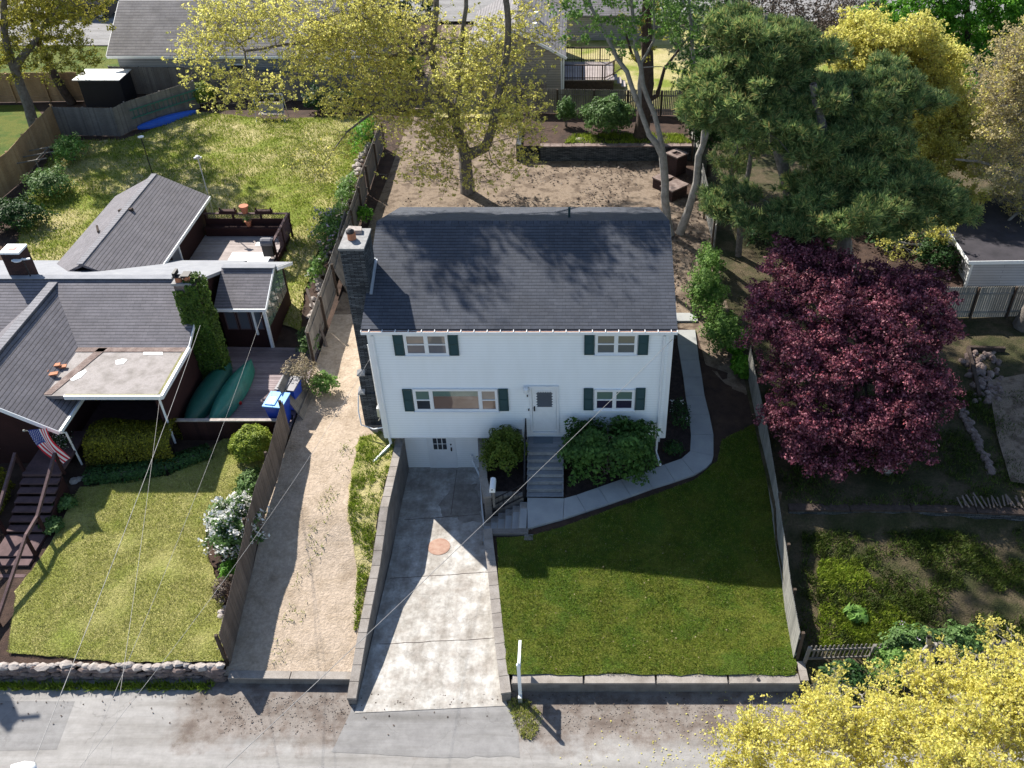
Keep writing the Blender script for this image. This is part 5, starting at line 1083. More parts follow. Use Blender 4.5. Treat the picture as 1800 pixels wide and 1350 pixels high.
hb = thing('hanging_basket', 'hanging basket of small white flowers under the gable corner', 'flower basket', tuple(G(102, 778, 2.6))); c = G(102, 778, 2.6); MB().lathe(c, [(.1, -.16), (.2, 0)], 12).build('basket', 'barkdark', hb)
P = np.array(c) + RNG.normal(size=(900, 3)) * np.array([.17, .17, .1]); V, F = leafquads(P, .06); npmesh('foliage', V, F, 'lf_dark', hb); V, F = leafquads(P[:260] + [0, 0, .04], .05, 1); npmesh('blossom', V, F, 'petal', hb)
# back deck of the neighbour
dk = thing('back_deck', 'dark railed back deck with lattice panels and a worn pale floor', 'deck', (-16.5, 40, 1.7)); m = MB(); y = 37.2
while y < 41.6: m.box(-18.7, -14.6, y, y + .135, 2.1, 2.16 + random.uniform(0, .003)); y += .145
m.build('floor', 'deckpale', dk); m = MB(); m.box(-18.7, -14.5, 37.2, 41.9, 1.7, 2.08); m.build('skirt', 'maroon', dk)
m = MB(); m.box(-18.6, -14.6, 41.5, 42.0, 2.55, 2.62); m.box(-18.6, -14.6, 41.55, 41.6, 2.16, 2.55); m.box(-18.6, -14.4, 42.0, 42.06, 2.2, 2.9); m.build('bench', 'maroon', dk)
m = MB(); z0, z1 = 2.75, 3.15; x = -18.6
while x < -14.6:
    for s in (1, -1): m.beam((x, 42.04, z0 if s > 0 else z1), (x + .4, 42.04, z1 if s > 0 else z0), .012, .03, (0, 1, 0))
    x += .13
y = 39.8
while y < 42.0:
    for s in (1, -1): m.beam((-14.42, y, 2.2 if s > 0 else 3.1), (-14.42, y + .5, 3.1 if s > 0 else 2.2), .012, .03, (1, 0, 0))
    y += .13
m.build('lattice', 'purplewood', dk); m = MB(); m.box(-18.65, -14.35, 41.98, 42.1, 3.15, 3.2); m.box(-14.48, -14.36, 39.2, 42.0, 3.15, 3.2); m.build('top_rail', 'purplewood', dk)
for x, y in ((-18.6, 42.05), (-17.2, 42.05), (-15.8, 42.05), (-14.42, 42.05), (-14.42, 40.6), (-14.42, 39.2)): MB().box(x - .045, x + .045, y - .045, y + .045, 1.7, 3.18).build('post', 'maroon', dk)
m = MB(); m.box(-16.8, -14.8, 38.0, 39.9, 2.17, 2.18); tag(m.build('outdoor_rug', 'white', base=(-15.8, 39, 2.17)), 'pale mat on the right side of the back deck', 'rug')
gr = thing('barbecue_grill', 'black covered barbecue grill at the right edge of the deck', 'grill', (-14.75, 39.3, 2.17)); m = MB(); m.box(-15.0, -14.5, 39.05, 39.5, 2.4, 3.0); m.build('cabinet', 'dark', gr); MB().lathe((-15.05, 39.28, 3.05), [(.2, 0), (.24, .1), (.24, .5), (.2, .6)], 12, (1, 0, 0)).build('lid', 'blacklid', gr); MB().box(-15.3, -15.02, 39.1, 39.45, 2.95, 2.98).build('side_shelf', 'metal', gr)
def pot(label, c, s=1.0, plant=None, group='flower pots on the deck'):
    r = thing('flower_pot', label, 'flower pot', c, group); MB().lathe(c, [(.1 * s, 0), (.16 * s, .26 * s), (.18 * s, .26 * s), (.18 * s, .31 * s), (.15 * s, .31 * s)], 12).build('pot', 'terracotta', r); MB().lathe((c[0], c[1], c[2] + .28 * s), [(.14 * s, 0), (.14 * s, .02)], 10).build('soil', 'darksoil', r)
    if plant: P = np.array(c) + np.array([0, 0, .38 * s]) + RNG.normal(size=(200, 3)) * .08; V, F = leafquads(P, .06); npmesh('plant', V, F, plant, r)
pot('terracotta pot standing on the deck rail', (-16.55, 42.04, 3.2), 1.3); pot('small planted terracotta pot on the deck bench', (-16.4, 41.75, 2.62), 1.0, 'lf_mid')
for x, lb in ((-17.4, 'left dark planter box on the lattice rail'), (-15.6, 'right dark planter box on the lattice rail')): tag(MB().box(x - .42, x + .42, 41.92, 42.16, 3.2, 3.36).box(x - .4, x - .34, 42.0, 42.06, 3.36, 3.5).box(x + .34, x + .4, 42.0, 42.06, 3.36, 3.5).build('planter_box', 'maroon', base=(x, 42, 3.2)), lb, 'planter')
# things along the neighbour's back fences
ky = boat('', '', tuple(gh(243, 229, HN).xy) + (0,), tuple(gh(347, 199, HN).xy) + (0,), .8, .42, 'kayak', 2.02); o = ky.build('kayak', 'kayak', None, True, tuple(gh(243, 228, HN))); tag(o, 'bright blue kayak lying upside down along the grey fence', 'kayak')
ld = thing('ladder', 'green aluminium ladder hung sideways on the grey fence', 'ladder', tuple(onY(226, 200, 55.0))); A = gf[2]; Bf = gf[3]; dd = (Bf - A).normalized(); off = Vector((dd.y, -dd.x, 0)) * .14; A0 = A + dd * .1 + off; l = 5.0
for z in (.75, 1.25): MB().beam(A0 + Vector((0, 0, z)), A0 + dd * l + Vector((0, 0, z)), .03, .07).build('rail', m_plain('green_metal', (.03, .16, .12), .5, .1), ld)
m = MB()
for i in range(17): p = A0 + dd * (.2 + i * .29); m.beam(p + Vector((0, 0, .75)), p + Vector((0, 0, 1.25)), .03, .03)
m.build('rung', m_plain('green_metal_rung', (.03, .14, .11), .5, .1), ld)
dr_ = thing('rack', 'grey metal pipe rack beside the diagonal cedar fence', 'rack', tuple(gh(60, 305, HN))); c = gh(60, 305, HN); m = MB()
for k in range(3): a = c + Vector((-.8, -.9 + k * .9, .9)); m.beam(a, a + Vector((2.1, .5, .2)), .05, .05)
m.beam(c + Vector((-.7, -1.1, .9)), c + Vector((-.9, 1.3, .9)), .05, .05); m.beam(c + Vector((.7, -.6, 1.0)), c + Vector((.6, 1.4, 1.0)), .05, .05)
for x, y in ((-.7, -1.0), (-.9, 1.2), (.7, -.5), (.6, 1.3)): m.beam(c + Vector((x, y, 0)), c + Vector((x, y, 1.0)), .05, .05)
m.build('frame', 'woodgrey', dr_)
sh = thing('covered_shed', 'small shed wrapped in black sheeting with a white tin roof', 'shed', tuple(gh(185, 186, HN))); a = gh(152, 188, HN); b = gh(224, 188, HN); zt = onY(150, 141, a.y).z; m = MB(); m.box(a.x, b.x, a.y, a.y + 1.8, 2.0, zt); m.build('wall', 'dark', sh); m = MB(); m.prism([(a.x - .25, a.y - .2, zt + .03), (b.x + .1, a.y - .2, zt + .03), (b.x + .1, a.y + 1.9, zt + .03), (a.x - .25, a.y + 1.9, zt + .03)], (0, 0, .05)); m.build('roof', 'silver', sh)
# ================================================================ FAR BUILDINGS
gh_ = thing('grey_house', 'long grey clapboard house with streaked shingle roof at the upper left', 'house', (-24, 64, 2.2)); X0, X1 = -30.6, -13; m = MB(); slabroof(m, [(X0, 61.2, 4.8), (X1, 61.2, 4.8), (X1, 65.2, 7.1), (X0, 65.2, 7.1)], .15); slabroof(m, [(X0, 65.2, 7.1), (X1, 65.2, 7.1), (X1, 69.3, 4.8), (X0, 69.3, 4.8)], .15); m.build('roof', 'roof_rear', gh_)
m = MB(); m.box(X0 + .4, X1 - .4, 61.7, 68.8, 2.0, 4.75); m.prism([(X0 + .4, 61.7, 4.75), (X0 + .4, 68.8, 4.75), (X0 + .4, 65.2, 6.9)], (.1, 0, 0)); m.build('wall', 'greyclap', gh_); m = MB(); m.box(X0, X1, 61.14, 61.2, 4.6, 4.76); m.beam((X0 - .02, 61.2, 4.7), (X0 - .02, 65.2, 7.0), .03, .15); m.build('trim_board', 'white', gh_)
for u in (420,): x = onY(u, 130, 61.7).x; w = MB().box(x - .5, x + .5, 61.64, 61.7, 2.9, 4.1).build('window', 'white', gh_); MB().box(x - .42, x + .42, 61.62, 61.638, 2.98, 4.02).build('pane', 'glass', w)
bh = thing('beige_house', 'small beige clapboard house with a pale grey gable roof', 'house', (-3.8, 64, 2.4)); m = MB(); m.box(-6.8, -.85, 60.4, 70, 2.2, 5.0); m.prism([(-6.8, 60.4, 5.0), (-.85, 60.4, 5.0), (-3.82, 60.4, 6.55)], (0, .1, 0)); m.build('wall', 'beige', bh)
m = MB(); slabroof(m, [(-3.82, 60.1, 6.72), (-.55, 60.1, 5.0), (-.55, 70.3, 5.0), (-3.82, 70.3, 6.72)], .14); slabroof(m, [(-3.82, 60.1, 6.72), (-3.82, 70.3, 6.72), (-7.1, 70.3, 5.0), (-7.1, 60.1, 5.0)], .14); m.build('roof', 'roof_rear', bh); m = MB(); m.beam((-.5, 60.08, 4.95), (-3.82, 60.08, 6.66), .03, .16); m.beam((-3.82, 60.08, 6.66), (-7.15, 60.08, 4.95), .03, .16); m.box(-.9, -.8, 60.36, 60.44, 2.2, 4.95); m.tube([(-.7, 60.3, 4.9), (-.75, 60.35, 2.4)], .05, 6); m.build('trim_board', 'white', bh)
for y in (62.5, 65): MB().lathe((-2.6, y, 6.05), [(.12, 0), (.12, .35), (.16, .4)], 10).build('roof_vent', 'white', bh)
fd = thing('far_deck', 'raised grey wooden deck with dark railing beside the beige house', 'deck', (.8, 62, 2.5)); m = MB(); x = -.8
while x < 2.6: m.box(x, x + .14, 61.0, 64.6, 3.2, 3.28); x += .15
m.build('floor', 'deckpale', fd); m = MB(); m.box(-.8, 2.6, 61.0, 61.06, 2.6, 3.2); m.build('skirt', 'barkdark', fd); m = MB()
def railing(m, a, b, z, h=.95, sp=.16):
    a, b = Vector((a[0], a[1], z)), Vector((b[0], b[1], z)); l = (b - a).length; k = int(l / sp); m.beam(a + Vector((0, 0, h)), b + Vector((0, 0, h)), .09, .05); m.beam(a + Vector((0, 0, .12)), b + Vector((0, 0, .12)), .05, .05)
    for i in range(k + 1): p = a.lerp(b, i / k); q = .03 if i % 8 else .09; m.beam(p, p + Vector((0, 0, h)), q, q)
for a, b in (((-.8, 61.0), (2.0, 61.0)), ((2.0, 61.0), (2.6, 61.8)), ((2.6, 61.8), (3.2, 63.0)), ((-.8, 64.6), (2.4, 64.6))): railing(m, a, b, 3.28)
m.build('railing', 'barkdark', fd); m = MB()
for k in range(4): m.box(2.6 + .28 * k, 2.9 + .28 * k, 62.0, 63.2, 3.1 - .22 * (k + 1), 3.14 - .22 * (k + 1))
m.build('steps', 'deckpale', fd)
oh = thing('far_white_building', 'pale grey flat sided building beyond the beige house at the top edge', 'house', (-2, 74, 2.3)); m = MB(); m.box(-2.5, 5.5, 72.5, 78, 2.2, 4.2); m.build('wall', 'greyclap', oh); m = MB(); slabroof(m, [(-2.9, 72.1, 4.2), (5.9, 72.1, 4.2), (5.9, 75.2, 5.6), (-2.9, 75.2, 5.6)], .15); slabroof(m, [(-2.9, 75.2, 5.6), (5.9, 75.2, 5.6), (5.9, 78.4, 4.2), (-2.9, 78.4, 4.2)], .15); m.build('roof', 'roof_rear', oh)
ga = thing('white_garage', 'white sided flat roofed garage with dark roof at the right edge', 'garage', (21, 40, 1.8)); m = MB(); m.box(18.45, 27, 37.35, 43.5, 1.6, 3.15); m.build('wall', 'whiteclap', ga); m = MB(); m.prism([(18.15, 37.05, 3.15), (27.3, 37.05, 3.3), (27.3, 43.8, 3.3), (18.15, 43.8, 3.15)], (0, 0, .12)); m.build('roof', m_noise('dark_roll_roof', [(.3, (.03, .028, .035)), (.7, (.055, .05, .06))], 1.5, .9, .3, fine=(40, .2)), ga); m = MB(); m.beam((18.13, 37.03, 3.22), (18.13, 43.8, 3.22), .03, .18); m.beam((18.13, 37.03, 3.22), (27.3, 37.03, 3.37), .03, .18); m.box(18.38, 18.5, 37.28, 37.4, 1.6, 3.15); m.build('trim_board', 'white', ga); MB().box(18.40, 18.44, 38.6, 39.3, 1.9, 2.7).build('window', 'glass', ga)
pl = MB(); c = G(1768, 500, 1.8); pl.prism([(c.x - .35, c.y, 1.7), (c.x + .5, c.y, 1.7), (c.x + .05, c.y + .1, 2.9)], (0, .06, 0)); tag(pl.build('leaning_board', 'barkdark', base=tuple(c)), 'dark triangular board leaning on the white garage wall', 'board')
# parked car far upper left
def car(label, loc, rot, mat):
    r = thing('parked_car', label, 'car', loc); c = Vector(loc); R = Matrix.Rotation(rot, 3, 'Z'); f = lambda x, y, z: tuple(c + R @ Vector((x, y, z))); prof = [(-2.3, .35), (-2.35, .9), (-1.4, 1.05), (-.75, 1.6), (1.3, 1.65), (2.15, 1.1), (2.3, .9), (2.3, .35)]
    MB().prism([f(x, -.9, z) for x, z in prof], R @ Vector((0, 1.8, 0))).build('body', mat, r); MB().prism([f(x, -.91, z) for x, z in ((-1.2, 1.08), (-.7, 1.52), (1.2, 1.56), (1.8, 1.12))], R @ Vector((0, 1.82, 0))).build('window', 'glass', r)
    for x in (-1.45, 1.45):
        for y in (-.92, .72): w = MB().lathe(f(x, y, .36), [(.36, 0), (.36, .2)], 16, R @ Vector((0, 1, 0))).build('wheel', 'dark', r); MB().lathe(f(x, y - .015, .36), [(.22, 0), (.22, .23)], 12, R @ Vector((0, 1, 0))).build('rim', 'metal', w)
car('black car parked beyond the grey house roof', tuple(G(160, 26, 2.4)), math.radians(-8), 'dark')
# ================================================================ SMALL THINGS
# realtor sign
sg = thing('sign_post', 'white real estate sign post with its arm pointing at the house', 'sign post', (-1.65, 16.19, 0)); MB().box(-1.70, -1.60, 16.14, 16.24, -.02, 1.75).build('post', 'white', sg); m = MB(); m.box(-1.69, -1.61, 16.24, 17.15, 1.55, 1.64); m.build('arm', 'white', sg); m = MB(); m.lathe((-1.65, 16.19, 1.75), [(.07, 0), (.05, .03), (.0, .1)], 8); m.build('finial', 'white', sg)
m = MB(); m.box(-1.665, -1.635, 16.4, 17.05, .95, 1.5); m.build('sign_board', 'bluelid', sg); MB().box(-1.71, -1.59, 16.02, 16.13, .0, .3).build('flyer_box', 'metal', sg)
dr = MB(); p = G(1333, 1196, .5); tag(MB().lathe((p.x, p.y + .02, .5), [(.055, 0), (.055, .03), (.04, .03)], 12).build('pipe_cap', 'dark', base=(p.x, p.y, .5)), 'small black drain cap in the concrete wall top', 'drain')
# brick outdoor fireplace group
def blk(label, u, v, z, sx, sy, h, hole=False):
    p = gh(u, v, HR); r = thing('brick_fireplace', label, 'fireplace', p); R = Matrix.Rotation(.75, 3, 'Z'); f = lambda x, y, zz: tuple(p + R @ Vector((x, y, zz))); m = MB(); m.prism([f(-sx, -sy, 0), f(sx, -sy, 0), f(sx, sy, 0), f(-sx, sy, 0)], (0, 0, h)); m.build('masonry', 'brick', r); m = MB(); t = .22 * sx if hole else 0; k = 1.12
    if hole:
        for a, b, c_, d_ in ((-sx * k, -sy * k, sx * k, -sy * .5), (-sx * k, sy * .5, sx * k, sy * k), (-sx * k, -sy * .5, -sx * .5, sy * .5), (sx * .5, -sy * .5, sx * k, sy * .5)): m.prism([f(a, b, h), f(c_, b, h), f(c_, d_, h), f(a, d_, h)], (0, 0, .08))
    else: m.prism([f(-sx * k, -sy * k, h), f(sx * k, -sy * k, h), f(sx * k, sy * k, h), f(-sx * k, sy * k, h)], (0, 0, .07))
    m.build('slab', 'rock', r)
blk('square brick chimney stack of the ruined outdoor fireplace', 1187, 305, 0, .42, .42, 1.15, True); blk('low brick block of the outdoor fireplace left of the pale trunk', 1164, 329, 0, .42, .35, .55); blk('wide low brick hearth of the outdoor fireplace right of the pale trunk', 1184, 345, 0, .6, .42, .6)
# stones lining beds, stone heap at right
def stones(name, label, pts, H, r0, r1, mat='rockpale', cat='stones', jit=.1, kind=None):
    m = MB()
    for (a, b), (c_, d_) in zip(pts, pts[1:]):
        pa_, pb_ = gh(a, b, H), gh(c_, d_, H); l = (pb_ - pa_).length; k = max(1, int(l / (r0 * 2.0)))
        for i in range(k): p = pa_.lerp(pb_, i / k); r = random.uniform(r0, r1); m.rock((p.x + random.uniform(-jit, jit), p.y + random.uniform(-jit, jit), H(p.x, p.y) + r * .3), r, (1, 1, .65), random.random() * 1e5)
    o = m.build(name, mat, base=tuple(gh(*pts[0], H))); tag(o, label, cat, kind='stuff'); return o
stones('bed_edging_stones', 'curved row of pale stones edging the hedge bed', [(128, 845), (160, 838), (240, 832), (300, 820), (350, 800)], HN, .1, .17)
stones('border_stones', 'line of small white stones under the round bush and along the lawn edge', [(425, 805), (440, 850), (432, 880)], HN, .06, .12)
stones('border_stones', 'pale stones at the fence foot beside the dry lawn', [(386, 1040), (394, 1075), (392, 1110), (380, 1150)], HN, .08, .14)
stones('flower_bed_stones', 'pale stones in the sunny flower bed along the board fence', [(645, 255), (615, 330), (590, 410), (566, 470), (556, 520), (548, 560)], HN, .12, .22, jit=.2)
m = MB()
for i in range(130):
    t = random.random(); a = gh(1688 + 60 * random.random() * (1 - t * .4) + 30 * t, 620 + 90 * t, HX); r = random.uniform(.06, .16); m.rock((a.x + random.uniform(-.3, .3), a.y, a.z + r * .4), r, (1, 1, .8), random.random() * 1e5)
for i in range(60): a = gh(1690 + i * .9 + random.uniform(-5, 5), 720 + i * 1.9, HX); m.rock((a.x, a.y, a.z + .05), random.uniform(.08, .18), (1, 1, .7), random.random() * 1e5)
tag(m.build('stone_heap', 'rock', base=tuple(gh(1710, 660, HX))), 'heap of loose pale stones beside the purple maple', 'stones', kind='stuff')
m = MB()
for (u0, v0), (u1, v1) in (((1700, 616), (1720, 700)), ((1700, 616), (1765, 618))): a, b = gh(u0, v0, HX), gh(u1, v1, HX); m.beam(a + Vector((0, 0, .12)), b + Vector((0, 0, .12)), .14, .2)
tag(m.build('timber_edging', 'barkdark', base=tuple(gh(1700, 616, HX))), 'dark timber edging beside the loose stone heap', 'edging')
capwall('terrace_wall', 'low dark timber and stone terrace wall crossing the right yard', [tuple(gh(1385, 905, HX).xy), tuple(gh(1600, 905, HX).xy), tuple(gh(1830, 915, HX).xy)], .3, 'slate', 'barkdark', [1.5, 1.5, 1.5], .6, .08, .02, 1, capl=2)
m = MB()
for i in range(22): a = gh(1690 + i * 6.2, 893 + random.uniform(-4, 6), HX); m.beam(a + Vector((0, 0, .12)), a + Vector((random.uniform(-.1, .1), .5, .14)), .05, .04)
tag(m.build('wood_scraps', 'woodbrown', base=tuple(gh(1750, 895, HX))), 'scattered grey slats lying on the terrace edge at right', 'wood scraps', kind='stuff')
# garden bench swing under the oak and stump
sw_ = thing('garden_swing', 'pale metal garden swing seat under the oak branches', 'garden swing', tuple(gh(480, 212, HN))); c = gh(480, 212, HN); m = MB()
for x in (-.9, .9):
    m.tube([c + Vector((x, -.5, 0)), c + Vector((x, 0, 1.7)), c + Vector((x, .5, 0))], .03, 6)
m.tube([c + Vector((-.9, 0, 1.7)), c + Vector((.9, 0, 1.7))], .03, 6); m.build('frame', 'metal', sw_); MB().obox(c + Vector((0, -.05, .5)), (.75, 0, 0), (0, .28, 0), (0, 0, .03)).obox(c + Vector((0, .25, .8)), (.75, 0, 0), (0, .04, .0), (0, .05, .28)).build('seat', 'rockpale', sw_)
for x in (-.7, .7): MB().tube([c + Vector((x, 0, .55)), c + Vector((x, 0, 1.7))], .01, 4).build('chain', 'metal', sw_)
# white stepping stone & terrace bits
tag(MB().rock(gh(1020, 247, HT) + Vector((0, 0, .08)), .3, (1.2, .7, .25), 5).build('pale_stone', 'rockpale', base=tuple(gh(1020, 247, HT))), 'flat white stone on the grassy terrace', 'stone')
# utility pole with transformer standing just left of the view, street lamp, cables
up_ = thing('utility_pole', 'wooden utility pole with transformer at the far left of the street', 'utility pole', (-23.6, 23.0, .9)); MB().tube([(-23.6, 23.0, .5), (-23.6, 23.0, 9.2)], [.16, .11], 10).build('pole', 'barkdark', up_); MB().lathe((-23.25, 22.75, 7.7), [(.25, 0), (.27, .1), (.27, .85), (.12, .98)], 12).build('transformer', 'metal', up_); m = MB(); m.beam((-24.6, 22.9, 8.8), (-22.6, 23.1, 8.8), .09, .11); m.build('crossarm', 'barkdark', up_); m = MB(); m.tube([(-23.6, 23, 7.4), (-24.3, 22.8, 7.9), (-24.9, 22.6, 7.95)], .03, 6); m.build('lamp_arm', 'metal', up_)
c = G(40, 1352, 8.0); slp = thing('street_lamp', 'white street lamp head at the bottom left edge', 'street lamp', tuple(c)); MB().rock(c, .26, (1.1, .7, .35), 3).build('lamp_head', 'white', slp, True); MB().tube([c + Vector((-.1, -.2, 0)), c + Vector((-.6, -2.4, -.5)), c + Vector((-.6, -2.4, -8))], .06, 6).build('pole', 'metal', slp)
def cable(name, label, pts, r, mat, sag=.25, twist=False):
    P = []; 
    for a, b in zip(pts, pts[1:]):
        a, b = Vector(a), Vector(b)
        for i in range(24): t = i / 24; P.append(a.lerp(b, t) - Vector((0, 0, sag * 4 * t * (1 - t))))
    P.append(Vector(pts[-1])); tag(MB().tube(P, r, 6).build(name, mat, base=tuple(pts[0])), label, 'cable')
def at(u, v, d): r = Vector(ray(u, v)); return r * d + Vector((0, 0, ZC))
cable('service_cable', 'pale service cable from the right eave of the white house over the driveway', [(3.36, 25.95, 6.6), at(380, 1365, 18.0)], .008, 'wire', .12)
cable('overhead_cable', 'thick pale cable crossing the ivy chimney and neighbouring lawn', [at(352, 572, 32.5), at(50, 1362, 18.0)], .008, 'wire', .15)
cable('overhead_cable', 'thin cable dropping from the flat porch roof corner', [(-15.1, 26.3, 3.9), at(190, 1362, 18.5)], .005, 'wire', .1)
cable('overhead_cable', 'thin cable from the sun room corner across the sunny lawn', [(-13.0, 32.4, 3.6), at(140, 1362, 18)], .005, 'wire', .3)
cable('overhead_cable', 'cable crossing the dirt strip to the lower left corner', [(-7.2, 26.2, 5.6), at(130, 1362, 17.5)], .005, 'wire', .45)
False and cable('overhead_cable', 'thin cable crossing the driveway foot and gravel', [(3.36, 25.97, 6.4), at(400, 1362, 17.5)], .005, 'wiredark', .35)
# ================================================================ TREES
def B(u, v, Y, rx, ry, rz, w=1): p = onY(u, v, Y); return (p.x, p.y, p.z, rx, ry, rz, w)
def S(*pts): return [(*tuple(onY(u, v, Y)), r) for u, v, Y, r in pts]
# big golden oak in the back yard
g0 = gh(822, 338, HR); oy = g0.y
oak = [[(g0.x, g0.y, g0.z - .1, .42), tuple(onY(818, 275, oy)) + (.36,), tuple(onY(800, 215, oy + .3)) + (.26,), tuple(onY(775, 165, oy + 1)) + (.22,), tuple(onY(758, 90, oy + 1)) + (.18,), tuple(onY(770, -40, oy + 1)) + (.13,), tuple(onY(760, -190, oy)) + (.08,)],
       [tuple(onY(818, 275, oy)) + (.3,), tuple(onY(850, 262, oy - .5)) + (.26,), tuple(onY(866, 225, oy - .8)) + (.24,), tuple(onY(880, 150, oy - 1)) + (.2,), tuple(onY(893, 60, oy - 1)) + (.17,), tuple(onY(888, -40, oy - 2)) + (.14,), tuple(onY(905, -180, oy - 4)) + (.08,)],
       [tuple(onY(800, 215, oy + .3)) + (.2,), tuple(onY(808, 150, oy + .6)) + (.16,), tuple(onY(815, 40, oy)) + (.12,), tuple(onY(830, -120, oy)) + (.08,)],
       [tuple(onY(775, 165, oy + 1)) + (.16,), tuple(onY(715, 178, oy)) + (.11,), tuple(onY(660, 195, oy - .5)) + (.075,), tuple(onY(610, 232, oy - 1)) + (.05,), tuple(onY(585, 265, oy - 1.5)) + (.03,), tuple(onY(552, 320, oy - 2)) + (.012,)],
       [tuple(onY(758, 90, oy + 1)) + (.16,), tuple(onY(680, 100, oy + 2)) + (.13,), tuple(onY(560, 70, oy + 1)) + (.10,), tuple(onY(430, 90, oy)) + (.06,)],
       [tuple(onY(770, -40, oy + 1)) + (.12,), tuple(onY(650, -20, oy)) + (.1,), tuple(onY(480, -10, oy - 1)) + (.06,)]]
ob = [B(350, 75, oy, 1.6, 2, 1.7, .55), B(345, 120, oy - 1, 1.1, 1.5, .8, .8), B(430, 35, oy, 2.4, 2.5, 1.8, .7), B(520, 55, oy, 2.5, 2.5, 2.0, .9), B(600, 20, oy, 2.6, 2.5, 2.0, .8), B(680, 100, oy + 1, 2.5, 2.5, 2, .7), B(420, 160, oy - 1, 2.0, 2, 1.1, .8), B(470, 175, oy - 1, 1.6, 2, 1.0, .5), B(590, 120, oy, 2.8, 2.5, 2.2, .55), B(640, 190, oy - 1, 2.6, 2, 1.6, .55),
      B(560, 280, oy - 2.5, 2.2, 1.5, 1.6, .25), B(690, 50, oy + 1, 3, 3, 2.4, .5), B(700, 150, oy, 2.4, 2.5, 2, .6), B(740, 240, oy - 1, 2.4, 2, 1.8, .55), B(830, 200, oy, 2.6, 2.5, 2.2, .55), B(900, 225, oy - 1.5, 1.6, 2, 1.5, .9), B(920, 170, oy - 1, 1.5, 2, 1.2, .8), B(850, 90, oy, 2.6, 2.5, 2.2, .5), B(790, 310, oy - 2, 2.0, 1.5, .8, .5), B(800, 255, oy - 2, 2.2, 1.2, 1.2, .7), B(870, 310, oy - 2.5, 1.6, 1.2, .7, .8), B(720, 290, oy - 2, 1.4, 1.2, .8, .6), B(820, 120, oy - 2, 2.4, 1.6, 2, .7), B(900, 285, oy - 2, 1.6, 1.6, .8, .6), B(940, 60, oy, 1.6, 2, 2, .4)]
oak += [[tuple(onY(760, -190, oy)) + (.12,), (-9.5, 43.5, 19.5, .1), (-9.0, 41, 21, .05)], [tuple(onY(905, -180, oy - 4)) + (.1,), (-4.2, 40.5, 19, .05)], [(-9.5, 43.5, 19.5, .08), (-13.5, 41.5, 20, .04)]]
ob += [(-14.2, 41.9, 20.4, 2.8, 2.4, 1.8, 1.6), (-9.7, 42.2, 21.2, 3.2, 2.6, 1.8, 1.6), (-5.2, 41.9, 20.3, 3.0, 2.4, 1.8, 1.6), (-8.2, 39.3, 18.6, 1.3, 1.5, 1.4, 2.5), (-12.1, 39.3, 18.4, 1.1, 1.5, 1.4, 2.5), (-4, 44, 17, 2.5, 2, 2, .4), (-2, 47, 16, 3, 3, 2.2, .3), (-6, 54, 14.5, 4, 3, 2, .5), (-1, 55, 15.5, 3.5, 3, 2, .5)]  # rearmost lobes, above the frame, are added to shade the back yard
big = tree('oak_tree', 'large oak with sparse golden spring leaves behind the white house', oak, spray(ob, 6, .5, .75, .8) + [(b_[0], b_[1], b_[2], b_[3], b_[4], b_[5], .22) for b_ in ob], 4300, 7, .115, 'bark', 'lf_gold', .15, step=.7, rise=.2, extra=('lf_lemon', .25, 5, .11), mrad=.72, twigs=(4, .75))
HIGH = spray([(-14.2, 41.9, 20.2, 2.8, 2.2, 1.2), (-9.7, 42.1, 20.8, 3.2, 2.4, 1.2), (-5.4, 41.9, 20.1, 2.9, 2.2, 1.2), (-8.2, 39.3, 18.4, 1.4, 1.5, 1.0), (-12.1, 39.3, 18.2, 1.2, 1.5, 1.0)], 9, .42, .8, .7, 8)
V, F = leafquads(sample_blobs(HIGH, 26000), .16, .5); npmesh('crown', V, F, 'lf_gold', big)  # extra leaves above the frame, added to deepen the roof shadow
# tall thin pale-barked tree right of the roof, two stems
ty = gh(1177, 413, HR).y; t0 = gh(1178, 414, HR)
st1 = [[(4.0, 40.5, 19, .06), (2.0, 38.5, 20.5, .05), (-1.5, 37, 21.5, .03)]][:0] + [[tuple(t0) + (.24,), tuple(onY(1171, 367, ty)) + (.21,), tuple(onY(1169, 320, ty)) + (.2,), tuple(onY(1165, 274, ty)) + (.2,), tuple(onY(1154, 252, ty)) + (.17,), tuple(onY(1141, 237, ty)) + (.13,), tuple(onY(1124, 190, ty)) + (.12,), tuple(onY(1102, 126, ty)) + (.11,), tuple(onY(1072, 76, ty)) + (.09,), tuple(onY(1040, 15, ty)) + (.07,), tuple(onY(1020, -70, ty)) + (.04,)],
       [tuple(onY(1165, 274, ty)) + (.17,), tuple(onY(1160, 240, ty)) + (.13,), tuple(onY(1150, 200, ty)) + (.12,), tuple(onY(1130, 150, ty)) + (.11,), tuple(onY(1117, 88, ty)) + (.1,), tuple(onY(1110, 0, ty)) + (.07,), tuple(onY(1105, -110, ty)) + (.04,)],
       [tuple(onY(1124, 190, ty)) + (.08,), tuple(onY(1128, 110, ty + .5)) + (.07,), tuple(onY(1150, 70, ty + .5)) + (.05,), tuple(onY(1152, -20, ty)) + (.04,)]]
tb = [B(1010, 30, ty, 1.6, 2, 1.2, .7), B(1070, 20, ty, 1.8, 2, 1.5, .7), B(1130, 25, ty, 1.8, 2, 1.3, .7), B(1040, -60, ty, 2.0, 2, 1.6), B(1110, -90, ty, 2, 2, 2), B(1190, 60, ty, 1.4, 2, 1.8, .4), B(1100, 85, ty, 1.3, 1.6, .9, .3)]
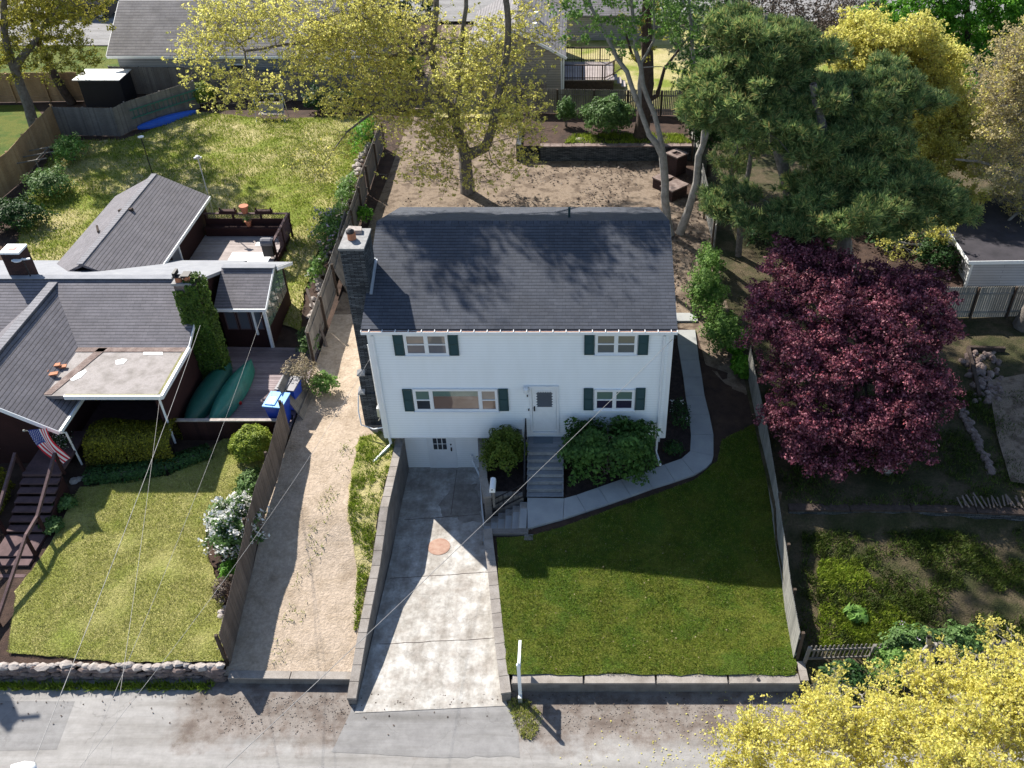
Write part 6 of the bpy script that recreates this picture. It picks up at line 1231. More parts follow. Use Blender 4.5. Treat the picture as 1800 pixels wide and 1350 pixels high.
tree('slender_tree', 'slender pale trunked tree with thin fresh green leaves at the roof corner', st1, tb + [(1.5, 39.5, 21, 3.2, 2.6, 1.8, 1), (-1.5, 37, 22, 3.0, 2.4, 1.6, 1), (5, 40, 20, 3.2, 2.6, 2, 1), (8, 42, 19, 3, 2.6, 2, 1), (2, 35.5, 21.5, 2.6, 2, 1.6, 1), (5.5, 44, 18, 3, 2.6, 2, .7)], 900, 30, .14, 'barkpale', 'lf_green', .34, step=.7, rise=.1)  # wide high lobes above the frame are added to shade the right yard
t1 = gh(1195, 411, HR); ty = t1.y
tree('slender_tree', 'curved pale trunk forking beside the broken board fence', [[tuple(t1) + (.24,), tuple(onY(1210, 370, ty)) + (.2,), tuple(onY(1224, 320, ty)) + (.17,), tuple(onY(1228, 274, ty)) + (.17,), tuple(onY(1236, 254, ty)) + (.15,), tuple(onY(1234, 200, ty)) + (.11,), tuple(onY(1222, 120, ty)) + (.1,), tuple(onY(1212, 20, ty)) + (.07,), tuple(onY(1205, -80, ty)) + (.04,)], [tuple(onY(1236, 254, ty)) + (.12,), tuple(onY(1246, 225, ty)) + (.1,), tuple(onY(1258, 205, ty)) + (.08,), tuple(onY(1275, 120, ty)) + (.06,), tuple(onY(1290, 20, ty)) + (.04,)]],
     [B(1215, 90, ty, 1.3, 1.4, 2.0, .3), B(1240, 20, ty, 2, 1.6, 1.4, .5), B(1200, -30, ty, 1.8, 2, 2)], 200, 16, .12, 'barkpale', 'lf_mid', .3, step=.7)
# dark trunk by the rear fence
d0 = G(1126, 243, 2.9); dy = d0.y
tree('dark_tree', 'dark thick trunked tree rising in front of the rear picket fence', [[tuple(d0) + (.46,), tuple(onY(1133, 180, dy)) + (.4,), tuple(onY(1138, 120, dy)) + (.36,), tuple(onY(1136, 40, dy)) + (.3,), tuple(onY(1140, -80, dy)) + (.2,)], [tuple(onY(1133, 180, dy)) + (.14,), tuple(onY(1155, 168, dy)) + (.12,), tuple(onY(1168, 120, dy)) + (.09,), tuple(onY(1195, 85, dy)) + (.06,), tuple(onY(1215, 60, dy)) + (.03,)], [tuple(onY(1138, 120, dy)) + (.12,), tuple(onY(1112, 100, dy)) + (.1,), tuple(onY(1100, 60, dy)) + (.06,)]],
     [B(1140, -70, dy, 3, 3, 1.8), B(1120, 40, dy, 1.2, 1.2, 2, .3), B(1150, 60, dy, 1.0, 1.2, 2, .3)], 160, 26, .14, 'barkdark', 'lf_olive', .35, step=.9)
# upper left tree
l0 = G(62, 226, 2.0); ly = l0.y
tree('leaning_tree', 'grey leaning tree with olive spring leaves behind the cedar fence', [[tuple(l0) + (.34,), tuple(onY(48, 180, ly)) + (.3,), tuple(onY(25, 120, ly)) + (.26,), tuple(onY(8, 60, ly)) + (.2,), tuple(onY(10, -40, ly)) + (.14,), tuple(onY(20, -150, ly)) + (.08,)], [tuple(onY(25, 120, ly)) + (.16,), tuple(onY(70, 60, ly)) + (.12,), tuple(onY(120, -10, ly)) + (.08,)]],
     [B(60, 60, ly, 2.2, 2, 1.8), B(120, 80, ly, 1.8, 2, 1.6), B(150, 45, ly, 1.4, 2, 1.2, .7), B(30, 120, ly, 1.6, 2, 1.0), B(110, 125, ly, 1.4, 2, .7, .7), B(40, 0, ly, 2.6, 2, 2), B(120, -20, ly, 2.4, 2, 1.8), B(-40, 60, ly, 2, 2, 3), B(10, -120, ly, 3.5, 3, 2.6), B(90, -130, ly, 3.5, 3, 2.4)], 900, 52, .13, 'bark', 'lf_olive', .36, extra=('lf_gold', .25, 16, .12))
k0 = G(128, 182, 2.1)
tree('leaning_tree', 'second darker trunk leaning left in front of the far cedar fence', [[tuple(k0) + (.3,), tuple(onY(100, 140, k0.y)) + (.26,), tuple(onY(66, 70, k0.y)) + (.2,), tuple(onY(45, 0, k0.y)) + (.14,), tuple(onY(40, -100, k0.y)) + (.08,)]], [B(70, 30, k0.y, 2.4, 2, 2), B(30, -50, k0.y, 3, 3, 2.6), B(120, -40, k0.y, 3, 3, 2.4)], 420, 44, .14, 'barkdark', 'lf_olive', .36)
# pines on the right
def stemto(pts): return [[(*p, r) for p, r in pts]]
p0 = gh(1415, 520, HX); py = p0.y
pb = []
for u, v, rx, rz, dy in ((1310, 55, 1.9, .9, 2), (1400, 75, 1.6, .8, 2), (1270, 150, 1.4, .9, 0), (1330, 150, 1.8, .9, 0), (1400, 160, 1.8, .9, 0), (1300, 190, 1.6, .8, -1), (1350, 215, 1.5, .7, -1), (1430, 230, 1.9, .9, -1), (1500, 170, 1.8, .7, 0), (1570, 140, 1.1, .6, 1), (1600, 165, 1.1, .5, 1), (1480, 270, 2.0, .8, -2), (1560, 230, 1.9, .7, -1), (1520, 320, 2.1, .8, -2), (1590, 300, 1.1, .5, -1), (1630, 352, 1.3, .4, -2), (1680, 372, .9, .25, -2), (1560, 370, 1.8, .6, -3), (1450, 340, 1.6, .7, -2), (1500, 370, 1.8, .5, -4), (1570, 330, 1.8, .5, -3), (1400, 400, 1.3, .6, -3), (1290, 360, 1.0, .6, -2), (1250, 170, .9, .9, 0), (1350, 110, 1.8, .9, 1)):
    b = onY(u, v, py + dy); pb.append((b.x, b.y, b.z, rx, 1.5, rz))
pine('pine_tree', 'big blue-green pine with layered boughs beside the back yard', [[tuple(p0) + (.34,), tuple(onY(1388, 330, py)) + (.3,), tuple(onY(1362, 240, py)) + (.26,), tuple(onY(1350, 120, py + 1)) + (.18,), tuple(onY(1345, 30, py + 2)) + (.08,)], [tuple(onY(1362, 240, py)) + (.2,), tuple(onY(1430, 200, py)) + (.16,), tuple(onY(1500, 180, py)) + (.1,), tuple(onY(1580, 140, py + 1)) + (.06,)]], spray(pb[:9] + pb[-2:], 12, .34, .95, .36), 1400, 30, leaf='lf_pine')
p1 = gh(1475, 545, HX); q1y = p1.y
pine('pine_tree', 'broad pine spreading dark boughs above the purple maple', [[tuple(p1) + (.32,), tuple(onY(1490, 360, q1y)) + (.28,), tuple(onY(1450, 240, q1y)) + (.24,), tuple(onY(1430, 150, q1y)) + (.14,)], [tuple(onY(1490, 360, q1y)) + (.16,), tuple(onY(1560, 345, q1y)) + (.12,), tuple(onY(1640, 350, q1y)) + (.07,), tuple(onY(1690, 372, q1y)) + (.04,)], [tuple(onY(1450, 240, q1y)) + (.16,), tuple(onY(1520, 230, q1y)) + (.1,), tuple(onY(1600, 250, q1y)) + (.05,)]], spray(pb[9:24], 12, .34, .95, .36), 1900, 30, leaf='lf_pine')
for u0, v0, pts, lb in ((1298, 450, ((1303, 380), (1316, 300), (1322, 240), (1320, 120)), 'thin straight pine trunk right of the leafy fence shrub'), (1268, 372, ((1282, 320), (1292, 280), (1300, 180)), 'short leaning dark trunk behind the broken fence')):
    b = gh(u0, v0, HX); pine('pine_tree', lb, [[tuple(b) + (.17,)] + [tuple(onY(a, c, b.y)) + (.15 - .03 * i,) for i, (a, c) in enumerate(pts)]], [B(pts[-1][0], pts[-1][1], b.y, 1.4, 1.4, .9), B(pts[-2][0], pts[-2][1], b.y, 1.1, 1.4, .7, .6)] + ([B(1275, 365, b.y - 1, .8, .8, .5), B(1320, 390, b.y, .7, .8, .4)] if u0 == 1298 else []), 120, 16)
# hemlock-like dark evergreens behind
for u, v, Y, rx, rz, lb in ((1270, 70, 56, 2.2, 3.2, 'dark drooping hemlock between pale tree and pine'), (1255, 205, 49, 1.0, 1.6, 'small dark hemlock hanging over the broken fence'), (1230, 150, 57, 1.2, 2.4, 'narrow dark evergreen behind the forked pale trunk')):
    c = onY(u, v, Y); base = (c.x, c.y, 2.0)
    pine('hemlock', lb, [[base + (.16,), (c.x, c.y, c.z + rz, .04)]], [(c.x, c.y, c.z, rx, rx, rz)], 170, 22, 'barkdark', 'lf_dark', length=.16, width=.03, spread=.4, tuftup=-.3)
for i, (u, v, Y, rx) in enumerate(((1340, 15, 64, 3.2), (1440, 25, 64, 3.2), (1500, 50, 60, 2.4))):
    c = onY(u, v, Y); tree('bare_tree', ('brown bare crowned tree at the top edge behind the pine', 'bare twiggy tree top between pine and green maple', 'thin brown bare branches beside the bright green maple')[i], [[(c.x, c.y, 2.0, .2), (c.x, c.y, c.z, .1)]], [(c.x, c.y, c.z, rx, 2, 2.6)], 300, 14, .14, 'bark', 'lf_brown', .4, step=.6, tipr=.014)
# yellow oak right
y0 = gh(1600, 430, HX); yy = 47
yb = [B(1495, 95, yy, 1.6, 2, 1.5), B(1540, 70, yy, 1.7, 2, 1.3), B(1600, 75, yy, 1.6, 2, 1.5), B(1560, 130, yy, 1.6, 2, 1.4, .6), B(1640, 120, yy, 1.4, 2, 1.3), B(1650, 190, yy, 1.9, 2, 1.7), B(1700, 175, yy, 1.4, 2, 1.3), B(1700, 230, yy, 1.4, 2, 1.4), B(1630, 250, yy - 1, 1.8, 2, 1.4, .7), B(1640, 300, yy - 2, 1.5, 2, 1.0, 1), B(1600, 320, yy - 4, 1.3, 1.5, .8, .7), B(1700, 300, yy - 3, 1.2, 1.5, .9, .8), B(1655, 400, yy - 8, .9, 1, .9, .6), B(1690, 350, yy - 5, 1.2, 1.2, .9, .8), B(1640, 350, yy - 3, 1.3, 1.2, .8, .6), B(1580, 430, yy - 8, 1.2, 1, .6, .25)]
tree('oak_tree', 'bright yellow oak glowing behind the pine boughs', [[(onY(1620, 420, 46).x, 46, 1.9, .34), tuple(onY(1625, 300, yy)) + (.26,), tuple(onY(1600, 200, yy)) + (.18,), tuple(onY(1560, 120, yy)) + (.1,)], [tuple(onY(1625, 300, yy)) + (.16,), tuple(onY(1680, 210, yy)) + (.1,)]], spray(yb, 7, .5, .8, .8), 2000, 11, .13, 'bark', 'lf_gold', .2, twigs=(4, .5), puffs=True, extra=('lf_lemon', .5, 14, .12))
# bright green maple
my = 60; mb_ = [B(u, v, my + d, rx, 2.4, rz) for u, v, rx, rz, d in ((1560, 15, 1.8, 1.4, 0), (1620, 20, 2.2, 1.8, 0), (1690, 30, 2.4, 2, 0), (1760, 30, 2.2, 2.2, 0), (1620, 70, 1.6, 1.2, -1), (1680, 95, 2.0, 1.5, -1), (1745, 90, 1.8, 1.5, 0), (1800, 60, 2, 2.5, 0), (1690, 115, 1.6, 1.0, -3), (1640, 95, 1.4, .9, -3), (1745, 110, 1.4, 1.0, -3), (1530, 45, 1.6, 1.2, -3), (1590, 65, 1.6, 1.1, -4), (1700, 135, 1.7, .9, -5), (1770, 125, 1.5, 1.0, -4), (1640, -30, 3, 2, 0), (1740, -40, 3, 2, 0))]
tree('maple_tree', 'dense bright green maple in the upper right corner', [[(onY(1700, 100, my).x, my, 2.2, .4), tuple(onY(1700, 60, my)) + (.25,), tuple(onY(1700, -20, my)) + (.1,)]], spray(mb_, 5, .5, .75, .8), 1300, 46, .18, 'barkdark', 'lf_bright', .4, puffs=True, flat=.9, shell=.4)
# right edge tree with tan buds
ry = 42; tree('budding_oak', 'tan budding oak with pale twisting limbs at the right edge', [[(23.5, 44, 1.8, .3), tuple(onY(1830, 330, ry)) + (.24,), tuple(onY(1795, 220, ry)) + (.16,), tuple(onY(1780, 120, ry)) + (.08,)], [tuple(onY(1830, 330, ry)) + (.12,), tuple(onY(1740, 290, ry)) + (.08,), tuple(onY(1680, 280, ry)) + (.05,)], [tuple(onY(1830, 330, ry)) + (.1,), tuple(onY(1770, 390, ry - 1)) + (.06,)]],
     [B(1770, 130, ry, 1.6, 2, 1.6), B(1800, 200, ry, 1.6, 2, 1.8), B(1750, 200, ry, 1.1, 2, 1.1), B(1760, 280, ry, 1.6, 2, 1.2), B(1795, 350, ry, 1.3, 2, 1.1), B(1775, 410, ry - 1, .9, 1.2, .8), B(1830, 100, ry, 1.8, 2, 2.2)], 620, 8, .11, 'barkpale', 'lf_tan', .18, twigs=(5, .6), step=.5, wob=.16, extra=('lf_lemon', .25, 10, .1))
# limb with pale bark over the open yard on the right
b = gh(1500, 470, HX); tree('bare_tree', 'crooked grey bare tree over the shaded ground right of the pine', [[tuple(b) + (.2,), tuple(onY(1482, 400, b.y)) + (.18,), tuple(onY(1500, 355, b.y)) + (.13,)], [tuple(onY(1482, 400, b.y)) + (.1,), tuple(onY(1530, 388, b.y)) + (.08,), tuple(onY(1560, 395, b.y)) + (.07,), tuple(onY(1580, 425, b.y)) + (.05,), tuple(onY(1620, 430, b.y)) + (.03,)]], [B(1590, 435, b.y, 1.1, 1, .6), B(1530, 350, b.y, 1.0, 1, .8)], 60, 8, .12, 'barkpale', 'lf_gold', .3, step=.4, wob=.1)
# purple maple
pm = gh(1500, 722, HX); pby = pm.y
lay = ((1385, 425, .8, .6), (1430, 445, 1.1, .7), (1380, 470, 1.2, .8), (1345, 530, .9, .7), (1420, 520, 1.4, .8), (1500, 480, 1.5, .8), (1580, 500, 1.6, .8), (1640, 520, .9, .7), (1655, 575, .8, .8), (1345, 585, 1.2, .7), (1425, 590, 1.5, .8), (1510, 570, 1.6, .9), (1590, 590, 1.4, .9), (1385, 650, 1.4, .8), (1455, 660, 1.6, .8), (1535, 650, 1.6, .9), (1605, 665, 1.3, .9), (1655, 690, .7, .7), (1390, 720, 1.1, .6), (1440, 730, 1.3, .7), (1510, 735, 1.6, .8), (1585, 735, 1.4, .8), (1400, 775, .8, .5), (1450, 795, 1.3, .6), (1530, 790, 1.2, .5), (1595, 775, .9, .5), (1400, 745, .8, .5), (1540, 535, 1.3, .7), (1480, 530, 1.2, .7), (1610, 545, 1.1, .7), (1450, 480, 1.1, .7), (1560, 560, 1.2, .7))
zt = interp([(400, 6.9), (480, 6.4), (530, 6.0), (590, 5.4), (650, 4.7), (720, 3.8), (790, 2.6), (850, 1.7)])
pbl = []
for u, v, rx, rz in lay: c = G(u, v, zt(0, v)); pbl.append((c.x, c.y, c.z, rx, 1.1, rz))
tree('purple_maple', 'wide dark purple maple overhanging the right side fence', [[tuple(pm) + (.28,), (pm.x + .1, pm.y + .3, pm.z + 1.4, .24), (pm.x, pm.y + 1.0, 4.2, .16), (pm.x - .3, pm.y + 2, 6.0, .06)], [(pm.x + .1, pm.y + .3, pm.z + 1.4, .16), (pm.x - 2, pm.y, 4.4, .08)], [(pm.x + .1, pm.y + .3, pm.z + 1.4, .16), (pm.x + 2, pm.y, 4.2, .08)]],
     spray(pbl, 9, .45, .8, .75) + [(b_[0], b_[1], b_[2], b_[3], b_[4], b_[5], .25) for b_ in pbl], 3500, 50, .10, 'barkdark', 'lf_purple', .27, puffs=True, flat=.6, shell=.5, step=.6)
# foreground yellow maple at the lower right
fb = []
for u, v, z, r in ((1300, 1325, 5.0, .7), (1350, 1290, 5.2, .8), (1400, 1320, 5.6, .8), (1430, 1260, 5.4, .6), (1480, 1215, 5.6, .6), (1500, 1280, 6.0, .9), (1560, 1240, 6.0, .8), (1545, 1180, 5.6, .35), (1620, 1230, 6.2, .9), (1660, 1180, 6.0, .7), (1580, 1310, 6.4, 1.0), (1680, 1300, 6.8, 1.1), (1720, 1220, 6.6, .9), (1760, 1160, 6.2, .6), (1790, 1240, 6.8, .9), (1770, 1110, 6.0, .4), (1790, 1330, 7.0, 1.0), (1440, 1350, 5.8, .9), (1640, 1370, 6.8, 1.0), (1300, 1370, 4.8, .6), (1750, 1390, 7.2, 1.1), (1540, 1390, 6.4, 1.0), (1400, 1395, 5.6, .8), (1345, 1220, 4.6, .2), (1850, 1150, 6.6, .8), (1860, 1280, 7, 1.1)):
    c = G(u, v, z); fb.append((c.x, c.y, c.z, r, r, r * .62)); fb.append((c.x, c.y - .4, c.z - r * 1.1, r * .8, r * .8, r * .6, .35)) if r > .65 else None
fc = G(1700, 1420, 3.5)
tree('street_tree', 'lemon yellow flowering maple filling the lower right corner', [[(10.2, 14.9, 0, .26), (10.0, 14.6, 2.4, .22), (9.2, 14.2, 4.2, .15), (8.6, 13.8, 6.2, .06)], [(10.0, 14.6, 2.4, .14), (8.2, 13.4, 3.8, .07), (6.2, 12.9, 4.6, .03)], [(9.2, 14.2, 4.2, .1), (8.0, 13.2, 5.6, .05)], [(10.0, 14.6, 2.4, .14), (11.0, 13.2, 4.6, .06)]], spray(fb, 6, .5, .8, .9), 2600, 9, .07, 'barkpale', 'lf_lemon', .10, step=.35, wob=.05, rise=.1, tipr=.006, mrad=.8, extra=('lf_gold', .25, 5, .065), twigs=(4, .32))
for i, (u, v, Y, rx, lf, lb) in enumerate(((455, 8, 73, 2.4, 'lf_olive', 'olive street tree beyond the grey house roof'), (700, 5, 74, 3.0, 'lf_dark', 'dark green tree beyond the far road behind the oak'), (1195, 12, 71, 2.6, 'lf_green', 'fresh green tree at the far road right of the pale building'), (1020, -5, 82, 3.0, 'lf_mid', 'mid green tree at the top edge beyond the pale building'))):
    c = onY(u, v, Y); tree('street_tree', lb, [[(c.x, c.y, 2.3, .2), (c.x, c.y, c.z, .08)]], [(c.x, c.y, c.z, rx, 2, 2.2)], 160, 26, .2, 'bark', lf, .45, step=.8)
# ================================================================ SHRUBS AND PLANTS
M['lf_shrub'] = m_leaf('glossy_green_leaves', [(0, (.04, .10, .02)), (.5, (.075, .17, .03)), (1, (.14, .26, .06))], .3)
c = gh(1066, 800, HR); shrub('rhododendron', 'wide dark green rhododendron right of the wooden stairs', (c.x - .0, 25.05, 1.15), (1.55, .85, 1.16), 12000, .15, 'lf_shrub', lump=.25, up=.5, box=1.6, extra=None)
M['lf_shrub2'] = m_leaf('box_leaves', [(0, (.06, .11, .012)), (.5, (.12, .18, .02)), (1, (.20, .25, .04))], .3)
sh2 = shrub('boxwood', 'medium green shrub left of the wooden stairs in the planting bed', (-2.6, 25.2, 1.25), (.82, .85, 1.0), 8000, .085, 'lf_shrub2', lump=.35, seed=3)
c = gh(447, 812, HN); shrub('round_bush', 'clipped round yellow-green bush in the corner of the maroon fence', (c.x, c.y + .3, c.z), (.85, .8, .72), 9000, .075, 'lf_lime', lump=.12, shell=.8, seed=1)
c = gh(408, 985, HN); shrub('white_rhododendron', 'rhododendron covered in white blooms beside the brown fence', (c.x, c.y + .9, c.z), (.85, 1.2, .8), 5500, .12, 'lf_mid', lump=.3, extra=('petal', 130, .21, 16))
c = gh(395, 1048, HN); shrub('brown_shrub', 'small dry brown shrub at the fence below the white blooms', (c.x, c.y, c.z), (.3, .45, .35), 900, .07, 'lf_brown')
c = gh(440, 860, HN); shrub('leafy_plant', 'low leafy green plants under the round bush', (c.x, c.y, c.z), (.45, .8, .3), 2000, .1, 'lf_mid'); c = gh(405, 1010, HN); shrub('leafy_plant', 'small bright green plants below the white rhododendron', (c.x, c.y, c.z), (.3, .4, .25), 700, .09, 'lf_bright')
hedge('hedge', 'broad clipped yew hedge in front of the flat roofed porch', [(-18.1, 26.0), (-16.6, 26.0), (-15.0, 26.15)], 1.7, 1.25, 16000, .075, 'lf_yew', HN)
hedge('hedge', 'dark clipped hedge left of the maroon stairs', [(-20.9, 20.9), (-21.2, 24.3)], 1.5, 1.0, 9000, .08, 'lf_yew', HN)
hedge('bed_plants', 'low dark green plants in the bed before the yew hedge', [(-18.0, 24.7), (-16.6, 24.8), (-15.2, 25.2), (-13.8, 26.0)], .8, .35, 3500, .11, 'lf_dark', HN, 'plants')
for u, v, lb in ((118, 890, 'hosta clump beside the upper porch stairs'), (95, 930, 'hosta clump at the landing of the porch stairs')): c = gh(u, v, HN); shrub('hosta', lb, c, (.38, .36, .2), 500, .16, 'lf_mid', 'plant', 'hostas by the porch stairs', stems=4)
c = gh(1068, 240, HT); shrub('rhododendron', 'big glossy rounded rhododendron on the terrace by the rear fence', (c.x, c.y + .4, 2.85), (1.55, 1.3, 1.15), 6500, .17, 'lf_mid', lump=.25, seed=4)
c = gh(995, 222, HT); shrub('leafy_shrub', 'narrow climbing shrub at the rear fence left of the rhododendron', (c.x, c.y, 2.85), (.55, .5, .95), 1500, .15, 'lf_mid')
# leafy shrubs on the right fence
for u, v, rx, ryy, rz, n, lb in ((1240, 530, .8, 1.3, 1.1, 5200, 'tall light green shrub filling the gap in the right fence'), (1268, 590, .8, 1.1, .9, 4200, 'light green shrub at the fence corner under the maple'), (1245, 470, .6, 1.0, .9, 2600, 'upper light green shrub beside the broken fence end')):
    c = gh(u, v + 22, HR); shrub('honeysuckle', lb, c, (rx, ryy, rz), n, .12, 'lf_green', 'shrub', 'leafy shrubs along the right fence', lump=.45)
for u, v, lb in ((1290, 615, 'low lime green plants along the dirt path'), (1303, 655, 'lime green lily clump at the silver fence end')): c = gh(u, v, HR); shrub('lily_clump', lb, c, (.4, .7, .35), 1300, .18, 'lf_bright', 'plant', 'lily clumps at the right fence', stems=3, up=.2)
c = gh(1196, 740, HR); shrub('rose_bush', 'dark thin rose bush with pale blooms beside the walk', c, (.4, .9, .4), 600, .09, 'lf_dark', extra=('petal', 5, .12, 8)); c = gh(1184, 795, HR); shrub('rose_bush', 'small dark plant at the bend of the walk', c, (.4, .4, .25), 500, .09, 'lf_dark')
# plants between the yards on the left
for u, v, rx, ryy, rz, n, mt, ex, lb in ((590, 420, .9, 1.6, .8, 3800, 'lf_green', ('lilac', 40, .22, 10), 'lilac bush with pale mauve flowers in the sunny bed'), (612, 350, .5, 1.6, .6, 2000, 'lf_green', ('petal', 30, .12, 6), 'pale leafed plants climbing the sunny side of the board fence'), (642, 252, .6, 2.0, .7, 2600, 'lf_bright', None, 'bright green climber at the far end of the board fence'), (560, 480, .35, 1.2, .4, 1100, 'lf_green', ('petal', 14, .12, 6), 'small variegated plants at the foot of the board fence'), (545, 610, .4, .9, .4, 1100, 'lf_mid', None, 'dark green plants beside the patio corner')):
    c = gh(u, v, HL); shrub('lilac' if ex and ex[0] == 'lilac' else 'bed_plant', lb, (c.x, c.y, c.z), (rx, ryy, rz), n, .12, mt, 'shrub' if ex and ex[0] == 'lilac' else 'plant', extra=ex, lump=.5)
c = gh(545, 690, HL); shrub('dry_shrub', 'straw coloured twiggy shrub over the leaning fence panel', (c.x - .2, c.y, c.z), (.75, .7, .9), 2200, .07, 'lf_straw', lump=.4); c = gh(570, 690, HL); shrub('leafy_shrub', 'fresh green shrub beside the dirt strip below the chimney', c, (.55, .5, .5), 1500, .11, 'lf_green', lump=.4)
c = gh(642, 392, HL); shrub('leafy_shrub', 'small green sapling behind the slate chimney top', c, (.5, .5, .5), 500, .13, 'lf_bright')
c = gh(360, 185, HN); shrub('round_bush', 'dark yellow-green bush at the end of the grey fence', c, (.9, .9, .8), 3500, .12, 'lf_lime', lump=.2)
for u, v, rx, n, lb in ((600, 200, 1.0, 2600, 'dark green shrub in the far bed under the oak'), (560, 195, .8, 1500, 'low dark shrub left of the far oak bed'), (720, 130, 1.2, 1200, 'young conifer glimpsed through the oak branches')): c = gh(u, v, HN); shrub('leafy_shrub', lb, c, (rx, .9, .8), n, .15, 'lf_dark' if u != 720 else 'lf_bright', lump=.35)
for u, v, rx, n, mt, lb in ((35, 400, 1.6, 5200, 'lf_dark', 'large grey-green shrub at the left edge beside the lawn'), (95, 345, 1.2, 3200, 'lf_mid', 'green shrub below the diagonal cedar fence'), (130, 285, .8, 2200, 'lf_green', 'sunlit young shrub near the pipe rack')): c = gh(u, v, HN); shrub('leafy_shrub', lb, c, (rx, 1.3, .8), n, .13, mt, lump=.45)
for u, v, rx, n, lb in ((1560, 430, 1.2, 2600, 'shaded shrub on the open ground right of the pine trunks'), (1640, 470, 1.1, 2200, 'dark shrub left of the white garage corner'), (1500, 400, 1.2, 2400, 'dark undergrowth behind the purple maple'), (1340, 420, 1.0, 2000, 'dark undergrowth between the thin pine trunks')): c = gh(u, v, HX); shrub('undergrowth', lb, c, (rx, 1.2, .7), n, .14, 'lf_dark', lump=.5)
# right corner plants
for u, v, rx, n, mt, ex, lb in ((1600, 1155, 1.1, 3200, 'lf_mid', ('lilac', 8, .12, 6), 'grey-green shrub with a few pink flowers on the low picket fence'), (1680, 1150, .9, 2200, 'lf_mid', None, 'grey-green shrub behind the low picket fence near the yellow tree'), (1570, 1190, .9, 1800, 'lf_green', None, 'tall lily leaves below the low picket fence'), (1480, 1215, .8, 1400, 'lf_dark', None, 'dark weeds at the end of the concrete wall')): c = gh(u, v, HX); shrub('leafy_shrub', lb, c, (rx, .6, .6), n, .12, mt, extra=ex, lump=.4)
c = gh(1503, 1085, HX); shrub('mullein', 'pale rosette plant on the weedy slope', c, (.35, .35, .18), 130, .28, 'lf_green', 'plant', stems=2)
b = gh(1560, 835, HX); m = MB(); r = thing('stump', 'pale twisted dead stump in the shaded right yard', 'stump', b)
for a in (.3, 1.6, 2.7, 4.2): m.tube([b, b + Vector((.25 * math.cos(a), .1, .35)), b + Vector((.45 * math.cos(a), .2 * math.sin(a), .7 + .1 * math.sin(a)))], [.08, .05, .02], 6)
m.build('branch', 'rockpale', r)
t0 = gh(1795, 575, HX); tree('thick_tree', 'thick grey trunk at the right edge in front of the board fence', [[tuple(t0) + (.42,), (t0.x + .5, t0.y, 6, .36), (t0.x + 1, t0.y, 11, .25)]], [(t0.x + 2.0, t0.y, 12, 3.4, 3.4, 2.6)], 200, 40, .18, 'bark', 'lf_olive', .45, step=1)
# ================================================================ GRASS (countless blades)
grass('grass', LAWN_R, HR, 150000, .052, 'blade', .07); grass('grass', NL, HN, 150000, .046, 'bladedry', .07)
grass('grass', NB, HN, 90000, .12, 'bladeweed', .09, dens=(.33, -.1)); grass('grass', NB, HN, 50000, .12, 'bladedry', .09)
grass('grass', [tuple(gh(u, v, HL)[:2]) for u, v in ((632, 770), (668, 760), (694, 775), (690, 800), (668, 890), (652, 1000), (628, 1110), (622, 1110), (628, 1000), (612, 900), (620, 830))], HL, 14000, .10, 'bladeweed', .05, dens=(1.2, .02))
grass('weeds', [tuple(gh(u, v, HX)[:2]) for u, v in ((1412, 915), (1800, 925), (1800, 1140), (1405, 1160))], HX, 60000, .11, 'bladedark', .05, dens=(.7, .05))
grass('weeds', [tuple(gh(u, v, HX)[:2]) for u, v in ((1345, 690), (1850, 690), (1850, 890), (1380, 890))], HX, 40000, .11, 'bladedark', .05, dens=(.6, .08)); grass('weeds', [tuple(gh(u, v, HX)[:2]) for u, v in ((1435, 990), (1500, 975), (1560, 1060), (1640, 1120), (1560, 1145), (1440, 1140))], HX, 22000, .12, 'bladeweed', .05, dens=(1.0, .0))  # brighter blade patch puts the sunlit spot into the colour
grass('weeds', gv([(888, 1225), (930, 1232), (960, 1260), (935, 1300), (918, 1300), (900, 1262)]), H0, 2600, .09, 'bladedry', .02, dens=(1.5, -.2)); grass('weeds', [(-22, 16.5), (-11.2, 16.5), (-11.2, 16.75), (-22, 16.75)], H0, 2500, .16, 'bladeweed', .0)
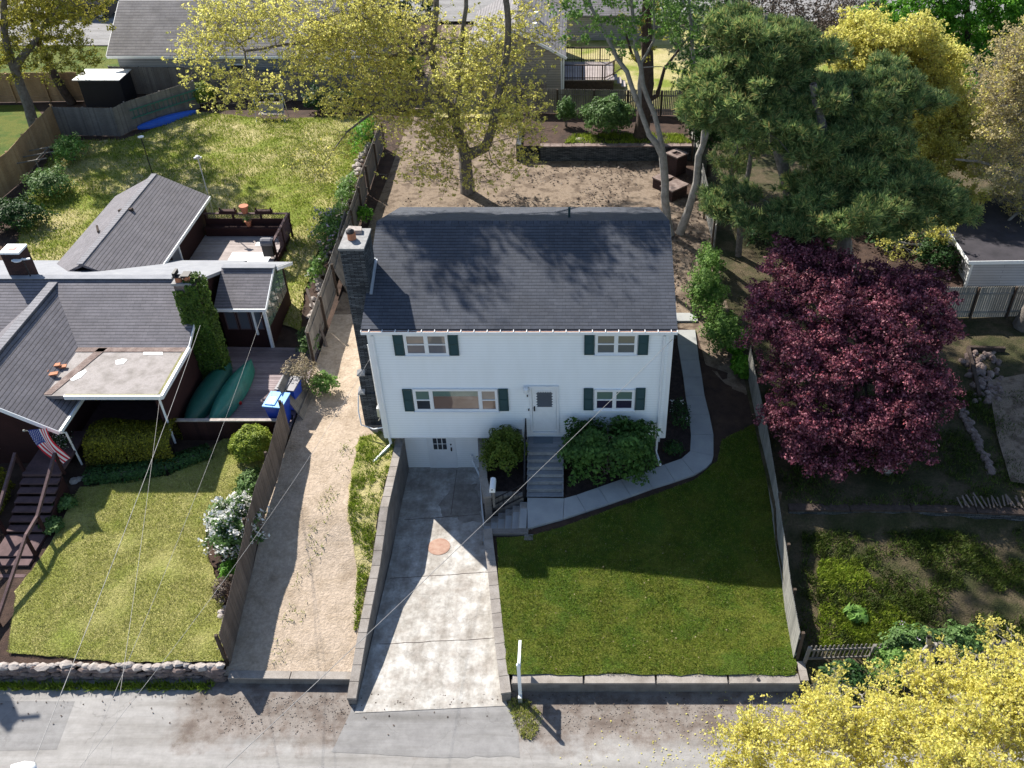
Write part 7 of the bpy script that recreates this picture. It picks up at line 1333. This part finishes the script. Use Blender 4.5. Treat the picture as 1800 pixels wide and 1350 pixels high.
grass('weeds', [(-.6, 51.3), (6.9, 51.3), (6.4, 52.6), (3.0, 52.9), (-.2, 52.5)], HT, 6000, .15, 'bladeweed', .1, dens=(.9, -.1)); grass('weeds', [(-9.6, 17.2), (-8.9, 17.2), (-8.2, 26.5), (-8.8, 26.5)], HL, 1500, .10, 'bladeweed', .03, dens=(1.3, .12))
m = MB()
for i in range(1):
    u = random.uniform(-10.6, -6.9); w = random.uniform(17, 34); r = random.uniform(.012, .03); z = HL(u, w); m.obox((u, w, z + .03), (r, 0, 0), (0, r, 0), (0, 0, r * .6))
tag(m.build('pebbles', 'dirt'), 'pebbles and clods on the dirt strip', 'pebbles', kind='stuff')
m = MB()
for i in range(1500):
    x = random.uniform(-10.6, 7.0); y = random.uniform(15.0, 16.3)
    if -6.8 < x < -1.9: continue
    r = random.uniform(.006, .015); m.obox((x, y, .016), (r, 0, 0), (0, r, 0), (0, 0, r * .6))
tag(m.build('gravel', 'gravel'), 'loose gravel along the street verge', 'gravel', kind='stuff')

def litter(name, label, n, fn, size, mat):
    P = []
    while len(P) < n:
        q = fn()
        if q: P.append(q)
    V, F = leafquads(np.array(P), size, 3.0, .7); tag(npmesh(name, V, F, mat), label, 'leaves', kind='stuff')
def yardp():
    x = random.uniform(-9.5, 6.7); y = random.uniform(35.5, 50.8)
    if noise.noise(Vector((x * .35, y * .35, 5))) + random.uniform(-.4, .3) + (.5 if x > 4.5 else 0) < .05: return None
    return (x, y, HR(x, y) + .06)
litter('fallen_leaves', 'brown fallen leaves over the back yard dirt', 3800, yardp, .13, 'lf_brown')
litter('fallen_leaves', 'small fallen leaves and grit along the street edge', 260, lambda: (random.uniform(-22, 7), 16.35 - abs(random.gauss(0, .5)), .03) if random.random() < .9 else None, .06, 'lf_brown')
litter('fallen_leaves', 'tan fallen leaves scattered on the dirt strip and road', 500, lambda: (random.uniform(-10.6, -6.9), random.uniform(17, 30), 0) , .07, 'lf_straw') if False else None
litter('fallen_leaves', 'yellow blossoms dropped under the street maple', 1500, lambda: (random.gauss(6, 2.2), random.gauss(13.8, 1.2), .03), .05, 'lf_lemon')
def lawnp():
    x = random.uniform(-1.6, 6.5); y = random.uniform(16.8, 22.5); return (x, y, HR(x, y) + .12)
litter('lawn_clippings', 'pale dry blades scattered over the green lawn', 130, lawnp, .05, 'lf_straw')
